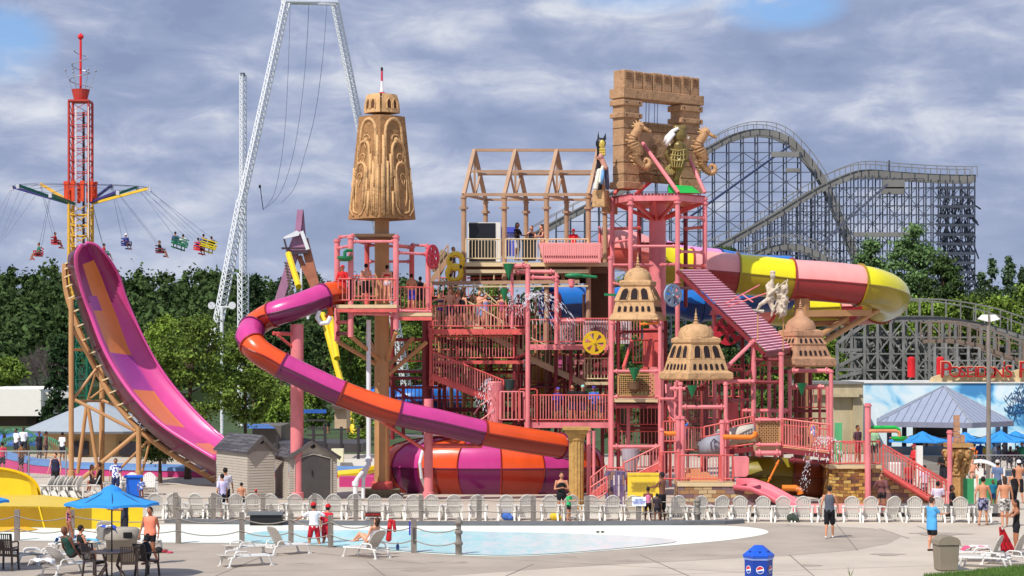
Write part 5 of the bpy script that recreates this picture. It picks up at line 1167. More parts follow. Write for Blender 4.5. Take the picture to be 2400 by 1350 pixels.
for k in range(14):
 u,z=1.2+rr.random()*2.2,zq(395)+rr.random()*(zq(310)-zq(395));m.tube([Q(u+(rr.random()-.5)*.5*i,.125,z+(rr.random()-.5)*.35*i)for i in range(4)],.012,4)
m.build('crack',C((104,70,42),.9),t2)
for u in(1.62,2.15):
 for du in(0,.18):MB().cyl(Q(u+du,.3,zq(280)),Q(u+.03+du,.3,zq(228)),.02,n=5).build('cable',C((150,156,176)),t2)
def seahorse(px,py,Y,s,label):
 c=P(px,py,Y);t=T('seahorse_statue',label,'statue',c);m=MB()
 k=s/105.
 pts=[(0,0,.16),(-2,8,.20),(-10,20,.19),(-13,32,.22),(-8,45,.28),(-3,58,.27),(-4,70,.22),(0,80,.17),(6,88,.15),(14,93,.14),(22,92,.12),(26,85,.10),(24,78,.09),(18,75,.07),(13,79,.06),(15,84,.05)]
 W3=[c+V(x*k*Y/F,-.1,-y*k*Y/F)for x,y,r in pts];sm=catmull(W3,4);rs_=[]
 for i in range(len(sm)):
  f=i/4;j=min(int(f),len(pts)-1);j2=min(j+1,len(pts)-1);r0=pts[j][2]+(pts[j2][2]-pts[j][2])*(f-j);rs_.append(r0*k*(1.09 if i%2 else .92))
 m.tube(sm,rs_,12);h=W3[0]
 m.ell(h+V(.03,0,.02),.25*k,.17*k,.2*k,12,8);m.caps(h+V(.15*k,0,0),.11*k,h+V(.52*k,0,-.2*k),.07*k,8);m.build('body',M('seahorse_tan',(190,146,102),.6,var=.2,scale=5,bump=.3),t,smooth=True)
 m=MB()
 for i in range(9,len(sm)-24,2):d_=(sm[i+1]-sm[i-1]).normalized();m.cyl(sm[i]-d_*.012,sm[i]+d_*.012,rs_[i]*1.04,n=12)
 m.build('body_rings',C((120,84,54),.8),t)
 for i in range(5):a=R(50+i*30);MB().caps(h+V(math.cos(a)*.18,0,math.sin(a)*.16)*k,.05*k,h+V(math.cos(a)*.3,0,math.sin(a)*.3)*k,.025*k,6).build('crest_spike',m_rock,t)
 for i in range(2,9):MB().caps(W3[i]+V(-.2,0,0)*k,.05*k,W3[i]+V(-.32,0,.03)*k,.03*k,6).build('crest_spike',m_rock,t)
 m=MB();m.ell(h+V(.1,-.16,.04)*k,.03,.03,.03,8,5);m.ell(h+V(.44*k,-.08,-.12*k),.02,.03,.02,6,4);m.build('eye',m_void,t)
seahorse(1496,298,94.9,105,'tan seahorse statue on the left pillar of the stone gate')
seahorse(1650,312,97.2,105,'tan seahorse statue on the right side of the stone gate')
c=P(1588,352,95.6);t=T('bronze_statue','bronze armoured figure with a white striped helmet on the hanging slab','statue',c);m=MB()
def pq(px,py,dy=0.):return P(px,py,95.6+dy)
m.caps(pq(1590,345),.34,pq(1590,385),.36,12);m.caps(pq(1592,385),.30,pq(1584,420),.13,10);m.caps(pq(1572,345),.16,pq(1562,362),.12,8);m.caps(pq(1562,362),.12,pq(1575,385),.11,8);m.caps(pq(1575,385),.1,pq(1562,398),.12,8);m.caps(pq(1606,345),.14,pq(1612,375),.10,8);m.build('body',m_bronze,t,remesh=.035)
m=MB();m.ell(pq(1592,316),.34,.3,.40,12,8);m.caps(pq(1585,300),.16,pq(1604,300),.14,8);m.build('helmet',m_bronze,t,remesh=.035)
m=MB();m.tube([pq(1590,300,-.28),pq(1576,308,-.3),pq(1563,322,-.28),pq(1558,334,-.22)],[.07,.09,.10,.09],8);m.tube([pq(1580,312,-.34),pq(1568,328,-.34),pq(1562,340,-.26)],.09,8);m.build('plume',C((238,236,232)),t,smooth=True)
m=MB()
for i in range(5):m.tube([pq(1578+i*6,352,-.36),pq(1574+i*7,372,-.40),pq(1576+i*5,392,-.36)],.03,5)
for i in range(8):a=R(150+i*24);m.tube([pq(1572,395,-.25),pq(1572+13*math.cos(a),395-13*math.sin(a),-.25)],.03,5)
for yy in(350,362,374):m.tube([pq(1572,yy,-.36),pq(1590,yy+3,-.44),pq(1606,yy,-.36)],.025,5)
m.build('straps',M('bronze_light',(176,160,96),.35,metal=.3,var=.2),t);m=MB();m.ell(pq(1592,374,-.4),.05,.05,.05,8,6);m.ell(pq(1570,338,-.3),.05,.05,.08,8,6);m.build('medal',C((220,210,170),.3),t)
m=MB();m.tube([pq(1610,322),pq(1616,321),pq(1612,326)],.025,5);m.build('white_hook',m_white,t)
c=P(1408,486,94.6);t=T('cat_totem','black and gold cat eared totem statue with a robed figure on a stone block','statue',c)
def cq(px,py,dy=0.):return P(px,py,94.6+dy)
m=MB();m.hexa([cq(1388,486),cq(1418,486),cq(1430,484,1.4),cq(1398,484,1.4),cq(1388,446),cq(1416,444),cq(1428,446,1.4),cq(1398,446,1.4)]);m.build('block',m_rock,t,bevel=.04)
m=MB();m.caps(cq(1407,345),.17,cq(1404,440,.3),.15,10);m.ell(cq(1408,336),.24,.2,.26);m.build('body',C((30,28,32),.4),t,remesh=.03)
m=MB();m.add([cq(1399,332),cq(1406,330),cq(1402,306),cq(1402,330,.15)],[(0,1,2),(1,3,2),(3,0,2)]);m.add([cq(1412,326),cq(1421,328),cq(1420,311),cq(1416,327,.15)],[(0,1,2),(1,3,2),(3,0,2)]);m.build('ear',C((36,42,54),.5),t)
m=MB();m.ell(cq(1411,338,-.16),.14,.08,.2,8,6)
for k in range(9):m.ell(cq(1408+(k%3)*4,350+(k//3)*6,-.18),.07,.06,.07,6,5)
m.build('gold_mask',C((196,170,76),.4),t)
m=MB();m.caps(cq(1410,372,-.12),.13,cq(1418,392,-.12),.14,8);m.ell(cq(1408,366,-.2),.11,.1,.14);m.caps(cq(1402,372,-.1),.06,cq(1396,366,-.15),.05,6);m.build('figure',C((206,150,132),.6),t,remesh=.025)
m=MB();m.caps(cq(1404,400,-.2),.10,cq(1396,440,-.2),.12,8);m.caps(cq(1412,392,-.22),.08,cq(1408,425,-.2),.10,8);m.build('robe',C((232,226,206),.7),t,remesh=.025)
m=MB();m.tube([cq(1413,398,-.28),cq(1412,415,-.3),cq(1410,432,-.28)],[.06,.09,.05],8);m.build('sash',C((110,160,205),.7),t,smooth=True)
m=MB();m.caps(cq(1420,395,0),.12,cq(1424,440,.1),.10,8);m.build('cloak',C((84,84,104),.7),t)
m=MB();m.bar(cq(1418,482,.7),cq(1440,490,3),.3,.5);m.build('bracket',m_rock2,t)
def dome(label,px,Y,tiers,wins,mat,rot,domep,spire,plist,n=4,pipel=()):
 """tiers: (half width px, row) of the shell from the bottom up; wins: rows of (y_bottom, y_top, count, width)"""
 b=XZ(px,Y);t=T('dome_tower',label,'play tower',b);k=Y/F
 CF=max(abs(math.cos(R(rot)+2*PI*j/n))for j in range(n));prof=[(w*k/CF,P(0,y,Y).z)for w,y in tiers];m=MB()
 m.lathe(b,prof,n,a0=R(rot),a1=R(rot)+2*PI,cap=True);m.build('shell',mat,t,bevel=.03)
 m=MB();m.lathe(b,[(w*k,P(0,y,Y).z)for w,y in domep],20);m.build('dome',mat,t,smooth=True)
 m=MB();z0,z1=P(0,spire[0],Y).z,P(0,spire[1],Y).z;h=z1-z0;r=.11
 m.lathe(b,[(r,z0-.05),(r*1.1,z0+h*.06),(r*.4,z0+h*.14),(r*.9,z0+h*.22),(r*.35,z0+h*.3),(r*.7,z0+h*.38),(r*.3,z0+h*.46),(r*.5,z0+h*.56),(r*.2,z0+h*.7),(.005,z1)],10);m.build('spire',mat,t)
 def rad(y):
  for(w0,y0),(w1,y1)in zip(tiers,tiers[1:]):
   if y1<=y<=y0:return w0+(w1-w0)*((y0-y)/((y0-y1)or 1))
  return tiers[-1][0]
 for f in range(n):
  a0,a1=R(rot)+2*PI*f/n,R(rot)+2*PI*(f+1)/n;am=(a0+a1)/2;nv=V(math.cos(am),math.sin(am),0)
  if nv.y>.3:continue
  for yb,yt,cnt,ww in wins:
   for i in range(cnt):
    u=(i+.5)/cnt*.86+.07;hw=ww/2
    def fp(du,y,o=.02):
     R_=rad(y)*k/CF;A_=V(R_*math.cos(a0),R_*math.sin(a0),0);B_=V(R_*math.cos(a1),R_*math.sin(a1),0);L_=(B_-A_).length
     return b+A_.lerp(B_,u)+(B_-A_).normalized()*du+nv*o+V(0,0,P(0,y,Y).z)
    hh=yb-yt;arc=[fp(hw*math.cos(q),yt+hh*.32-hh*.32*math.sin(q))for q in[PI*j/6 for j in range(7)]]
    m=MB();m.poly([fp(-hw,yb),fp(hw,yb)]+arc);wo_=m.build('window',m_void,t)
    m=MB();m.tube([fp(-hw*1.15,yb,.03)]+[fp(hw*1.15*math.cos(q),yt+hh*.32-hh*.40*math.sin(q),.03)for q in[PI-PI*j/6 for j in range(7)]]+[fp(hw*1.15,yb,.03)],.018,4);m.build('window_frame',mat,wo_)if ww>.16 else None
 posts(t,plist,m_pink,.085)
 return t
t=dome('smallest windowed sandstone dome roof on pink posts beside the pink tower column',1495,90,[(66,752),(72,750),(65,738),(61,736),(55,709),(58,706),(41,672),(45,670),(46,660),(36,657)],[(731,718,6,.13),(703,678,3,.27)],m_dome,-149,[(33,660),(32,650),(28,640),(20,632),(10,628),(.5,627)],(628,590),[(1434,752,1180,89),(1449,752,1180,91.5,.08,m_drk),(1547,752,1110,89),(1560,752,1110,91.5,.08,m_drk)])
pipes(t,[((1436,870,89),(1546,870,89)),((1436,930,89),(1546,930,89)),((1448,778,91.5),(1560,776,91.5),.06,m_drk),((1436,1047,88.8),(1546,1047,88.8),.08),((1546,935,89),(1590,935,87)),((1500,760,89),(1550,756,89),.05,m_orange)],m_pink)
slab(t,1441,1542,936,88.9,92,.12,m_beige);slab(t,1436,1546,946,89,92,.2,m_drk)
def lattice(t,px0,px1,y0,y1,Y,mat,name='lattice_panel',step=.17,hole=True):
 m=MB();a,b=P(px0,y1,Y),P(px1,y0,Y);w,h=b.x-a.x,b.z-a.z
 for q0,q1 in(((a.x,a.z),(b.x,a.z)),((a.x,b.z),(b.x,b.z)),((a.x,a.z),(a.x,b.z)),((b.x,a.z),(b.x,b.z))):m.bar(V(q0[0],Y,q0[1]),V(q1[0],Y,q1[1]),.07)
 n=int((w+h)/step)
 for i in range(1,n):
  for sg in(1,-1):
   d=i*step;x0=max(0,d-h);z0=min(h,d);x1=min(w,d);z1=max(0,d-w)
   if sg<0:x0,x1=w-x0,w-x1
   m.bar(V(a.x+x0,Y,a.z+z0),V(a.x+x1,Y,a.z+z1),.03,.05)
 return m.build(name,mat,t)
lattice(t,1449,1532,878,927,88.95,m_tanst)
m=MB();m.lathe(P(1487,905,88.7),[(.01,-.3),(.26,-.12),(.28,.18)],14);m.build('urn',m_brown,t)
bucket(1487,862,88.4,'green cone bucket over the lattice balcony',w=.52,h=.58)
bucket(1487,792,92,'small dark green cone bucket under the smaller dome',w=.32,h=.3)
m=MB()
for s in(-1,1):m.add([P(1487+s*8,797,91.5),P(1487+s*42,797,91.5),P(1487+s*28,870,90.5),P(1487+s*6,870,90.5)],[(0,1,2,3)])
m=MB();m.hexa([P(1478,800,92),P(1484,800,92),P(1464,870,90.4),P(1458,870,90.4),P(1478,796,92),P(1484,796,92),P(1464,858,90.4),P(1458,858,90.4)]);m.hexa([P(1520,800,92),P(1526,800,92),P(1518,870,90.4),P(1504,870,90.4),P(1522,794,92),P(1530,794,92),P(1520,856,90.4),P(1508,856,90.4)]);m.build('slide_cheek',m_coral,t)
railing(t,(1484,855,91.5),(1520,855,91.5),1.05,m_coral,sp=.12);railing(t,(1450,800,92.2),(1500,800,92.2),1.0,m_coral,sp=.12)
for px in(1539,):m=MB();m.tube([P(px-8,858,90.5),P(px-8,803,90.5),P(px-4,799,90.5),P(px+14,799,90.5)],.04,6);m.build('handrail',m_coral,t)
m=MB();m.bx(P(1508,0,94).x,P(1548,0,94).x,94,94.1,P(0,860,94).z,P(0,770,94).z);m.build('wall_panel',m_coral,t)
t=dome('largest windowed sandstone dome roof on pink posts beside the sloped awning',1631,86,[(78,891),(86,888),(85,873),(75,869),(67,844),(67,841),(53,805),(58,803),(57,793),(44,789)],[(866,852,6,.14),(838,811,3,.28)],m_dome,-107,[(42,792),(41,780),(36,769),(24,762),(10,759),(.5,758)],(758,722),[(1595,895,1200,85),(1584,895,1110,87.5,.08),(1701,895,1200,85),(1654,895,1110,88,.09,m_drk),(1675,895,1060,88,.08)])
pipes(t,[((1597,954,85),(1700,954,85),.08),((1570,911,85),(1606,911,85),.07),((1606,911,85.5),(1654,911,86),.07,m_drk),((1675,894,87),(1766,894,87),.08),((1702,938,85),(1756,938,87),.06,m_drk),((1702,865,87),(1740,868,88),.07,m_drk)],m_pink)
for px in(1590,1600,1693,1704):posts(t,[(px,975 if px<1650 else 984,1200,84.4 if px%2 else 84.9,.10)],m_pink)
bucket(1622,903,84.7,'green cone bucket hanging under the largest dome',w=.44,h=.5)
m=MB()
for k in range(15):m.tube([P(1601+k*4.3,900,87-k*.02),P(1599+k*5.0,970,87),P(1604+k*4.6,1060,86.6)],.014,4)
for k in range(38):y=902+k*4.2;m.tube([P(1600,y,87),P(1668,y+3,87)],.014,4)
m.build('climbing_net',C((150,96,96)),t)
t=dome('brown windowed sandstone dome roof behind the foot of the striped awning',1876,92,[(72,860),(82,857),(80,840),(70,837),(58,810),(61,807),(48,790),(52,788),(50,775),(38,772)],[(833,821,6,.13),(804,793,5,.13)],m_dome2,-107,[(37,775),(36,765),(30,753),(19,745),(10,739),(7,728),(.5,726)],(728,700),[(1851,866,985,90.5),(1948,866,1165,89.5),(1940,905,1060,90,.07),(1899,866,1040,93,.09,m_drk)])
MB().lathe(XZ(1874,92),[(.27,0),(.25,P(0,860,92).z)],16).build('column',M('brown_column',(116,70,46),.6,var=.1),t)
pipes(t,[((1853,869,90.5),(1946,869,89.5),.09),((1853,907,90.5),(1932,906,90),.07),((1800,870,91),(1850,872,91),.07,m_drk)],m_pink)
bucket(1879,898,89.8,'green cone bucket under the brown dome',w=.44,h=.55)
t=T('sloped_awning','long sloped pink awning of ridged stripes coming down from the pink tower','awning',P(1730,820,89))
A_,B_,C_,D_=P(1590,632,90),P(1655,632,95),P(1865,816,92),P(1795,826,87)
nrm=(B_-A_).cross(D_-A_).normalized();nrm=-nrm if nrm.z<0 else nrm
m=MB();K=33
for k in range(K):
 f0,f1,f2=k/K,(k+.74)/K,(k+1)/K;o0,o1=nrm*.0,nrm*.07
 a0,b0,a1,b1,a2,b2=A_.lerp(D_,f0)+o0,B_.lerp(C_,f0)+o0,A_.lerp(D_,f1)+o1,B_.lerp(C_,f1)+o1,A_.lerp(D_,f2)+o0,B_.lerp(C_,f2)+o0
 m.mat(0).quad(a0,a1,b1,b0);m.mat(1).quad(a1,a2,b2,b1)
m.build('ridged_sheet',[M('awning_pink',(255,200,214),.5,var=.04),M('awning_maroon',(186,92,116),.5,var=.04)],t)
m=MB();m.bar(D_-nrm*.12,C_-nrm*.12,.2,.18);m.bar(A_-nrm*.1,D_-nrm*.1,.1,.14);m.build('frame',m_drk,t)
posts(t,[(1766,795,1130,87.5,.10),(1831,825,1145,86.8,.10),(1740,765,1100,91,.09,m_drk),(1803,830,1000,91,.08),(1705,740,760,90,.05)],m_pink)
pipes(t,[((1766,800,87.5),(1702,862,86.5),.08),((1680,768,90),(1740,770,91),.07,m_drk),((1674,722,91),(1674,890,91),.10),((1640,768,91),(1674,768,91),.06),((1768,843,87.5),(1830,843,86.8),.06,m_drk),((1768,895,87.5),(1830,896,86.8),.07,m_drk),((1766,800,87.5),(1760,870,90),.08,m_drk),((1750,878,87),(1800,830,90),.07,m_drk)],m_pink)
m=MB();m.add([P(1660,738,90.6),P(1700,738,90.6),P(1680,722,90.6),P(1660,738,91.4),P(1700,738,91.4),P(1680,722,91.4)],[(0,1,2),(5,4,3),(0,2,5,3),(1,4,5,2)]);m.build('bracket',m_pink,t)
wheel(1707,776,89.6,.60,(168,32,48),'dark red spoked wheel under the sloped awning',rz=-10)
wheel(1577,692,92.6,.50,(150,180,208),'pale blue spoked wheel on the pink tower post',rz=38)
t=T('marble_statue','white marble group of draped figures on thin rods above the awning','statue',P(1812,740,88))
def sq(px,py,dy=0.):return P(px,py,88+dy)
m=MB();m.caps(sq(1806,668),.17,sq(1806,700),.20,10);m.ell(sq(1811,646),.12,.12,.15);m.caps(sq(1811,652),.07,sq(1808,664),.08,8);m.ell(sq(1811,638),.13,.13,.07);m.caps(sq(1797,670),.07,sq(1802,690,-.15),.06,8);m.caps(sq(1802,690,-.2),.06,sq(1822,672,-.2),.05,8)
m.caps(sq(1800,702),.12,sq(1782,714,-.15),.09,8);m.caps(sq(1782,714,-.15),.08,sq(1773,728,-.1),.05,8);m.caps(sq(1806,708),.13,sq(1812,728,-.1),.08,8);m.caps(sq(1812,728,-.1),.06,sq(1808,740,-.1),.05,8)
m.ell(sq(1836,676),.13,.13,.17);m.caps(sq(1832,690),.2,sq(1830,722),.25,10);m.caps(sq(1838,680,-.1),.05,sq(1846,655,-.1),.035,8);m.caps(sq(1842,700),.12,sq(1838,735),.12,8)
rr=random.Random(9)
for k in range(34):x,y=1818+rr.random()*30,665+rr.random()*70;m.caps(sq(x,y,-.15-rr.random()*.15),.04+rr.random()*.03,sq(x+rr.uniform(-7,7),y+rr.uniform(5,16),-.12),.03,6)
m.build('figures',M('aged_marble',(196,180,160),.7,var=.35,scale=6,bump=.3),t,remesh=.03)
m=MB();m.tube([sq(1796,696,-.3),sq(1842,658,-.3)],.022,5);m.tube([sq(1764,726,-.1),sq(1790,730,-.1)],[.03,.08],6);m.build('staff',M('marble_grey',(196,186,166),.7),t)
for px in(1776,1836):MB().cyl(P(px,735,88),P(px,822,88),.03).build('rod',m_tanst,t)
m=MB()
for a,b in(((1700,712,90),(1780,668,88.4)),((1706,718,90),(1800,686,88.4)),((1740,690,89),(1765,708,88.8))):m.cyl(P(*a),P(*b),.03,n=5)
m.build('stay',m_pink,t)
t=T('splash_deck','lower pink railed splash deck with stone base and short stairs','play tower',XZ(1640,83.5))
def wall(px0,px1,y0,y1,Y,mat,th=.5,name='stone_wall',zb=0.):m=MB();m.bx(P(px0,0,Y).x,P(px1,0,Y).x,Y,Y+th,zb,P(0,y0,Y).z);return m.build(name,mat,t)
wall(1590,1722,1140,0,83.6,m_stone,2.2);wall(1588,1722,1131,0,83.55,m_beige,2.3,'deck_edge',P(0,1140,83.6).z)
m=MB();a=[P(1722,1140,83.6),P(1760,1150,83.6),P(1830,1180,83.6)];m.prism([V(a[0].x,83.6,0),V(a[2].x,83.6,0),a[2],a[1],a[0]],V(0,.5,0));m.build('stone_wall',m_stone,t)
railing(t,(1590,1128,83.5),(1686,1128,83.5),1.02,m_coral,sp=.12);railing(t,(1690,1128,83.5),(1718,1128,83.5),1.02,m_coral,sp=.12)
railing(t,(1592,1060,86),(1650,1060,86),1.0,m_coral,sp=.12)
m=MB()
for k in range(3):m.bx(P(1600+k*6,0,85).x,P(1682-k*20,0,85).x,84.6+k*.3,86,P(0,1128,85).z,P(0,1118-k*9,85).z)
m.build('step',M('sandy_step',(206,148,100),.8),t)
wall(1420,1466,1105,0,82.5,m_mosaic,.6,'mosaic_pillar')
flight(t,(1462,1130,83),(1546,1090,83),.75,m_coral,.14);flight(t,(1384,1165,83),(1422,1135,83),.75,m_coral,.14,m_coral)
railing(t,(1422,1142,82.9),(1462,1142,82.9),.75,m_coral,sp=.14);railing(t,(1384,1185,82.2),(1422,1160,82.2),.7,m_coral,sp=.14)
posts(t,[(1551,1003,1165,84.2,.09),(1473,950,1048,90,.08),(1736,988,1130,86,.08,m_drk)],m_pink)
railing(t,(1550,1128,84),(1590,1128,84),1.15,m_coral,sp=.12);railing(t,(1555,1040,86),(1590,1040,86),.9,m_coral,sp=.12)
m=MB();m.tube([P(1545,1016,84.5),P(1583,1016,84.5)],.09,10);m.build('orange_pipe',m_orange,t)
m=MB();m.tube([P(1695,1024,84.2),P(1760,1025,84.2),P(1768,1021,84.2),P(1772,1012,84.2)],.10,10);m.build('orange_pipe',m_orange,t)
m=MB();m.tube([P(1833,1144,84.2),P(1865,1144,84.2),P(1874,1150,84.2),P(1876,1158,84.2)],.13,10);m.build('orange_pipe',m_orange,t)
m=MB();rows=[]
sl_=[(1722,1128,1142,83.4),(1762,1128,1146,83.2),(1800,1140,1162,82.9),(1838,1160,1184,82.5),(1880,1184,1202,82),(1935,1204,1214,81.5)]
for px,yt_,yb_,Y in sl_:
 f,bk=P(px-3,yb_,Y),P(px+3,yt_,Y+1.1);rows.append([f+V(0,-.02,.10),f,V(f.x,f.y+.08,f.z-.08),V(bk.x,bk.y-.1,bk.z-.22),bk,bk+V(0,.03,.12)])
m.grid(rows);o=m.build('small_slide',M('slide_rose',(222,110,124),.5,var=.08,dirt=.15),t,smooth=True,thick=.05)
m=MB();m.prism([P(1719,1070,83.3),P(1751,1069,83.3),P(1756,1074,83.3),P(1755,1112,83.3),P(1748,1118,83.3),P(1722,1118,83.3)],V(0,.06,0));m.build('slide_panel',m_pink,t,bevel=.02)
for py_,a_,b_ in((935,1565,1740),(985,1560,1690),(1035,1560,1600),(905,1700,1800),(960,1850,1945),(1060,1440,1545),(1000,1445,1545),(1100,1450,1590)):
 railing(t,(a_,py_,91.5),(b_,py_,91.5),.9,m_coral,sp=.16);m=MB();m.bar(P(a_,py_+3,91.5),P(b_,py_+3,91.5),.1,.12);m.build('beam',m_drk,t)
posts(t,[(x_,y_,1140,91.4,.06,m_coral if x_%2 else m_drk)for x_,y_ in((1571,900),(1612,880),(1645,900),(1686,870),(1718,880),(1752,900),(1786,880),(1816,900),(1866,920),(1921,900))],m_coral)
for a_,b_,y0_,y1_,c_ in((1705,1732,1000,1060,(190,74,72)),(1500,1545,950,1040,(86,54,44)),(1450,1475,955,1020,(96,120,104)),(1572,1590,905,960,(196,84,80)),(1842,1866,1000,1050,(196,120,90))):m=MB();m.bx(P(a_,0,91.8).x,P(b_,0,91.8).x,91.8,91.9,P(0,y1_,91.8).z,P(0,y0_,91.8).z);m.build('infill_panel',C(c_,.6),t)
m=MB();m.cyl(P(1680,1028,86),P(1768,1014,85.6),.36,n=16);m.build('white_tunnel',M('tarp',(198,192,178),.7,var=.1),t,smooth=True)
m=MB();m.cyl(P(1652,1052,86),P(1690,1036,85.4),.42,n=16);m.build('grey_tunnel',M('tarp_grey',(150,154,166),.7,var=.1),t,smooth=True)
railing(t,(1650,1030,84.8),(1700,1020,84.8),.5,m_coral,sp=.2);railing(t,(1700,1010,85),(1766,996,85),.35,m_coral,sp=.12);railing(t,(1695,1056,84.6),(1766,1046,84.6),.1,m_coral,sp=.2)
m=MB();m.bar(P(1690,1062,85),P(1766,1052,85),.1,.2);m.build('beam',m_drk,t)
lattice(t,1774,1827,984,1040,84.4,m_tanst,step=.14);m=MB();m.bx(P(1772,0,84.6).x,P(1828,0,84.6).x,84.6,86.5,P(0,1060,84.6).z,P(0,1046,84.6).z);m.build('deck',m_beige,t)
m=MB();m.bx(P(1776,0,85.5).x,P(1826,0,85.5).x,86,86.1,P(0,1040,85.5).z,P(0,984,85.5).z);m.build('back_panel',m_brown,t)
pipes(t,[((1770,984,84.3),(1830,984,84.3),.06),((1770,1042,84.3),(1830,1042,84.3),.06),((1770,1062,84.3),(1830,1062,84.3),.10),((1740,963,89),(1848,963,89),.07)],m_pink)
railing(t,(1740,985,89),(1850,985,89),.45,m_coral,sp=.14)
railing(t,(1834,1050,84.4),(1944,1064,83.6),1.15,m_coral,sp=.11);railing(t,(1834,1048,86.4),(1944,1058,86.4),.9,m_coral,sp=.12);railing(t,(1856,1000,91),(1940,1000,91),.35,m_coral,sp=.12)
m=MB();m.bar(P(1834,1055,84.3),P(1946,1069,83.5),.08,.2);m.build('beam',m_drk,t);m=MB();m.bar(P(1834,1050,85.4),P(1946,1062,85),1.6,.06);m.build('bridge_deck',M('sandy_step'),t)
pipes(t,[((1850,1078,84),(1944,1084,84),.08,m_drk),((1826,1078,84.3),(1800,1130,84.3),.04,m_orange)],m_drk)
bucket(1870,1020,84.8,'small red bucket hanging by the bridge railing',w=.32,h=.35,mat=m_coral)
m=MB();m.prism([P(1690,945,88),P(1730,942,88),P(1732,985,87.6),P(1722,990,87.6),P(1706,990,87.6)],V(0,.08,0));m.build('slide_panel',m_coral,t)
m=MB();rows=[]
for px,py,Y in((1560,900,90),(1562,940,89.5),(1572,975,89),(1590,1000,88.5)):rows.append([P(px,py,Y),P(px+14,py-3,Y+.8)])
m.grid(rows);m.build('slide_panel',m_pink,t,thick=.06)
bucket(1478,1052,88.4,'silver metal water drum with water running over its rim','dish',.72,.9,mat=C((170,160,170),.3),cat='tipping bucket')
t=T('striped_barrel','large olive and brown barrel shaped slide end below the bridge','barrel',P(1850,1120,86))
bw=(M('olive_gloss',(132,120,28),.4,var=.08),M('olive_dark',(96,84,16),.4,var=.1));br=(M('rust_gloss',(130,62,32),.4,var=.1),M('rust_dark',(104,48,26),.4,var=.1))  # each lower half gets a darkened copy as painted shade
tube_slide(t,[P(*q)for q in[(1742,1112,86.6),(1800,1114,86.4),(1855,1118,86.4),(1895,1120,86.4),(1920,1124,86.6)]],.76,[2],[bw,br],n=24)
m=MB();m.ell(P(1918,1124,86.6),.45,.78,.76,20,10);m.build('end_cap',br[1],t,smooth=True)
for px in(1780,1850):m=MB();m.cyl(P(px,1148,86.4),V(P(px,1148,86.4).x,86.4,0),.15);m.build('leg',m_drk,t)
t=T('red_stairs','brick based deck with red railings and stairs going down to the right','play tower',XZ(2060,84))
wall(1944,2042,1098,0,84,m_stone2,3);wall(2042,2064,1098,0,84.1,m_stone,3);m=MB();m.prism([V(P(2064,0,84.1).x,84.1,0),V(P(2190,0,84.1).x,84.1,0),P(2190,1180,84.1),P(2064,1102,84.1)],V(0,.6,0));m.build('stair_wall',m_stone,t)
wall(1942,2066,1090,0,83.9,m_beige,3.2,'deck_edge',P(0,1098,84).z)
railing(t,(1946,1092,83.9),(2032,1092,83.9),.96,m_coral,sp=.12);railing(t,(2036,1092,83.9),(2062,1092,83.9),.96,m_coral,sp=.12);railing(t,(1946,1090,87),(2062,1090,87),.9,m_coral,sp=.2)
flight(t,(2070,1105,83.5),(2224,1196,83.5),1.05,m_coral,.13,M('sandy_step'),1.6,.16);railing(t,(2070,1103,85.3),(2222,1190,85.3),1.05,m_coral,sp=.13)
m=MB();m.cyl(P(2070,1050,83.5),P(2224,1140,83.5),.03,n=6);m.cyl(P(2070,1103,83.4),P(2190,1178,83.4),.07,n=6);m.build('handrail',m_coral,t)
posts(t,[(2034,945,1170,83.6,.12),(2226,1008,1180,83.2,.10),(1968,1060,1092,84.2,.05,m_coral)],m_pink)
m=MB();m.tube([P(2036,1012,83.5),P(2042,1010,83.5),P(2100,1010,83.5),P(2108,1014,83.5),P(2109,1025,83.5)],.07,8);m.build('orange_pipe',M('copper_pipe',(214,132,96),.4),t)
m=MB();m.tube([P(2036,1006,83.8),P(2044,1002,83.8),P(2098,1002,83.8),P(2107,1007,83.8),P(2108,1018,83.8)],.075,8);m.build('green_pipe',M('bright_green'),t)
m=MB();m.bar(P(1965,991,85),P(1965,1082,85),.28,.1);m.build('height_board',M('mint_board',(90,176,120),.6),t)
bucket(2107,1023,83.6,'green round dish hanging from the green pipe above the stairs','dish',.62,.18,mat=M('bright_green'))
spray('water_spray',(2042,945,83.5),[(2056,975,83.4),(2058,980,83.4)],'thin stream of water from the pink post by the pavilion',n=26,arc=.12,seedv=6,r=.01)
t=T('notice_board','tall yellow rules board with lines of dark print beside the shirtless man','sign',XZ(1508,80.5))
x0,x1=P(1471,0,80.5).x,P(1545,0,80.5).x;MB().bx(x0,x1,80.5,80.56,.1,P(0,1108,80.5).z).build('board',M('yellow_board',(244,206,64),.5,var=.04),t)
tx='ALL CHILDREN MUST BE SUPERVISED BY AN ADULT';text(tx,.05,C((110,96,60)),t,P(1508,1114,80.47))
text('\n'.join(['NO RUNNING  NO DIVING  NO FOOD OR DRINK','SWIM DIAPERS REQUIRED ON THE PLAY DECK','DO NOT CLIMB ON THE PIPES OR RAILINGS','SLIDE FEET FIRST  ONE RIDER AT A TIME','FOLLOW THE DIRECTIONS OF THE LIFEGUARD']*2),.043,C((150,136,70)),t,P(1508,1140,80.47))
for x in(x0+.1,x1-.1):MB().bx(x-.03,x+.03,80.58,80.64,0,.5).build('leg',m_brown,t)
t=T('wave_slide','tall magenta open wave slide with orange and purple patches on tan supports','water slide',XZ(330,98))
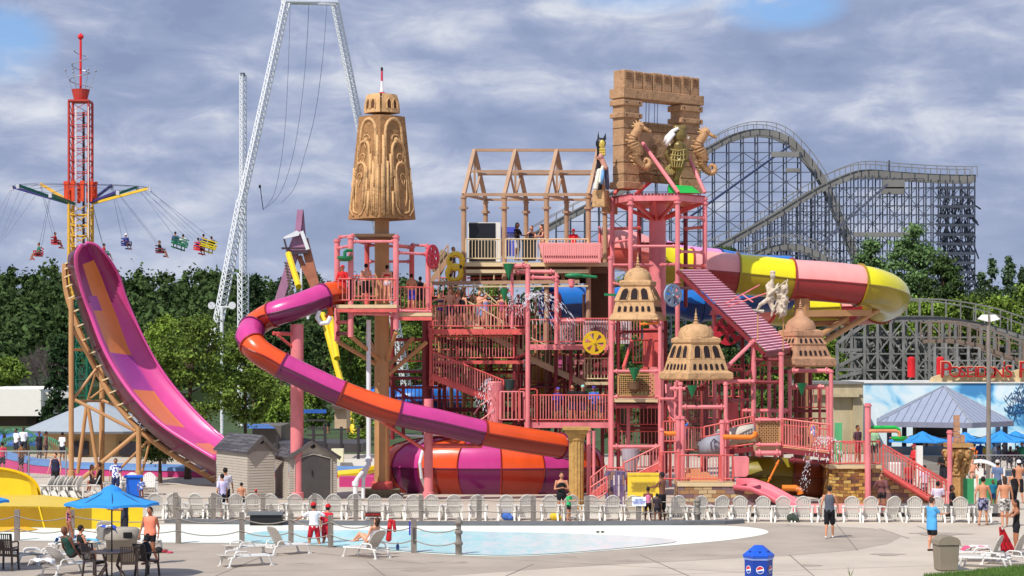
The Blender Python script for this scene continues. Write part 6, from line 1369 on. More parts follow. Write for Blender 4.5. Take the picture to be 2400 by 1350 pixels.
m_wv=M('wave_pink',(214,76,150),.35,var=.08,scale=.5,dirt=.12,coat=.35);m_wvo=M('wave_outside_shaded',(92,16,56),.35,var=.08,scale=.6,coat=.2);m_wor=M('wave_orange',(232,140,70),.35,var=.05,coat=.3);m_wpu=M('wave_purple',(172,76,158),.35,var=.05,coat=.3);m_shade=M('wave_inner_shaded',(150,40,104),.35,var=.05,coat=.3)  # flank and inner plum are the wave pink darkened to paint their shade
st=[
((176,585),(190,575),(196,572),(202,569),97),((160,598),(179,596),(200,588),(226,575),97.2),((159,625),(179,625),(214,608),(256,608),97.6),((163,656),(186,656),(231,645),(279,648),98.1),((178,700),(197,695),(248,690),(292,690),98.4),((195,760),(213,738),(268,740),(313,742),98.6),
((221,830),(241,811),(298,820),(347,815),98.5),((252,888),(275,874),(332,880),(387,880),98.2),((290,948),(321,937),(374,942),(440,946),97.7),((340,1002),(378,994),(430,1003),(495,1002),97.1),((405,1055),(447,1040),(486,1040),(545,1042),96.5),((507,1116),(507,1076),(540,1080),(592,1076),96)]
def cr(a,per=5):return catmull([Vector((*q,0))for q in a],per)
L0,L1,L2,L3=[cr([s[i]for s in st])for i in range(4)];YY=[v.x for v in catmull([V(s[4],0,0)for s in st],5)]
rows_o,rows_i=[],[];NS=len(YY)
for i in range(NS):
 Y=YY[i];o,n,f,r_=(P(L0[i].x,L0[i].y,Y+.5),P(L1[i].x,L1[i].y,Y-.7),P(L2[i].x,L2[i].y,Y+.9),P(L3[i].x,L3[i].y,Y+1.6))
 rows_o.append([o+V(0,1.2,0),o,o.lerp(n,.6)+V(0,-.12,0),n]);q=[]
 for k in range(13):
  u=k/12;b=n.lerp(f,min(1,u*2))if u<.5 else f.lerp(r_,(u-.5)*2);q.append(b+V(0,.55*math.sin(PI*u),0))
 rows_i.append(q)
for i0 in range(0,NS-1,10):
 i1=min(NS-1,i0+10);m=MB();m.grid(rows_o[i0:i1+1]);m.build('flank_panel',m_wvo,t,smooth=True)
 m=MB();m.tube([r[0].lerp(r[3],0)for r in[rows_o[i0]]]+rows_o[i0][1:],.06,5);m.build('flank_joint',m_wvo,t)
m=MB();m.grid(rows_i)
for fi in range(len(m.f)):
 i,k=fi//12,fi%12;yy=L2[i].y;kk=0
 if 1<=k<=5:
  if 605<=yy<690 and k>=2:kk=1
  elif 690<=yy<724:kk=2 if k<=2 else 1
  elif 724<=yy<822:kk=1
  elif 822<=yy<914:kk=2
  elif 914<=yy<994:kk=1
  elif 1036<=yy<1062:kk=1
 if kk==0 and yy<700-max(0,k-6)*8:kk=3  # upper inside takes the plum that paints its shade
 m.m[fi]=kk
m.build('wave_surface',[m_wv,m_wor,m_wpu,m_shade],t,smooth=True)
m=MB();m.tube([r[0]for r in rows_i],.10,6);m.tube([r[-1]for r in rows_i],.07,6);m.tube(rows_i[0],.08,6);m.build('rim',m_wv,t,smooth=True)
m=MB();rib=cr([(153,618),(152,650),(160,700),(182,765),(208,830),(240,892),(276,950),(328,1008),(396,1060),(470,1105),(505,1128)],4)
m.tube([P(q.x,q.y,98.6)for q in rib],.14,6);m.build('spine',m_tanst,t)
m=MB()
for i in range(0,len(rib),2):q=P(rib[i].x,rib[i].y,98.5);m.bar(q,q+V(.35,-.3,.12),.06)
m.build('brackets',m_beige,t)
def legs(lst,nm='leg',mt=m_tanst):
 for A_,B_,r in lst:MB().cyl(P(*A_),P(*B_),r,n=10).build(nm,mt,t)
legs([((167,700,97.5),(167,1110,97.5),.12),((325,1000,97.2),(325,1115,97.2),.12),((240,830,101),(238,1140,101),.13),((203,950,100),(182,1110,100),.09),((206,950,100),(230,1110,100),.09)])
legs([((170,770,97.6),(222,862,98.4),.07),((225,865,98.4),(172,935,97.6),.07),((172,935,97.6),(318,1010,97.4),.08),((322,1014,97.4),(178,1134,97.2),.10),((172,820,97.8),(212,820,99),.06),((235,935,100),(300,965,99),.06),((205,940,100),(225,870,99),.05),((172,940,98),(235,940,100.8),.06),((250,905,100),(210,935,100),.05),((350,1030,99),(270,1110,100),.06),((352,1030,99),(330,1120,99),.06)],'brace')
for px,Y in((167,97.5),(325,97.2)):b=XZ(px,Y);MB().lathe(b,[(.20,0),(.22,.1),(.16,.72),(.13,.75)],14).build('footing',m_tanst,t)
t=T('yellow_flume','bright yellow curved slide run out bowl draining into the pool','water slide',G(80,1232))
m=MB();rows=[]
for k in range(19):
 a=k/18;px=-60+157*math.sin(a*PI/2)**.8;pt_=1184-92*max(0,math.cos(a*PI/2))**.6
 q=P(px,pt_,84.5-a*1.2);rows.append([q,V(q.x+.03,q.y+.05,max(0,P(0,1182,84).z))])
m.grid(rows);m.build('outer_wall',m_yel,t,smooth=True)
m=MB();rows=[]
for k in range(13):
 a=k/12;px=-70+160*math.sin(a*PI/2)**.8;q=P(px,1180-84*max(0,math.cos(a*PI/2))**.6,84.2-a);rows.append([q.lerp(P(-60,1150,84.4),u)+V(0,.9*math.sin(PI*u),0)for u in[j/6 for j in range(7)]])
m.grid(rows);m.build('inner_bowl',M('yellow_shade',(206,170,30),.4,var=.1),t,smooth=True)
top=[(-80,1168),(95,1164),(120,1172),(215,1176),(345,1190),(395,1212),(330,1215),(215,1188),(100,1184),(-80,1182)]
m=MB();zt=.75;m.prism([G(x,y-0,zt)for x,y in[(-80,1160),(100,1160),(210,1170),(330,1176),(330,1187),(215,1190),(90,1187),(-80,1186)]],V(0,0,-.05));m.build('trough_top',m_yel,t)
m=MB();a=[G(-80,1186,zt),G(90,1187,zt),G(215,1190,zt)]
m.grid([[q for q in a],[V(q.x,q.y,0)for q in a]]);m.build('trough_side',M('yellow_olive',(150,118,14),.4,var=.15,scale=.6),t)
m=MB();a=[G(215,1190,zt),G(335,1187,zt)];m.grid([a,[V(q.x,q.y,0)for q in a]]);m.build('trough_end',m_yel,t)
m=MB();q=G(92,1187,zt);m.bar(q+V(0,-.04,0),V(q.x+.2,q.y-.06,0),.05);m.build('rib',m_yel,t)
m=MB();m.poly([G(x,y,.035)for x,y in((-70,1236),(60,1234),(90,1240),(60,1245),(-70,1246))]);m.build('run_out',M('yellow_amber',(236,180,50),.5),t)
m_side=M('shed_siding',(178,168,154),.7,var=.06);m_side2=M('shed_siding_shaded',(140,128,120),.7,var=.06);m_shing=brick('roof_shingles',[(74,72,78),(92,90,94),(64,62,68)],(50,48,52),rowh=.12,bw=.3)
def shed(x0,x1,Y,dep,zE,zR,label,rz,doors):
 """gable toward the viewer at rotation rz about its front left corner"""
 t=T('storage_shed',label,'shed',V(x0,Y,0));w=x1-x0;ca,sa=math.cos(rz),math.sin(rz)
 def q(u,v,z):return V(x0+u*ca-v*sa,Y+u*sa+v*ca,z)
 m=MB();nb=18
 for k in range(nb):
  z0,z1=zE*k/nb,zE*(k+1)/nb;o=.02
  for a,b in(((0,0),(w,0)),((0,dep),(0,0)),((w,0),(w,dep))):
   n_=V(b[1]-a[1],-(b[0]-a[0]),0).normalized()*o;n_=V(n_.x*ca-n_.y*sa,n_.x*sa+n_.y*ca,0)
   m.quad(q(*a,z0)+n_,q(*b,z0)+n_,q(*b,z1),q(*a,z1))
 m.build('wall',m_side,t)
 m=MB();m.prism([q(0,.01,zE),q(w,.01,zE),q(w/2,.01,zR)],q(0,.06,0)-q(0,0,0));m.build('gable',m_side2 if not doors else m_side,t)  # closed gable gets the darker siding, its shade painted into the colour
 for s in(0,1):
  a,b=((-.12,w/2)if s==0 else(w+.12,w/2));za=zE-.1
  m=MB();m.hexa([q(a,-.15,za),q(b,-.15,zR),q(b,dep+.1,zR),q(a,dep+.1,za),q(a,-.15,za+.09),q(b,-.15,zR+.09),q(b,dep+.1,zR+.09),q(a,dep+.1,za+.09)]);m.build('roof',m_shing,t)
  m=MB();m.bar(q(a,-.17,za),q(b,-.17,zR),.04,.16);m.build('fascia',C((92,86,84),.7),t)
 m=MB();m.cyl(q(w/2,-.03,(zE+zR)/2+.12),q(w/2,.05,(zE+zR)/2+.12),.11,n=14);m.build('vent',m_black,t)
 if doors:
  for s in(-1,1):
   pts=[q(w/2,-.03,.05),q(w/2+s*w*.37,-.03,.05),q(w/2+s*w*.37,-.03,zE-.12),q(w/2+s*w*.2,-.03,zE+.02),q(w/2,-.03,zE+.06)];m=MB();m.prism(pts,q(0,.04,0)-q(0,0,0));d=m.build('door',C((76,72,70),.6),t)
  m=MB();m.bar(q(w/2-.04,-.06,1.0),q(w/2-.04,-.06,1.25),.03);m.build('handle',m_black,d)
  m=MB();m.tube([q(w/2-w*.38,-.05,.05),q(w/2-w*.38,-.05,zE-.1),q(w/2,-.05,zE+.1),q(w/2+w*.38,-.05,zE-.1),q(w/2+w*.38,-.05,.05)],.03,4);m.build('door_frame',m_side,t)
x=lambda px,Y=89.5:(px-CX)*Y/F
shed(x(588),x(655),88.5,3.4,2.02,2.6,'grey vinyl shed seen at a corner with plain closed gable wall',R(30),False)
o_=shed(x(684),x(797),88.3,3.0,1.82,2.42,'grey vinyl shed with arched dark double doors',R(17),True)
t=T('swing_tower','tall red and yellow lattice swing ride tower with a crown of arms','swing ride',XZ(189,143));Ys=143.
def sp_(px,py,dy=0.):return P(px,py,Ys+dy)
m_red=M('ride_red',(190,66,56),.45,var=.1);m_yr=M('ride_yellow',(226,176,62),.45,var=.1);m_silver=M('ride_silver',(178,182,192),.35,var=.08,metal=.6)
def lattice_mast(t,x0,x1,ya,yb,Y,dep,mt,cr_,r=.07,rb=.035,name='mast',n=9,cols=None):
 m=MB();cs=[(x0,-dep/2),(x1,-dep/2),(x1,dep/2),(x0,dep/2)];pt=lambda c,py:P(c[0],py,Y)+V(0,c[1],0)
 for c in cs:m.cyl(pt(c,yb),pt(c,ya),r,n=6)
 for k in range(n):
  y0,y1=yb+(ya-yb)*k/n,yb+(ya-yb)*(k+1)/n
  for a,b in zip(cs,cs[1:]+cs[:1]):
   m.bar(pt(a,y0),pt(b,y0),rb*1.4);m.bar(pt(a,y0),pt(b,y1),rb);m.bar(pt(b,y0),pt(a,y1),rb)if cr_ else None
 return m.build(name,mt,t)
lattice_mast(t,166,212,240,432,Ys,1.3,m_red,False,.085,.04,n=7);lattice_mast(t,166,212,480,700,Ys,1.3,m_yr,False,.11,.06,n=9,name='lower_mast');lattice_mast(t,176,208,700,1040,Ys,1.1,C((20,100,74),.5),True,.10,.05,n=9,name='base_mast')
m=MB()
for px in(178,207):m.bar(sp_(px,250,-.8),sp_(px,700,-.8),.06)
m.build('cable_track',C((236,214,206)),t)
m=MB()
for px in(196,):m.bar(sp_(px,262,.3),sp_(px,690,.3),.14)
m.build('lift_column',C((60,40,50)),t)
m=MB();m.bx(sp_(165,0).x,sp_(213,0).x,Ys-.8,Ys+.8,sp_(0,240).z,sp_(0,236).z);m.lathe(XZ(189,Ys),[(.42,sp_(0,238).z),(.62,sp_(0,210).z),(.55,sp_(0,210).z)],16);m.build('crown_basket',m_red,t)
m=MB();m.cyl(sp_(189,212),sp_(189,95),.08,n=8);m.lathe(XZ(189,Ys),[(.01,sp_(0,96).z),(.2,sp_(0,88).z),(.2,sp_(0,84).z),(.01,sp_(0,77).z)],8);m.build('spire',C((226,40,44)),t)
m=MB();sp1=[]
for k in range(60):a=k*.27;rr_=.62-.30*k/60;sp1.append(V(sp_(189,0).x+rr_*1.3*math.cos(a),Ys+rr_*math.sin(a),sp_(0,206-k*1.5).z))
m.tube(sp1,.035,5)
for k in range(6):a=k*PI/3+.2;b=V(sp_(189,0).x,Ys,0);d=V(math.cos(a),math.sin(a),0);m.cyl(b+d*.55+V(0,0,sp_(0,210).z),b+d*1.0+V(0,0,sp_(0,166).z),.02,n=5);m.ell(b+d*1.0+V(0,0,sp_(0,165).z),.08,.08,.08,8,6)
m.build('crown_spiral',m_silver,t)
m=MB()
for k in range(10):a=k*PI/5;b=V(sp_(189,0).x+1.0*math.cos(a),Ys+1.0*math.sin(a),sp_(0,455).z);m.box(b,.2,.2,1.1);m.box(b+V(0,0,.7),.26,.26,.25)
m.build('carriage',M('ride_orange',(222,74,36),.45,var=.15),t)
arms=[((165,478),(28,438),2,(52,50,110)),((165,478),(42,434),-3,(20,100,84)),((170,476),(95,431),4,(226,176,62)),((165,476),(60,446),5,(200,50,60)),((212,472),(262,434),4,(36,44,110)),((216,475),(322,438),3,(20,110,80)),((216,477),(350,441),-2,(232,190,60)),((213,474),(276,449),-5,(50,50,120)),((175,478),(118,455),-5,(20,120,90))]
for a,b,dy,cc in arms:m=MB();m.bar(sp_(*a),sp_(b[0],b[1],dy),.13,.17);m.build('arm',C(cc,.45),t);m=MB();m.bar(sp_(b[0],b[1]-2,dy),sp_(b[0],b[1]+8,dy),.2);m.build('arm_head',C((196,196,206),.4),t)
m=MB()
for a,b in zip(arms,arms[1:]+arms[:1]):m.cyl(sp_(a[1][0],a[1][1]-2,a[2]),sp_(b[1][0],b[1][1]-2,b[2]),.012,n=4)if abs(a[1][0]-b[1][0])<120 else None
for a in arms:m.cyl(sp_(a[1][0],a[1][1]-2,a[2]),sp_(189,432),.012,n=4)
m.build('stay_cable',C((90,96,120)),t)
def swing_seat(px,py,dy,hx,hy,sc_,rz,label,n=1,shirt=(40,40,50),tilt=0,hdy=0):
 b=sp_(px,py,dy);t=T('flying_chair',label,'flying chair',b,None);m=MB();w=.55*n
 m.box((0,0,0),w,.5,.08);m.box((0,.25,.12),w,.05,.1);m.box((0,.25,.28),w,.05,.07);m.box((0,.25,.46),w,.05,.07)
 for k in range(n+1):m.box((-w/2+k*w/n,0,.22),.05,.5,.05);m.box((-w/2+k*w/n,-.22,.1),.05,.05,.28)
 m.box((0,-.24,.24),w,.06,.05);m.box((0,-.3,-.25),w*.9,.04,.1)
 R_=Matrix.Rotation(R(rz),4,'Z')@ Matrix.Rotation(R(tilt),4,'Y');m.v=[tuple((R_ @ Vector(q))+b)for q in m.v];m.build('seat',C(sc_,.5),t)
 m=MB()
 for s in(-w/2,w/2):
  q=(R_ @ V(s,.1,.5))+b;m.cyl(q,sp_(hx+s*4,hy,hdy),.012,n=4)
 m.build('chain',C((110,116,138)),t)
 return t,R_,b
def rider(base,rz,label,shirt,skin='c',cap=None):
 t=person(1200,900,None,1.62,rz,label,skin,'k','short',('shirt',shirt),('shorts',(34,34,46)),'fly','fold',vox=.03,cap=cap);t.location=base-V(0,0,.36);return t
for px,py,dy,hx,hy,hdy,col,rz,lab,n,sh,tl in(
(89,598,-4,118,458,-5,(190,50,50),-60,'red swing seat low at the left of the swing ride',1,(40,110,90),15),(131,572,4,95,434,4,(206,46,52),80,'red swing seat nearest the left of the swing tower',1,(200,40,50),0),
(246,598,4,216,478,1,(30,120,80),100,'green swing seat just right of the swing tower',1,(200,50,50),0),(296,575,5,262,438,4,(60,70,150),40,'navy swing seat with a rider in a white cap',1,(70,80,150),0),
(376,592,0,276,452,-5,(120,40,50),80,'dark maroon swing seat hanging below the middle of the ride',1,(34,34,44),0),(420,574,2,322,442,3,(20,120,80),190,'green double swing seat seen from behind',2,(236,236,240),-18),
(466,586,-2,335,444,0,(200,50,60),150,'red swing seat beside the yellow double seat',1,(50,60,130),-10),(486,580,-2,350,446,-2,(224,200,30),195,'yellow double swing seat at the far right of the swing ride',2,(30,30,40),-16)):
 t_,R_,b_=swing_seat(px,py,dy,hx,hy,col,rz,lab,n,sh,tl,hdy)
 for k in range(n):
  x_=(-.5*(n-1)+k)*.55;q=(R_ @ V(x_,.05,0))+b_
  nm=lab.split(' swing seat')[0];rider(q,rz,'%s rider on the %s'%(('left' if k==0 else 'right')if n>1 else 'lone',lab.replace('swing seat','seat').split(' hanging')[0].split(' with')[0]),sh if k==0 else(90,96,150),cap=(235,235,240)if px==296 else None)
m=MB()
for a,b in(((28,440,2),(-40,560,2)),((30,440,2),(-20,575,2)),((48,440,-3),(0,560,-3)),((60,450,5),(-10,590,5)),((85,456,5),(10,560,5))):m.cyl(sp_(*a),sp_(*b),.012,n=4)
m.build('chain',C((150,150,165)),t)
t=T('sky_swing','huge white lattice arch and back mast of a sky swing ride','sky swing',XZ(560,160));
def truss(t,A,B,w,r,n,name='truss',mt=None,tri=True):
 a,b=P(*A),P(*B);d=(b-a).normalized();x,y=MB().frame(d);m=MB();cs=[x*(w*math.cos(q))+y*(w*math.sin(q))for q in(R(30),R(150),R(270))]
 for c in cs:m.cyl(a+c,b+c,r,n=6)
 for k in range(n):
  p0,p1=a.lerp(b,k/n),a.lerp(b,(k+1)/n)
  for i in range(3):c0,c1=cs[i],cs[(i+1)%3];m.bar(p0+c0,p1+c1,r*.9);m.bar(p0+c0,p0+c1,r*.9)
 return m.build(name,mt or m_whitem,t)
truss(t,(566,470,158),(670,4,160),.32,.055,34);truss(t,(496,830,157.6),(566,470,158),.42,.06,26);truss(t,(784,4,166),(850,330,168),.32,.055,26);truss(t,(850,330,168),(965,980,170),.42,.06,40)
truss(t,(569,1000,176),(569,640,176),.5,.06,22,'back_mast');truss(t,(569,640,176),(569,175,176),.30,.05,34,'back_mast')
m=MB();m.cyl(P(662,4,160),P(790,6,166),.16);m.cyl(P(664,8,161),P(786,11,165),.07);m.build('cross_beam',m_whitem,t)
m=MB();m.bar(P(569,178,176),P(569,171,176),.35);m.build('mast_head',C((70,80,90)),t)
for pts in(((680,10),(676,150),(668,300),(655,400),(640,460),(618,490)),((724,12),(716,150),(700,290),(680,390),(655,455),(622,488)),((766,12),(756,140),(738,270),(712,370),(690,440),(660,475))):
 MB().tube(catmull([P(a,b,163)for a,b in pts],5),.018,4).build('cable',C((110,116,140)),t)
m=MB();m.tube([P(610,436,163),P(612,455,163),(P(617,492,163))],.03,4);m.ell(P(609,437,163),.1,.1,.15,6,5);m.build('hook',m_black,t)
t=T('flood_light','pair of round white flood lamps on a bar beside the white lattice leg','lamp',P(520,720,150));m=MB();m.bar(P(496,719,150),P(548,719,150),.1);m.cyl(P(520,719,150),V(P(520,0,150).x,150,0),.12);m.build('pole',m_whitem,t)
for px in(496,544):m=MB();m.cyl(P(px,716,149.6),P(px,716,150.2),.26,n=16);m.build('lamp_head',m_whitem,t)
t=T('frame_ride','mauve and rust A frame thrill ride with a yellow boom behind the slide','thrill ride',XZ(700,150));m_mv=M('mauve',(170,120,150),.5,var=.12);m_rust=M('rust_fade',(176,110,84),.6,var=.2)
def ap_(px,py,dy=0.):return P(px,py,150+dy)
for a,b,w,mt in(((704,492),(697,560),.42,m_mv),((706,492),(712,560),.30,C((90,60,86))),((700,560),(650,720),.6,m_mv),((712,560),(745,690),.58,m_rust),((700,600),(742,690),.34,m_rust),((692,600),(645,730),.36,m_rust)):MB().bar(ap_(*a),ap_(*b),w).build('frame_leg',mt,t)
m=MB();m.prism([ap_(688,550,-.4),ap_(714,550,-.4),ap_(723,592,-.4),ap_(672,592,-.4)],V(0,.6,0));m.build('gusset',m_mv,t)
m=MB();m.prism([ap_(664,556,-.8),ap_(695,540,-.8),ap_(703,545,-.8),ap_(700,552,-.8),ap_(666,560,-.8)],V(0,.3,0));m.bar(ap_(707,542,-.6),ap_(722,585,-.6),.25);m.build('white_lever',m_whitem,t)
m=MB();m.bar(ap_(660,582,-.6),ap_(720,582,-.6),.14);m.bar(ap_(676,595,-.6),ap_(722,590,-.6),.2);m.bar(ap_(666,560,-.8),ap_(676,600,-.8),.12);m.build('crossbar',C((70,56,66)),t)
for a,b in(((676,595),(700,672)),((755,735),(800,900)),((775,745),(790,840)),((800,900),(838,1045))):MB().cyl(P(a[0],a[1],148),P(b[0],b[1],145),.22,n=8).build('boom',m_yel,t)
m=MB();rr=random.Random(2)
for k in range(16):x_=672+k*1.2-(k>8)*(k-8)*3;y_=615+k*7;m.bar(ap_(x_-6,y_,-.9),ap_(x_+8,y_+4,-.9),.08);m.bar(ap_(x_-6,y_,-.9),ap_(x_+4,y_+10,-.9),.06)
m.build('ladder_cage',C((84,74,56)),t)
for a,b in(((706,600),(706,745)),((742,700),(722,745)),((722,690),(722,748))):MB().cyl(ap_(*a),ap_(*b),.10,n=6).build('white_strut',m_whitem,t)
t=T('drain_pipe','tall white plastic drain pipe with an elbow beside the tan totem column','pipe',XZ(840,87.5));m=MB();m.tube([P(864,750,90),P(864,1070,90),P(864,1090,89.6),P(838,1122,88.4),P(833,1130,88),V(P(833,0,88).x,88,0)],.10,10);m.build('pipe',m_whitem,t);m=MB();m.tube([P(866,1085,90.2),P(852,1120,89.6),V(P(851,0,89.5).x,89.5,0)],.08,10);m.build('pipe',m_whitem,t)
m=MB();m.cyl(P(864,1072,90),P(864,1082,90),.16);m.cyl(P(833,1128,88),P(833,1138,88),.14);m.build('coupling',m_whitem,t)
m_cst=M('coaster_steel',(70,75,88),.6,var=.2,scale=.4);m_cw=M('coaster_wood',(126,124,120),.8,var=.2,scale=.3);m_lw=M('grey_timber',(122,121,117),.85,var=.25,scale=1.5)
Yc=260.
def coaster(label,trk,Y0,ground,cols,rowh,name='wooden_coaster',tw=.9,r=.09,depth=3.0,mt=m_cst,mtt=m_cw,diag=True,catw=True,dbl=False):
 t=T(name,label,'roller coaster',XZ(trk[0][0],Y0));sm=catmull([V(a,b,0)for a,b in trk],8);xs=[q.x for q in sm]
 def ty(px):
  for a,b in zip(sm,sm[1:]):
   if a.x<=px<=b.x:return a.y+(b.y-a.y)*(px-a.x)/((b.x-a.x)or 1)
  return sm[-1].y
 for side in(-1,1):
  m=MB();pts=[P(q.x,q.y,Y0)+V(0,side*depth*.35,0)for q in sm]
  for a,b in zip(pts,pts[1:]):m.bar(a,b,.4,tw*.85)
  m.build('track',mtt,t)
 for side in(-1,1):
  m=MB();pts=[P(q.x,q.y,Y0)+V(0,side*depth*.62,1.3 if catw else .6)for q in sm]
  for a,b in zip(pts,pts[1:]):m.bar(a,b,.09)
  for q in pts[::3]:m.bar(q,q-V(0,0,1.2),.08)
  m.build('handrail',mtt,t)
 px=cols[0];cc=[]
 while px<=cols[1]:cc.append(px);px+=cols[2]
 ymin=min(q.y for q in sm)
 for i,c in enumerate(cc):
  m=MB();nx=cc[min(i+1,len(cc)-1)];n2=cc[min(i+2,len(cc)-1)]
  for d in(-.5,.5):m.bar(P(c,ty(c)+5,Y0)+V(0,d*depth,0),V(P(c,0,Y0).x,Y0+d*depth,max(0,P(0,ground,Y0).z)),r*2)
  y=ground;k=0
  while y>ymin-10:
   if nx>c and y>max(ty(c),ty(nx))+4:
    for d in((-.5,.5)if dbl else(-.5,)):m.bar(P(c,y,Y0)+V(0,d*depth,0),P(nx,y,Y0)+V(0,d*depth,0),r*1.2)
   if y>ty(c)+4:m.bar(P(c,y,Y0)-V(0,depth/2,0),P(c,y,Y0)+V(0,depth/2,0),r)
   if i%2==0 and k%2==0 and n2>nx>c:
    y1=y-rowh*2.0
    if y1>max(ty(n2),ty(c))+2:
     m.bar(P(c,y,Y0)+V(0,-depth*.5,0),P(n2,y1,Y0)+V(0,-depth*.5,0),r*1.1)
     if(k//2+i//2)%2==0 or dbl:m.bar(P(n2,y,Y0)+V(0,-depth*.5,0),P(c,y1,Y0)+V(0,-depth*.5,0),r*1.1)
   y-=rowh;k+=1
  m.build('bent',mt,t)
 return t
coaster('large grey wooden coaster hill with a rounded peak rising behind the slides',[(1240,560),(1330,510),(1440,455),(1560,400),(1650,357),(1710,326),(1770,312),(1830,322),(1880,362),(1930,430),(1970,520),(2020,640)],275,820,(1270,2010,33.5),23,tw=1.0,r=.08)
t=coaster('long rising grey wooden coaster lift ending in a tall flat turn',[(1640,600),(1700,572),(1800,516),(1900,455),(1980,418),(2030,408),(2100,413),(2180,418),(2240,420),(2282,420)],245,820,(1700,2285,17),21,tw=1.0,r=.065)
MB().bar(P(2084,376,245),P(2084,412,245),.2).build('flag_pole',m_cst,t)
for(x0,x1,y,h)in((2068,2120,432,1.0),(2066,2118,447,.8),(1808,1872,362,.6),(1842,1874,399,.4),(2000,2150,550,.5)):MB().bar(P(x0,y,243),P(x1,y,243),.6,h).build('walkway',m_cw,t)
MB().bar(P(1900,592,242),P(2080,432,242),.25).build('walkway',C((84,88,104)),t)
MB().bar(P(1600,520,250),P(1850,342,272),.22).build('walkway',C((70,80,110)),t)
m=MB();rr=random.Random(3)
for k in range(260):x_,y_=2200+rr.random()*84,430+rr.random()*300;y_=max(y_,440);m.bar(P(x_,y_,246+rr.random()*12),P(x_+rr.uniform(-14,14),y_+rr.uniform(6,34),246+rr.random()*12),.14)
for k in range(14):y_=440+k*22;m.bar(P(2195,y_,243),P(2285,y_,243),.3)
m.build('turn_bracing',m_cst,t)
coaster('small arched hump of grey wooden coaster track above the yellow slide',[(1750,608),(1790,590),(1840,579),(1890,588),(1935,612),(1960,640)],235,800,(1760,1960,22),20,tw=.8,r=.1)
coaster('low weathered wooden coaster structure behind the right hand mural wall',[(1985,752),(2030,748),(2120,746),(2200,748),(2290,762),(2360,782),(2440,812)],150,905,(1985,2430,30),38,tw=.35,r=.085,depth=4,mt=m_lw,mtt=m_lw,catw=True,dbl=True)
t=coaster('second lower grey timber track dipping behind the letters of the sign',[(2170,800),(2230,800),(2290,812),(2350,835),(2430,862)],144,905,(2180,2430,26),30,tw=.3,r=.08,depth=3,mt=m_lw,mtt=M('old_timber',(120,104,92),.85),catw=True)
m=MB();rr=random.Random(12)
for k in range(230):x_,y_=1990+rr.random()*180,775+rr.random()*110;Y_=151+rr.random()*10;m.bar(P(x_,y_,Y_),P(x_+rr.uniform(-20,20),y_+rr.uniform(10,34),Y_+1),.16)
for a,b in(((1962,805),(2024,762)),((1962,805),(1962,890)),((1965,820),(2020,820)),((1965,858),(2020,830)),((1965,866),(2020,866)),((1965,884),(2020,872))):m.bar(P(*a,148),P(*b,148),.22)
m.build('inner_bracing',m_lw,t)
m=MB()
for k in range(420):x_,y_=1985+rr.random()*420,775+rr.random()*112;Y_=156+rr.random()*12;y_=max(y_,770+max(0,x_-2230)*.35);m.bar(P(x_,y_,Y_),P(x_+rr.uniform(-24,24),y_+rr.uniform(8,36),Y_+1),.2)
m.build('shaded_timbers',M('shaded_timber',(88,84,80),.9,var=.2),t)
t=T('mural_building','long wall painted with a pale blue water mural under a red lettered sign','building',XZ(2210,134));Yw=134.
def wx(px):return P(px,0,Yw).x
def wz(py):return P(0,py,Yw).z
def mural():
 m=M('mural',(190,225,245),.6);nt=m.node_tree;N=nt.nodes;L=nt.links;b=N['Principled BSDF'];g=N.new('ShaderNodeNewGeometry')
 mp=N.new('ShaderNodeMapping');mp.inputs['Scale'].default_value=(.34,1,.5);mp.inputs['Rotation'].default_value=(0,.5,0);L.new(g.outputs['Position'],mp.inputs[0])
 n=N.new('ShaderNodeTexNoise');n.inputs['Scale'].default_value=.9;n.inputs['Detail'].default_value=5;n.inputs['Distortion'].default_value=1.4;L.new(mp.outputs[0],n.inputs[0])
 s=N.new('ShaderNodeSeparateXYZ');L.new(g.outputs['Position'],s.inputs[0]);mr=N.new('ShaderNodeMapRange');L.new(s.outputs[0],mr.inputs['Value']);mr.inputs['From Min'].default_value=wx(2020);mr.inputs['From Max'].default_value=wx(2420);mr.inputs['To Min'].default_value=.10;mr.inputs['To Max'].default_value=-.12
 a=N.new('ShaderNodeMath');L.new(n.outputs[0],a.inputs[0]);L.new(mr.outputs[0],a.inputs[1]);r=N.new('ShaderNodeValToRGB');L.new(a.outputs[0],r.inputs[0]);e=r.color_ramp.elements
 e[0].position=.34;e[0].color=(*lin((70,140,196)),1);e[1].position=.56;e[1].color=(*lin((226,240,246)),1);q=e.new(.40);q.color=(*lin((126,194,234)),1);q=e.new(.47);q.color=(*lin((190,228,246)),1)
 L.new(r.outputs[0],b.inputs['Base Color']);return m
m_mur=mural()
MB().bx(wx(2020),wx(2480),Yw,Yw+8,0,wz(898)).build('mural_wall',m_mur,t);MB().bx(wx(2018),wx(2480),Yw-.1,Yw+8.1,wz(898),wz(895)).build('parapet',m_white,t)
m=MB()
rr=random.Random(21)
for k in range(46):x_,y_=2350+rr.random()*60,905+rr.random()*70;m.tube([P(x_+i*5,y_+i*rr.uniform(-4,8),Yw-.04)for i in range(5)],.02,4)
m.build('painted_lines',C((44,84,130)),t)
m=MB();pts=[(2180,896),(2186,884),(2205,878),(2222,880),(2240,872),(2262,878),(2290,872),(2330,874),(2352,866),(2368,872),(2390,866),(2440,860),(2440,896)];m.prism([P(a,b,Yw+.2)for a,b in pts],V(0,.5,0));m.build('rock_base',M('rock_cream',(206,184,142),.85,var=.15,bump=.5),t)
m_sr=M('sign_red',(176,26,30),.4,var=.06);m_cr=C((230,206,160),.7)
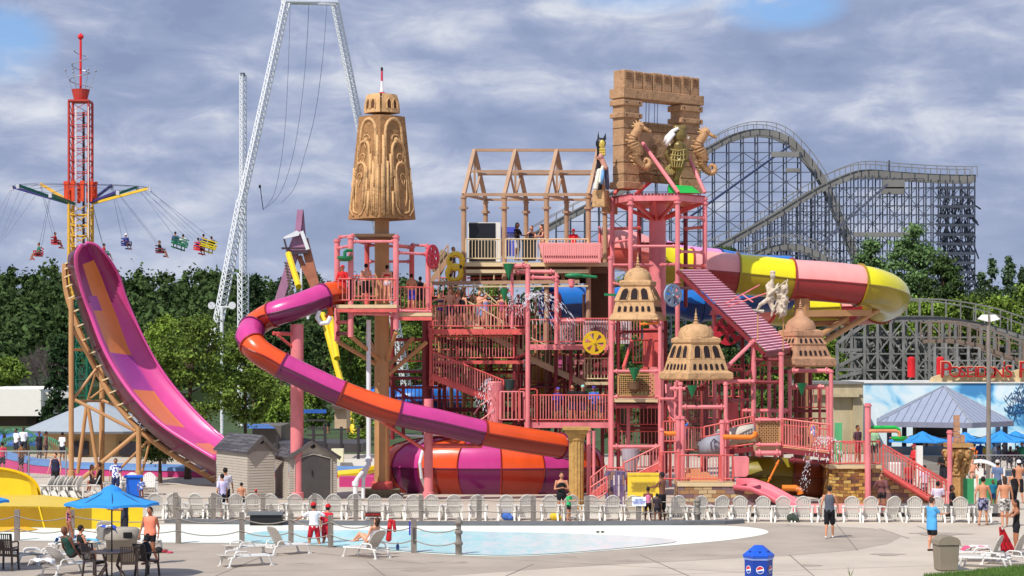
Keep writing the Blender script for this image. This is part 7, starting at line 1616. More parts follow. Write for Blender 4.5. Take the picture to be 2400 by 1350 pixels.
for(s,px,py,sz)in(('P',2216,868,1.35),('O',2238,873,.9),('S',2256,873,.9),('E',2273,873,.9),('I',2287,873,.9),('D',2302,873,.9),('O',2321,874,.9),('N',2341,874,.9),("'",2353,862,.9),('S',2364,872,1.0),('R',2402,868,1.35)):
 lp=t
 for dx,dz,dy,mt,sc_,nm in((0,0,0,m_cr,1.07,'letter_backing'),(0,0,-.12,m_sr,1.0,'letter')):
  o=text(s,sz*1.08,mt,t,P(px,py,Yw-.05+dy),name=nm,ext=.06);o.scale=(sc_*1.02,sc_,1)
for px in(2136,2204):m=MB();b=P(px,884,135);m.lathe(b,[(.25,0),(.25,1.2),(.12,1.3)],12);tag(m.build('red_post',C((206,30,36)),None,loc=b),'red round drum behind the mural wall roof, %s one'%('left' if px<2200 else 'right'),'drum')
t=T('concrete_wall','stained ruin like concrete wall block left of the blue mural','wall',XZ(1965,130));m_cw2=M('aged_concrete',(190,176,142),.9,var=.12,scale=1.2,dirt=.3,bump=.3,streak=.3)
Y2=130.;gx=lambda px:P(px,0,Y2).x;gz_=lambda py:P(0,py,Y2).z
MB().bx(gx(1880),gx(2020),Y2,Y2+6,0,gz_(926)).build('wall',m_cw2,t);MB().bx(gx(1880),gx(2021),Y2-.35,Y2+6,gz_(926),gz_(898)).build('cornice',m_cw2,t,bevel=.05);MB().bx(gx(1880),gx(2022),Y2-.5,Y2+6,gz_(900),gz_(895)).build('coping',m_lw,t)
MB().bx(gx(1998),gx(2022),Y2-.2,Y2,0,gz_(926)).build('pilaster',m_cw2,t);MB().bx(gx(1940),gx(2010),Y2-.55,Y2,gz_(930),gz_(922)).build('ledge',m_cw2,t)
t=T('pavilion','open pavilion with a grey blue metal hip roof before the blue mural','pavilion',XZ(2220,122));Yg=122.;gp=lambda px,py,dy=0.:P(px,py,Yg+dy)
ez=gp(0,990).z;xl,xr=gp(2057,0).x,gp(2385,0).x;ym=Yg+3;ap1=V(gp(2220,0,2).x,ym,gp(0,905,2).z);m_rf=M('metal_roof',(150,158,176),.5,var=.05)
cn=[V(xl,Yg,ez),V(gp(2258,0).x,Yg-2.2,ez),V(xr,Yg+1,ez),V(xr-2,Yg+6,ez),V(xl+1,Yg+6,ez)]
for a,b in zip(cn,cn[1:]+cn[:1]):
 m=MB();m.add([a,b,ap1],[(0,1,2)]);m.build('roof_face',m_rf,t);m=MB();L_=(b-a).length;n_=int(L_/.42)
 for k in range(1,n_):
  f=k/n_;s_=a.lerp(b,f);d=ap1-s_;hgt=(a.lerp(b,.5)-ap1);up_=(ap1-a.lerp(b,.5));e_=s_+up_*(1-abs(2*f-1));m.bar(s_+V(0,-.02,.03),e_+V(0,-.02,.03),.03)
 m.build('standing_seams',m_rf,t);m=MB();m.bar(a+V(0,0,-.1),b+V(0,0,-.1),.06,.3);m.build('fascia',C((128,132,150)),t);MB().bar(a,ap1,.08).build('hip_cap',C((150,154,160)),t)
m=MB();m.poly([q+V(0,0,-.24)for q in cn]);m.build('ceiling',C((60,62,74)),t)
for px,dy in((2085,.6),(2357,2),(2262,-1.6),(2120,5),(2340,5.4)):q=gp(px,0,dy);MB().bx(q.x-.12,q.x+.12,Yg+dy,Yg+dy+.24,0,ez-.2).build('post',C((52,66,92)),t)
MB().bx(gp(2170,0).x,gp(2270,0).x,Yg+3,Yg+4,0,ez-.2).build('kiosk_wall',C((48,46,50)),t);MB().bx(gp(2180,0).x,gp(2232,0).x,Yg+1,Yg+2.4,0,1.2).build('counter',C((150,148,140)),t)
for i,(px,py,s)in enumerate(((2162,1013,1.75),(2262,1015,1.75),(2345,1012,1.75),(2380,1012,1.9))):
 Y_=106+(i%2)*2;b=XZ(px,Y_);patio_umbrella(b,s,P(0,py,Y_).z,.42,['blue umbrella left of the ornate column before the pavilion','blue umbrella right of the ornate column before the pavilion','blue umbrella behind the wooden lamp pole','largest blue umbrella beyond the wooden lamp pole, farthest from the column'][i],'blue patio umbrellas')
t=T('lamp_pole','tall wooden pole with two white lamp heads before the blue mural','street lamp',XZ(2317,100));b=XZ(2317,100);MB().cyl(b,V(b.x,100,P(0,740,100).z),.12,.09,n=10).build('pole',m_wood,t)
for s in(-1,1):
 q=P(2317+s*14,745,100);m=MB();m.hexa([q+V(-.22,-.2,-.12-.06*s),q+V(.22,-.2,-.12+.06*s),q+V(.22,.2,-.12+.06*s),q+V(-.22,.2,-.12-.06*s),q+V(-.12-s*.1,-.12,.15),q+V(.12-s*.1,-.12,.15),q+V(.12-s*.1,.12,.15),q+V(-.12-s*.1,.12,.15)]);m.build('lamp_head',m_white,t);MB().bar(q,P(2317,750,100),.06).build('bracket',m_black,t)
def chain_fence(px0,px1,Y,h,label,step=1.8,mesh=.16,zb=0.):
 t=T('chain_link_fence',label,'fence',XZ(px0,Y));x0,x1=P(px0,0,Y).x,P(px1,0,Y).x;n=max(1,int((x1-x0)/step));steel=M('galvanised',(150,150,152),.5,metal=.3)
 for k in range(n+1):x_=x0+(x1-x0)*k/n;MB().cyl(V(x_,Y,zb),V(x_,Y,zb+h),.035,n=6).build('post',steel,t)
 MB().cyl(V(x0,Y,zb+h),V(x1,Y,zb+h),.025,n=6).build('top_rail',steel,t);m=MB();x_=x0-h
 while x_<x1:
  for s in(1,-1):
   a,b_=(x_,x_+h);lo,hi=max(a,x0),min(b_,x1)
   if hi>lo:m.bar(V(lo,Y,zb+(lo-a if s>0 else h-(lo-a))),V(hi,Y,zb+(hi-a if s>0 else h-(hi-a))),.008)
  x_+=mesh
 m.build('mesh',steel,t);return t
chain_fence(2280,2420,98,1.4,'chain link fence beside the yellow inflatable')
chain_fence(-20,155,104,1.3,'chain link fence before the magenta flume wall')
chain_fence(2165,2240,108,1.2,'short chain link fence behind the ornate column')
t=T('terrace_wall','low grey terraced steps behind the red stairs','wall',XZ(2190,104))
for k in range(4):MB().bx(P(2064,0,104).x,P(2240,0,104).x,103+k,104+k,0,.35+.35*k).build('tier',M('terrace_grey',(140,134,126),.9,var=.1),t)
b=XZ(2155,100);tag(MB().bx(P(2149,0,100).x,P(2163,0,100).x,100,100.3,0,P(0,1045,100).z).build('white_post',m_white,None,loc=b),'square white post beside the lifeguard in red','post')
b=G(2262,1110);t=T('inflatable_slide','yellow rounded inflatable with people on top near the pavilion','inflatable',b);m=MB();m.lathe(b,[(.6,0),(.62,.3),(.5,.9),(.3,1.25),(.01,1.35)],16);m.build('body',M('amber_plastic',(246,196,70),.4,var=.05),t,smooth=True)
t=T('tent_canopy','low white domed shade canopy above the seated man','canopy',XZ(2300,98));m=MB();rows=[]
for k in range(13):u=k/12;rows.append([P(2250+100*u,1104-20*math.sin(PI*min(1,u*1.1))**.7,97+j*.7)+V(0,0,.15*math.sin(PI*j/3))for j in range(4)])
m.grid(rows);m.build('cloth',m_white,t,smooth=True,thick=.05)
for px in(2262,2312):MB().bx(P(px,0,98).x,P(px+32,0,98).x,97,97.3,0,P(0,1098,97).z).build('side_cloth',m_white,t)
for px in(2252,2348):MB().cyl(XZ(px,97.5),P(px,1104,97.5),.04).build('pole',m_whitem,t)
t=T('lounge_platform','white and magenta low wall behind the two shirtless walkers','wall',XZ(2330,100));MB().bx(P(2250,0,100).x,P(2420,0,100).x,100,100.4,0,P(0,1140,100).z).build('magenta_wall',M('wall_magenta',(190,70,130),.6),t)
for k,(px,w,col)in enumerate(((2262,36,(60,150,96)),(2316,30,(60,150,96)))):q=G(px,1190);tag(MB().bx(q.x-.35,q.x+.35,q.y,q.y+.1,.05,1.15).build('green_board',C(col,.8),None,loc=q),'green upright mat %s the man in checked shorts'%['left of','right of'][k],'mat')
kt=MB();kt.bx(P(1545,0,79.6).x,P(2345,0,79.6).x,79.6,79.75,0,.13);tag(kt.build('kerb_shade',m_black,None,loc=XZ(1950,79.6)),'long low black strip in place of the kerb shadow behind the white chairs','kerb')  # black strip builds the kerb shadow as a solid
kt=MB();kt.bx(P(1880,0,80.5).x,P(2095,0,80.5).x,80.5,80.8,0,.42);tag(kt.build('low_wall',m_pale,None,loc=XZ(1980,80.5)),'low pink kerb wall behind the white chairs under the red stairs','wall')
kt=MB();kt.bx(P(2100,0,80.9).x,P(2340,0,80.9).x,80.9,81.2,0,.38);tag(kt.build('low_wall',M('kerb_grey',(126,122,118),.9),None,loc=XZ(2200,80.9)),'low grey kerb wall continuing right of the pink one','wall')
t=T('stacked_chairs','small stack of white chairs beside the upper red stairs','chairs',P(2097,1118,90));MB().box(P(2097,1100,90),.5,.5,.6).build('chair_backs',m_white,t,bevel=.06);MB().bx(P(2090,0,90).x,P(2104,0,90).x,90,90.3,0,P(0,1118,90).z).build('chair_legs',m_white,t)
t=T('kiosk','round kiosk with a pale grey conical roof behind the wave slide','building',XZ(215,124));b=XZ(225,127);Yk=127.;kz=lambda py:P(0,py,Yk).z
m=MB();m.lathe(b,[(4.4,kz(1008)),(2.4,kz(975)),(.15,kz(938))],12,sy=.8);m.build('roof',M('kiosk_roof',(160,168,174),.5,var=.05),t);MB().lathe(b,[(4.4,kz(1012)),(4.4,kz(1007))],12,sy=.8).build('fascia',C((110,112,116)),t)
MB().lathe(b,[(3.2,0),(3.2,kz(1012))],12,sy=.8).build('wall',M('kiosk_wall',(200,166,120),.8,var=.05),t);MB().lathe(b,[(3.3,0),(3.3,kz(1072))],12,sy=.8).build('counter',M('kiosk_base',(206,160,60),.7),t)
for px,w in((185,46),(300,40)):q0=P(px-w/2,0,124.3).x;MB().bx(q0,P(px+w/2,0,124.3).x,124.2,124.5,kz(1062),kz(1030)).build('window',C((44,40,46),.3),t)
m=MB();m.poly([V(b.x+4.3*math.cos(a),b.y+3.4*math.sin(a),kz(1011))for a in[2*PI*k/12 for k in range(12)]]);m.build('soffit',C((70,66,62)),t)
t=T('white_building','plain white flat roofed building among trees far behind the wave slide','building',XZ(50,175));MB().bx(P(-80,0,175).x,P(96,0,175).x,175,190,P(0,975,175).z,P(0,912,175).z).build('upper_wall',M('white_wall',(240,236,226),.7,var=.03),t)
MB().bx(P(-80,0,175).x,P(56,0,175).x,176,190,0,P(0,975,175).z).build('lower_wall',C((110,84,62)),t)
m=MB();m.prism([P(96,912,176),P(128,935,176),P(122,950,176),P(96,970,176)],V(0,8,0));m.build('end_wall',C((226,218,202)),t)
t=T('flume_wall','long curving magenta flume wall with a blue lip behind the chairs at left','flume',XZ(200,103))
cv=[(-80,1058,112),(0,1064,110),(80,1082,108),(160,1090,106),(300,1094,105),(520,1098,104),(800,1100,104),(900,1100,104)]
rows=[[P(a,b_,Y),P(a,b_+8,Y),V(P(a,0,Y).x,Y,0)]for a,b_,Y in cv];m=MB();m.grid([[r[1],r[2]]for r in rows]);m.build('wall',M('flume_magenta',(196,62,124),.5,var=.06,scale=.8),t);m=MB();m.grid([[r[0]+V(0,1.2,.1),r[0],r[1]+V(0,-.05,0)]for r in rows]);m.build('lip',M('flume_blue',(96,138,190),.4),t)
m=MB();m.grid([[P(a,b_-2,Y+1.2),P(a,b_-4,Y+4)]for a,b_,Y in cv]);m.build('deck',m_white,t)
t=T('water_tank','big blue domed tank behind the kiosk','tank',XZ(60,140));m=MB();b=XZ(60,142);m.lathe(b,[(3.2,0),(3.2,P(0,1035,142).z),(2.4,P(0,1012,142).z),(.1,P(0,1004,142).z)],24);m.build('shell',M('tank_blue',(70,112,190),.5,var=.05),t)
def palm(px,py,Y,label,s=1.):
 b=XZ(px,Y);t=T('palm_tree',label,'palm tree',b,'artificial palms at the left');top_=P(px,py,Y);MB().cyl(b,top_,.14,.09,n=8).build('trunk',m_brown,t);m=MB();r=random.Random(int(px))
 for k in range(14):
  a=2*PI*k/14+r.random()*.3;pts=[];L_=1.9*s
  for j in range(7):u=j/6;pts.append(top_+V(math.cos(a)*L_*u,math.sin(a)*L_*u,.35*math.sin(u*2.6)-.75*u*u))
  for j in range(6):
   for q in range(3):
    p0=pts[j].lerp(pts[j+1],q/3);side=V(-math.sin(a),math.cos(a),0)
    for s_ in(-1,1):m.add([p0,p0+V(math.cos(a)*.07,math.sin(a)*.07,0),p0+side*s_*.28+V(math.cos(a)*.2,math.sin(a)*.2,-.28)],[(0,1,2)])
 m.build('fronds',M('palm_green',(74,128,96),.7,var=.2,island=.25),t)
palm(65,1030,118,'artificial teal green palm in front of the blue tank',1.15);palm(10,1010,122,'artificial palm at the left edge above the blue tank',1.1)
for i,(px,py,col,sk)in enumerate(((38,1075,(232,232,236),'d'),(55,1072,(236,236,240),'e'),(92,1082,(60,50,60),'d'),(108,1082,(130,90,80),'d'),(146,1084,(235,235,238),'d'),(5,1110,(200,60,90),'c'),(50,1112,(150,100,60),'c'))):
 person(px,py,112 if py<1100 else 108,1.6,-40+i*47,'distant person in a %s top near the left flume wall, %s from left'%(['white','bright white','dark','reddish brown','pale','rosy','tan'][i],ORD[[1,4,4,5,6,0,2][i]]),sk,'k','short',('shirt',col),('shorts',(44,44,56)),'stand','down',vox=.026)
t=T('service_hut','dark timber service deck and roofs behind the grey sheds','hut',XZ(730,112));Yh=114.;hx_=lambda px:P(px,0,Yh).x;hz_=lambda py:P(0,py,Yh).z
MB().bx(hx_(640),hx_(850),Yh,Yh+6,hz_(1060),hz_(1040)).build('deck',C((70,66,68)),t);MB().bx(hx_(570),hx_(640),Yh+4,Yh+9,0,hz_(1004)).build('hut_wall',C((104,96,88)),t);m=MB();m.hexa([P(566,1004,Yh+3),P(646,1004,Yh+3),P(640,1000,Yh+9),P(572,1000,Yh+9),P(578,994,Yh+5),P(630,994,Yh+5),P(630,994,Yh+9),P(578,994,Yh+9)]);m.build('blue_roof',C((60,110,180)),t)
for px in(650,690,735,762,800,840):MB().bar(V(hx_(px),Yh,0),V(hx_(px),Yh,hz_(1000 if px>720 else 1020)),.14).build('post',C((54,50,52)),t)
for y_ in(985,1004,1020,1036):MB().bar(V(hx_(720),Yh,hz_(y_)),V(hx_(765),Yh,hz_(y_)),.10).build('rail',C((60,56,60)),t)
MB().bar(P(712,964,Yh),P(765,964,Yh),.12,.2).build('blue_beam',C((40,90,170)),t)
MB().bx(hx_(795),hx_(900),Yh-4,Yh-3.7,hz_(1100),hz_(1068)).build('white_wall',m_white,t);MB().bx(hx_(795),hx_(822),Yh-5,Yh-4.5,hz_(1072),hz_(1042)).build('sign_box',C((232,226,190)),t)
m=MB();m.tube([P(792,1112,100),P(840,1108,100),P(890,1096,101)],.18,8);tag(m.build('yellow_pipe',m_yel,None,loc=XZ(840,100)),'yellow tube rail between the shed and the tan totem column','pipe')
b=XZ(840,97);tag(MB().bx(P(795,0,97).x,P(900,0,97).x,97,98,0,P(0,1118,97).z).build('flume_side',M('flume_magenta'),None,loc=b),'magenta flume side between the shed and the tan totem column','flume')
b=P(798,925,118);t=T('ticket_house','small beige hut under the trees left of the tan column','hut',XZ(800,122));MB().bx(P(784,0,122).x,P(812,0,122).x,122,125,P(0,1004,122).z,P(0,958,122).z).build('wall',C((196,172,140)),t);MB().bx(P(778,0,122).x,P(818,0,122).x,121.6,125.4,P(0,958,122).z,P(0,950,122).z).build('roof',C((92,78,70)),t)
def leafmat(nm,rgb,isl=.45,var=.35,sc=.5,tr=.22):
 return M(nm,rgb,.75,var=var,scale=sc,island=isl,spec=.15,trans=tr)
m_lf=leafmat('leaf_mid',(112,134,58));m_lfd=leafmat('leaf_dark',(70,90,48));m_lfy=leafmat('leaf_bright',(124,148,60));m_lfb=leafmat('leaf_blue',(108,136,84));m_lfn=leafmat('needle_dark',(52,74,44));m_bark=M('bark',(84,66,54),.9,var=.2,scale=4,bump=.4);m_dead=M('dead_twigs',(104,92,90),.9,var=.15)
def leaves(cl,n,leaf,seed,flat=.0):
 """cl: list of (cx,cy,cz,rx,ry,rz); n leaves in total, leaf size"""
 r=np.random.RandomState(seed);cl=np.array(cl,float);w=(cl[:,3]*cl[:,5]);w=w/w.sum();idx=r.choice(len(cl),n,p=w)
 d=r.normal(size=(n,3));d /= np.linalg.norm(d,axis=1)[:,None];rad=np.abs(r.normal(size=n))*.62
 c=cl[idx,:3]+d*rad[:,None]*cl[idx,3:6]
 nr=d*.8+r.normal(size=(n,3))*.7+np.array([0,-.1,.35]);nr /= np.linalg.norm(nr,axis=1)[:,None]
 a=np.cross(nr,r.normal(size=(n,3)));a /= np.linalg.norm(a,axis=1)[:,None];b=np.cross(nr,a);s=leaf*(.6+.8*r.rand(n))[:,None]
 v=np.stack([c-a*s*.5,c+b*s*.32,c+a*s*.5,c-b*s*.32],1).reshape(-1,3)
 return v
def leafmesh(name,v,mat,parent=None,loc=None):
 me=bpy.data.meshes.new(name);off=np.array(parent_world(parent)if parent is not None else(loc or(0,0,0)),float);v=v-off;n=len(v)//4
 me.vertices.add(4*n);me.vertices.foreach_set('co',v.astype('f').ravel());me.loops.add(4*n);me.loops.foreach_set('vertex_index',np.arange(4*n,dtype='i'));me.polygons.add(n);me.polygons.foreach_set('loop_start',np.arange(0,4*n,4,dtype='i'));me.update(calc_edges=True);me.materials.append(mat)
 o=bpy.data.objects.new(name,me);COL.objects.link(o)
 if parent is not None:o.parent=parent
 elif loc is not None:o.location=loc
 return o
def tree(px,Y,ptop,pbot,hw,label,mat,n=6000,leaf=.22,seed=1,shape='round',trunk=True,name='tree',group=None,lean=0):
 """crown between photo rows ptop and pbot, half width hw pixels"""
 b=XZ(px,Y);t=T(name,label,'tree',b,group);zt,zb=P(0,ptop,Y).z,P(0,pbot,Y).z;rx=hw*Y/F;h=zt-zb;r=np.random.RandomState(seed);cl=[]
 k=0;lm=[]
 N_=90 if shape!='spike' else 60
 while k<N_:
  u=r.rand()
  if shape=='round':wv=math.sin(PI*(u*.86+.09))**.6
  elif shape=='cone':wv=(1-u)**.75*.95+.06
  elif shape=='spike':wv=(1-u)**.6*.8+.05
  elif shape=='oval':wv=math.sin(PI*(u*.8+.14))**.8*(1.05-.25*u)
  a=r.rand()*2*PI;q=r.rand()**.5;s=(.13+.17*r.rand()**1.5)*rx*(1 if shape in('round','oval')else .8)+.1
  x_,y_,z_=b.x+rx*wv*q*math.cos(a)*.92+lean*u,Y+rx*wv*q*math.sin(a)*.8,zb+h*(u*.94+.02)
  cl.append((x_,y_,z_,s*1.15,s,s*(.75 if shape!='spike' else 1.3)));k+=1
 leafmesh('crown',leaves(cl,n,leaf,seed),mat,t)
 m=MB();tr=max(.08,rx*.055);mid=V(b.x+lean*.3,Y,zb+h*.45);m.tube([b,V(b.x,Y,zb*.6),mid,V(b.x+lean,Y,zt-h*.12)],[tr*1.5,tr,tr*.7,tr*.15],8)
 for i in range(0,len(cl),5):
  c=V(*cl[i][:3]);s_=V(b.x+lean*.2,Y,min(c.z-.2,zb+h*.15+(c.z-zb)*.55));m.tube([s_,s_.lerp(c,.5)+V(0,0,.1),c],[tr*.4,tr*.25,tr*.1],5)
 m.build('trunk',m_bark,t);return t
tree(440,103,742,1040,112,'large leafy green tree behind the magenta wave slide',m_lf,15000,.17,3,'round',lean=.4)
tree(575,106,776,990,78,'green tree right of the wave slide below the orange turn',m_lf,12000,.17,4,'round')
tree(375,100,975,1075,62,'low drooping tree with thick dark trunk under the wave slide',m_lfd,3600,.17,5,'round')
tree(385,112,735,900,52,'bright green tree top rising left of the large leafy tree',m_lfy,6000,.16,6,'round')
tree(138,150,780,1040,50,'dark conifer beside the white building behind the wave slide',m_lfn,6000,.3,7,'cone')
tree(15,190,838,905,45,'rounded olive green tree at the left edge before the dark hill',m_lf,4000,.35,8)
tree(40,180,930,1000,60,'dark shrubby tree below the white building at the left edge',m_lfd,3000,.3,28)
tree(655,135,905,1010,70,'bright green bushy pine between the orange slide and the sheds',m_lfy,6000,.2,9)
tree(735,140,870,1000,60,'green bushy pine behind the thick pink column',m_lf,6000,.2,10)
tree(820,150,760,960,60,'dull green tree between the pink column and the totem column',m_lf,7000,.24,11,'oval')
tree(760,165,720,940,60,'dark green tree behind the yellow boom of the thrill ride',m_lfd,7000,.26,12,'oval')
tree(845,140,960,1040,36,'low green shrub tree left of the base of the totem column',m_lfy,2500,.2,13)
tree(660,220,655,860,60,'dark pine left of the mauve thrill ride',m_lfn,6000,.4,14,'cone')
tree(596,230,640,860,50,'dark pine behind the white lattice mast',m_lfn,5000,.4,15,'cone')
tree(975,200,690,900,60,'green tree seen behind the stair landing tower',m_lf,5000,.34,16)
tree(1050,210,650,880,60,'dark tree behind the coral stair railings',m_lfd,5000,.34,17)
tree(1150,205,650,880,64,'green tree behind the upper deck of the house frame',m_lf,5000,.34,18)
tree(1290,210,670,900,70,'dark green tree behind the blue slide tunnel',m_lfd,5000,.34,19)
tree(1470,200,640,900,60,'green tree behind the smaller windowed dome',m_lf,5000,.34,20)
tree(1700,215,570,850,60,'rounded green tree below the coaster lift behind the awning',m_lfd,6000,.36,21)
tree(1930,150,790,960,60,'bright green shrub tree behind the brown dome',m_lfy,5000,.25,22)
tree(1810,160,770,960,60,'green bush behind the sloped pink awning',m_lf,4500,.25,23)
tree(2040,175,560,800,62,'tall feathery tree left part of the big clump below the coaster',m_lfb,12000,.26,24,'oval')
tree(2140,172,522,800,78,'tallest feathery dark green tree in front of the coaster turn',m_lfb,22000,.26,25,'oval')
tree(2210,168,600,800,60,'dark green tree right of the tallest feathery tree',m_lfd,8000,.3,26,'oval')
for i,(px,pt_,hw,sh)in enumerate(((2300,640,30,'spike'),(2325,600,26,'spike'),(2365,598,28,'spike'),(2400,620,30,'spike'))):
 tree(px,300,pt_,760,hw,'slim distant poplar at the right, %s from left'%ORD[i],leafmat('leaf_far',(84,104,74)),3500,.5,30+i,sh,group='slim poplars at the right')
for i,(px,Y,pt_,pb,hw,mt)in enumerate(((1990,172,640,800,60,m_lfd),(2080,165,690,820,70,m_lf),(2170,160,700,830,70,m_lfy),(2260,165,690,830,70,m_lf),(2345,160,690,840,60,m_lfy),(2420,165,670,840,60,m_lf),(1890,180,700,850,60,m_lfd),(2300,185,680,800,50,m_lfd))):
 tree(px,Y,pt_,pb,hw,'%s leafy tree of the belt above the low timber coaster, %s from left'%({id(m_lfd):'dark',id(m_lf):'mid green',id(m_lfy):'bright green'}[id(mt)],ORD[[2,3,4,5,7,7,0,6][i]]),mt,5500,.27,50+i,group='trees above the low timber coaster')
for i,(px,pt_,hw)in enumerate(((1065,915,50),(1160,905,55),(1255,900,50),(1350,905,55),(1450,900,50),(1545,905,55),(1640,900,50),(1740,900,55),(1840,905,45))):
 tree(px,124+(i%3)*2,pt_,1035,hw,'added dark shrub standing in for the dark shaded structure, %s from left'%ORD[i],m_lfd,2600,.24,80+i,group='added shrubs darkening the gaps of the play structure',name='shrub')  # shrubs added to darken gaps where shaded structure would stand
b=XZ(100,200);t=T('bare_tree','leafless grey twiggy tree before the dark wood at the left','tree',b);m=MB();r=random.Random(5)
def branch(p,d,L_,w,n):
 q=p+d*L_;m.tube([p,q],[w,w*.6],4)
 if n:
  for k in range(3 if n>1 else 4):e=Vector((r.gauss(0,.5),r.gauss(0,.4),r.gauss(.2,.3)));branch(p.lerp(q,.6+.4*r.random()),(d+e).normalized(),L_*.72,w*.55,n-1)
for k in range(5):branch(V(b.x,200,.3),V(r.gauss(0,.3),r.gauss(0,.2),1).normalized(),2.4,.16,5)
m.build('branches',m_dead,t)
def forest(name,label,x0,x1,Y0,Y1,top_fn,n_tree,mat,leaf,per,seed):
 r=np.random.RandomState(seed);vs=[]
 for k in range(n_tree):
  px=x0+(x1-x0)*r.rand();f=r.rand();Y=Y0+(Y1-Y0)*f;x_=(px-CX)*Y/F;zt=P(0,top_fn(px)+(1-f)**1.3*190+r.uniform(-14,16),Y).z;w=r.uniform(2.2,4.4);con=r.rand()<.45;cl=[]
  for j in range(9):u=r.rand();ww=(1-u)*w if con else w*math.sin(PI*(.15+.75*u));a=r.rand()*6.28;cl.append((x_+ww*.6*math.cos(a),Y+ww*.6*math.sin(a),zt-(1-u)*(9 if con else 6),w*(.25 if con else .42),w*.4,w*.38))
  vs.append(leaves(cl,per,leaf,seed*1000+k))
 o=leafmesh(name,np.concatenate(vs),mat);tag(o,label,'forest',kind='stuff');return o
def hill(name,x0,x1,Y0,Y1,top_fn,mat):
 m=MB();rows=[]
 for j in range(7):Y=Y0+(Y1-Y0)*j/6;rows.append([V((px-CX)*Y/F,Y,max(0.02,P(0,top_fn(px)+38+(1-j/6)*235,Y).z))for px in[x0+(x1-x0)*k/24 for k in range(25)]])
 m.grid(rows);rows2=[[V(q.x,q.y,0)for q in rows[0]],rows[0]];m.grid(rows2);return S(name,m,mat)
tf=lambda px:640-8*math.sin(px*.012)+5*math.sin(px*.05)if px<560 else 650+5*math.sin(px*.03)
m_soil=M('forest_floor',(44,58,32),.95,var=.3,scale=.2)
hill('hill',-150,1000,245,380,tf,m_soil);forest('forest','dark mixed wood covering the far hill at the left',-120,960,250,372,tf,640,m_lfd,.8,300,3)
tf2=lambda px:672+5*math.sin(px*.03)
hill('hill',900,2500,330,380,lambda p:tf2(p)+20,m_soil);forest('forest','distant wood line behind the play structure and coaster',900,2500,320,372,tf2,330,leafmat('leaf_far2',(58,80,46)),.85,240,5)
for i,(px,py,cl_,wh)in enumerate(((2172,1112,(50,50,60),'dark grey'),(2192,1108,(200,200,210),'pale grey'),(2212,1104,(140,60,60),'brick red'),(2298,1108,(60,90,150),'denim blue'),(2312,1112,(180,150,60),'mustard'),(2330,1110,(230,228,226),'chalk white'),(2396,1112,(60,140,90),'leaf green'))):
 person(px,py,None,1.66,50*i,'distant visitor in a %s shirt near the blue umbrellas'%wh,'cbd'[i%3],'k','short',('shirt',cl_),('shorts',(44,44,56)),'stand','swing',vox=.024)
def pp(px,py,Y,*a,**k):return person(px,py,Y,*a,**k)
pp(803,712,89.4,1.62,-20,'lifeguard in red jacket and cap leaning on the corner of the slide platform','b','k','short',('long',(206,36,40)),('shorts',(190,40,50)),'stand','fold',cap=(214,60,66))
pp(797,709,91,1.5,60,'dark haired child behind the lifeguard on the slide platform','c','k','short',('shirt',(60,50,60)),('shorts',(50,40,50)),'stand','down')
pp(858,711,90,1.68,190,'shirtless man in black shorts seen from behind on the slide platform','a','k','short',None,('long',(26,26,30)),'stand','down')
pp(907,711,90,1.62,170,'woman in a red bikini top with dark ponytail on the slide platform','a','k','tail',('bikini',(200,40,50)),('brief',(200,190,200)),'stand','down')
for px,py,Y,h,rz,lb,sk,hl,tp,bt in((925,722,91.5,1.5,80,'dark haired person beside the right post of the slide platform','d','short',('shirt',(70,50,60)),('shorts',(60,40,60))),
(964,730,90.5,1.6,170,'shirtless boy in blue shorts behind the coral railing','b','short',None,('shorts',(70,80,190))),(985,730,91.5,1.5,200,'person in black behind the coral railing at the queue','c','short',('tank',(40,36,44)),('shorts',(40,36,50))),
(1003,731,91,1.5,150,'brown haired girl at the right end of the queue landing','b','long',('suit',(120,60,70)),None)):
 pp(px,py,Y,h,rz,lb,sk,'k',hl,tp,bt,'stand','down')
for px,h,rz,lb,sk,hr,hl,tp,bt,ar in((1034,1.62,-5,'woman in a navy bikini leaning on the coral railing','a','k','bun',('bikini',(40,50,100)),('brief',(50,60,140)),'wide'),(1054,1.76,10,'shirtless man behind the woman in the navy bikini','a','n','short',None,('shorts',(60,60,80)),'down'),
(1083,1.62,160,'girl with long dark hair in black seen from behind','a','k','long',('suit',(28,24,30)),('short',(28,24,30)),'down'),(1076,1.7,30,'woman behind with a raised arm beside the long haired girl','b','y','bob',('bikini',(230,230,230)),('short',(60,60,70)),'up'),
(1124,1.66,-10,'blond boy waiting on the stair deck','a','y','short',None,('shorts',(120,150,200)),'down'),(1138,1.5,20,'girl with both arms resting wide on the coral railing','a','n','long',('suit',(150,150,190)),None,'wide'),
(1176,1.5,-20,'slim girl bending over the right part of the coral railing','b','k','bun',('suit',(150,80,110)),None,'rail')):
 pp(px,769,93.6+(px%3)*.5,h,rz,lb,sk,hr,hl,tp,bt,'stand',ar)
for px,h,rz,lb,sk,hr,hl,tp,bt,cap in((1212,1.74,60,'woman in black top standing at the beige railing of the upper deck','d','k','bob',('shirt',(30,28,34)),('shorts',(190,190,210)),None),(1246,1.6,-30,'girl in glasses leaning forward on the upper deck','a','n','long',('suit',(60,50,60)),None,None),
(1270,1.66,-70,'woman with auburn hair bending beside the pink tub','a','n','bun',('suit',(130,90,90)),None,None),(1344,1.45,5,'lifeguard in red shirt and cap behind the pink tub','b','k','short',('shirt',(220,50,60)),('shorts',(200,40,50)),(206,30,44))):
 pp(px,611,97.2,h,rz,lb,sk,hr,hl,tp,bt,'stand','rail',cap=cap)
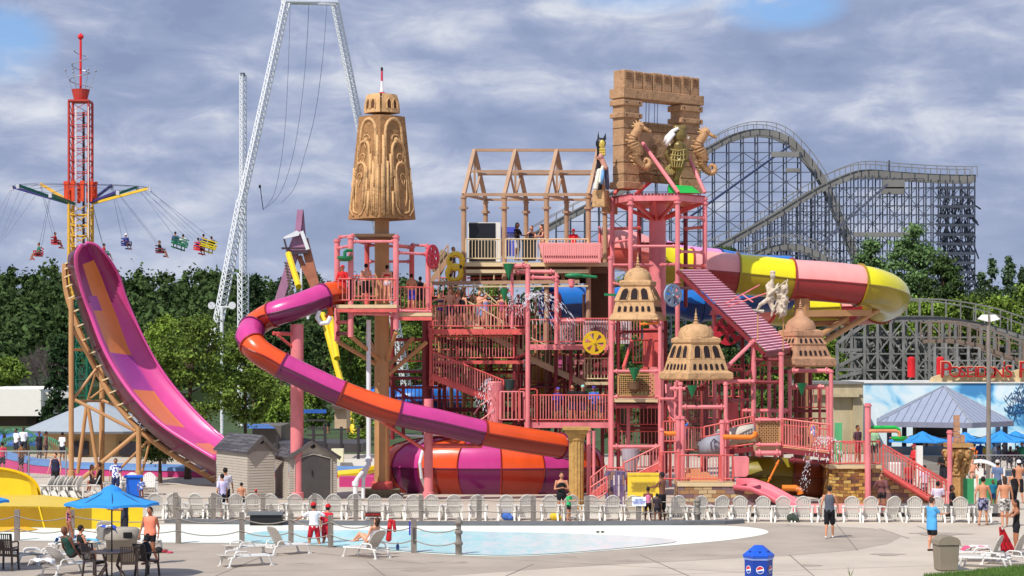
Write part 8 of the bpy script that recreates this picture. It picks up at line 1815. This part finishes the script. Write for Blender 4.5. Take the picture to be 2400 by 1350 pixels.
for px,h,rz,lb,sk,tp,hr,cap in((1308,1.5,20,'child in a purple rash shirt and cap behind the lower coral railing','c',(60,50,150),'u',(80,70,170)),(1342,1.62,-20,'woman in a black cover up behind the lower coral railing','b',(24,22,28),'k',None),(1366,1.6,10,'person in black with a mint cap behind the lower coral railing','b',(30,30,38),'k',(150,214,206)),(1392,1.55,0,'child in blue print with a purple cap behind the lower coral railing','c',(70,110,200),'k',(70,60,160)),(1412,1.3,40,'small child at the right end of the lower coral railing','b',(120,80,90),'n',None)):
 pp(px,989,92.4,h,rz,lb,sk,hr,'short',('long',tp),('shorts',(40,44,80)),'stand','fold',cap=cap)
pp(1062,662,97,1.62,60,'dark haired person carrying the yellow double raft','d','k','short',('shirt',(60,60,66)),('shorts',(40,40,50)),'stand','reach')
t=T('double_raft','shiny yellow figure eight raft with black handles on the tan steps','raft',P(1066,630,95.6));m=MB()
for cy_ in(612,640):
 c=P(1068-(cy_-612)*.1,cy_,95.6);pts=[c+V(.30*math.cos(a),0,.33*math.sin(a))for a in[2*PI*k/20 for k in range(21)]];m.tube(pts,.13,8,cap=False)
m.build('tube',M('yellow_vinyl',(232,190,20),.2,var=.05,coat=.5),t,smooth=True)
m=MB()
for x_,y_ in((1057,607),(1056,645),(1080,625)):m.ell(P(x_,y_,95.42),.06,.03,.09,6,5)
m.build('handle',m_black,t)
pp(2010,1090,85.5,1.6,40,'dark haired person on the brick deck behind the red railing','c','k','short',('shirt',(90,60,70)),('shorts',(180,50,60)),'stand','down')
pp(2048,1090,85.5,1.55,-30,'person in a pale green shirt at the top of the red stairs','c','k','short',('shirt',(150,190,150)),('shorts',(40,50,50)),'stand','down')
pp(1906,1058,85.2,1.3,10,'child in a blue and white suit on the small pink bridge','b','k','short',('suit',(80,110,190),(230,230,240)),None,'stand','down')
pp(1602,1052,86.5,1.2,180,'child in blue climbing the rope net','b','k','short',('shirt',(50,120,210)),('shorts',(40,60,150)),'stand','up')
for i,(px,py)in enumerate(((765,990),(800,1012),(815,1010),(850,1015),(770,1012))):
 person(px,py,160,1.7,i*60,'tiny distant visitor on the lawn left of the totem column, %s from left'%ORD[[0,2,3,4,1][i]],'c','k','short',('shirt',[(60,60,90),(230,230,235),(190,190,60),(210,150,150),(90,90,100)][i]),('shorts',(50,50,60)),'stand','down',vox=.03,z=0)
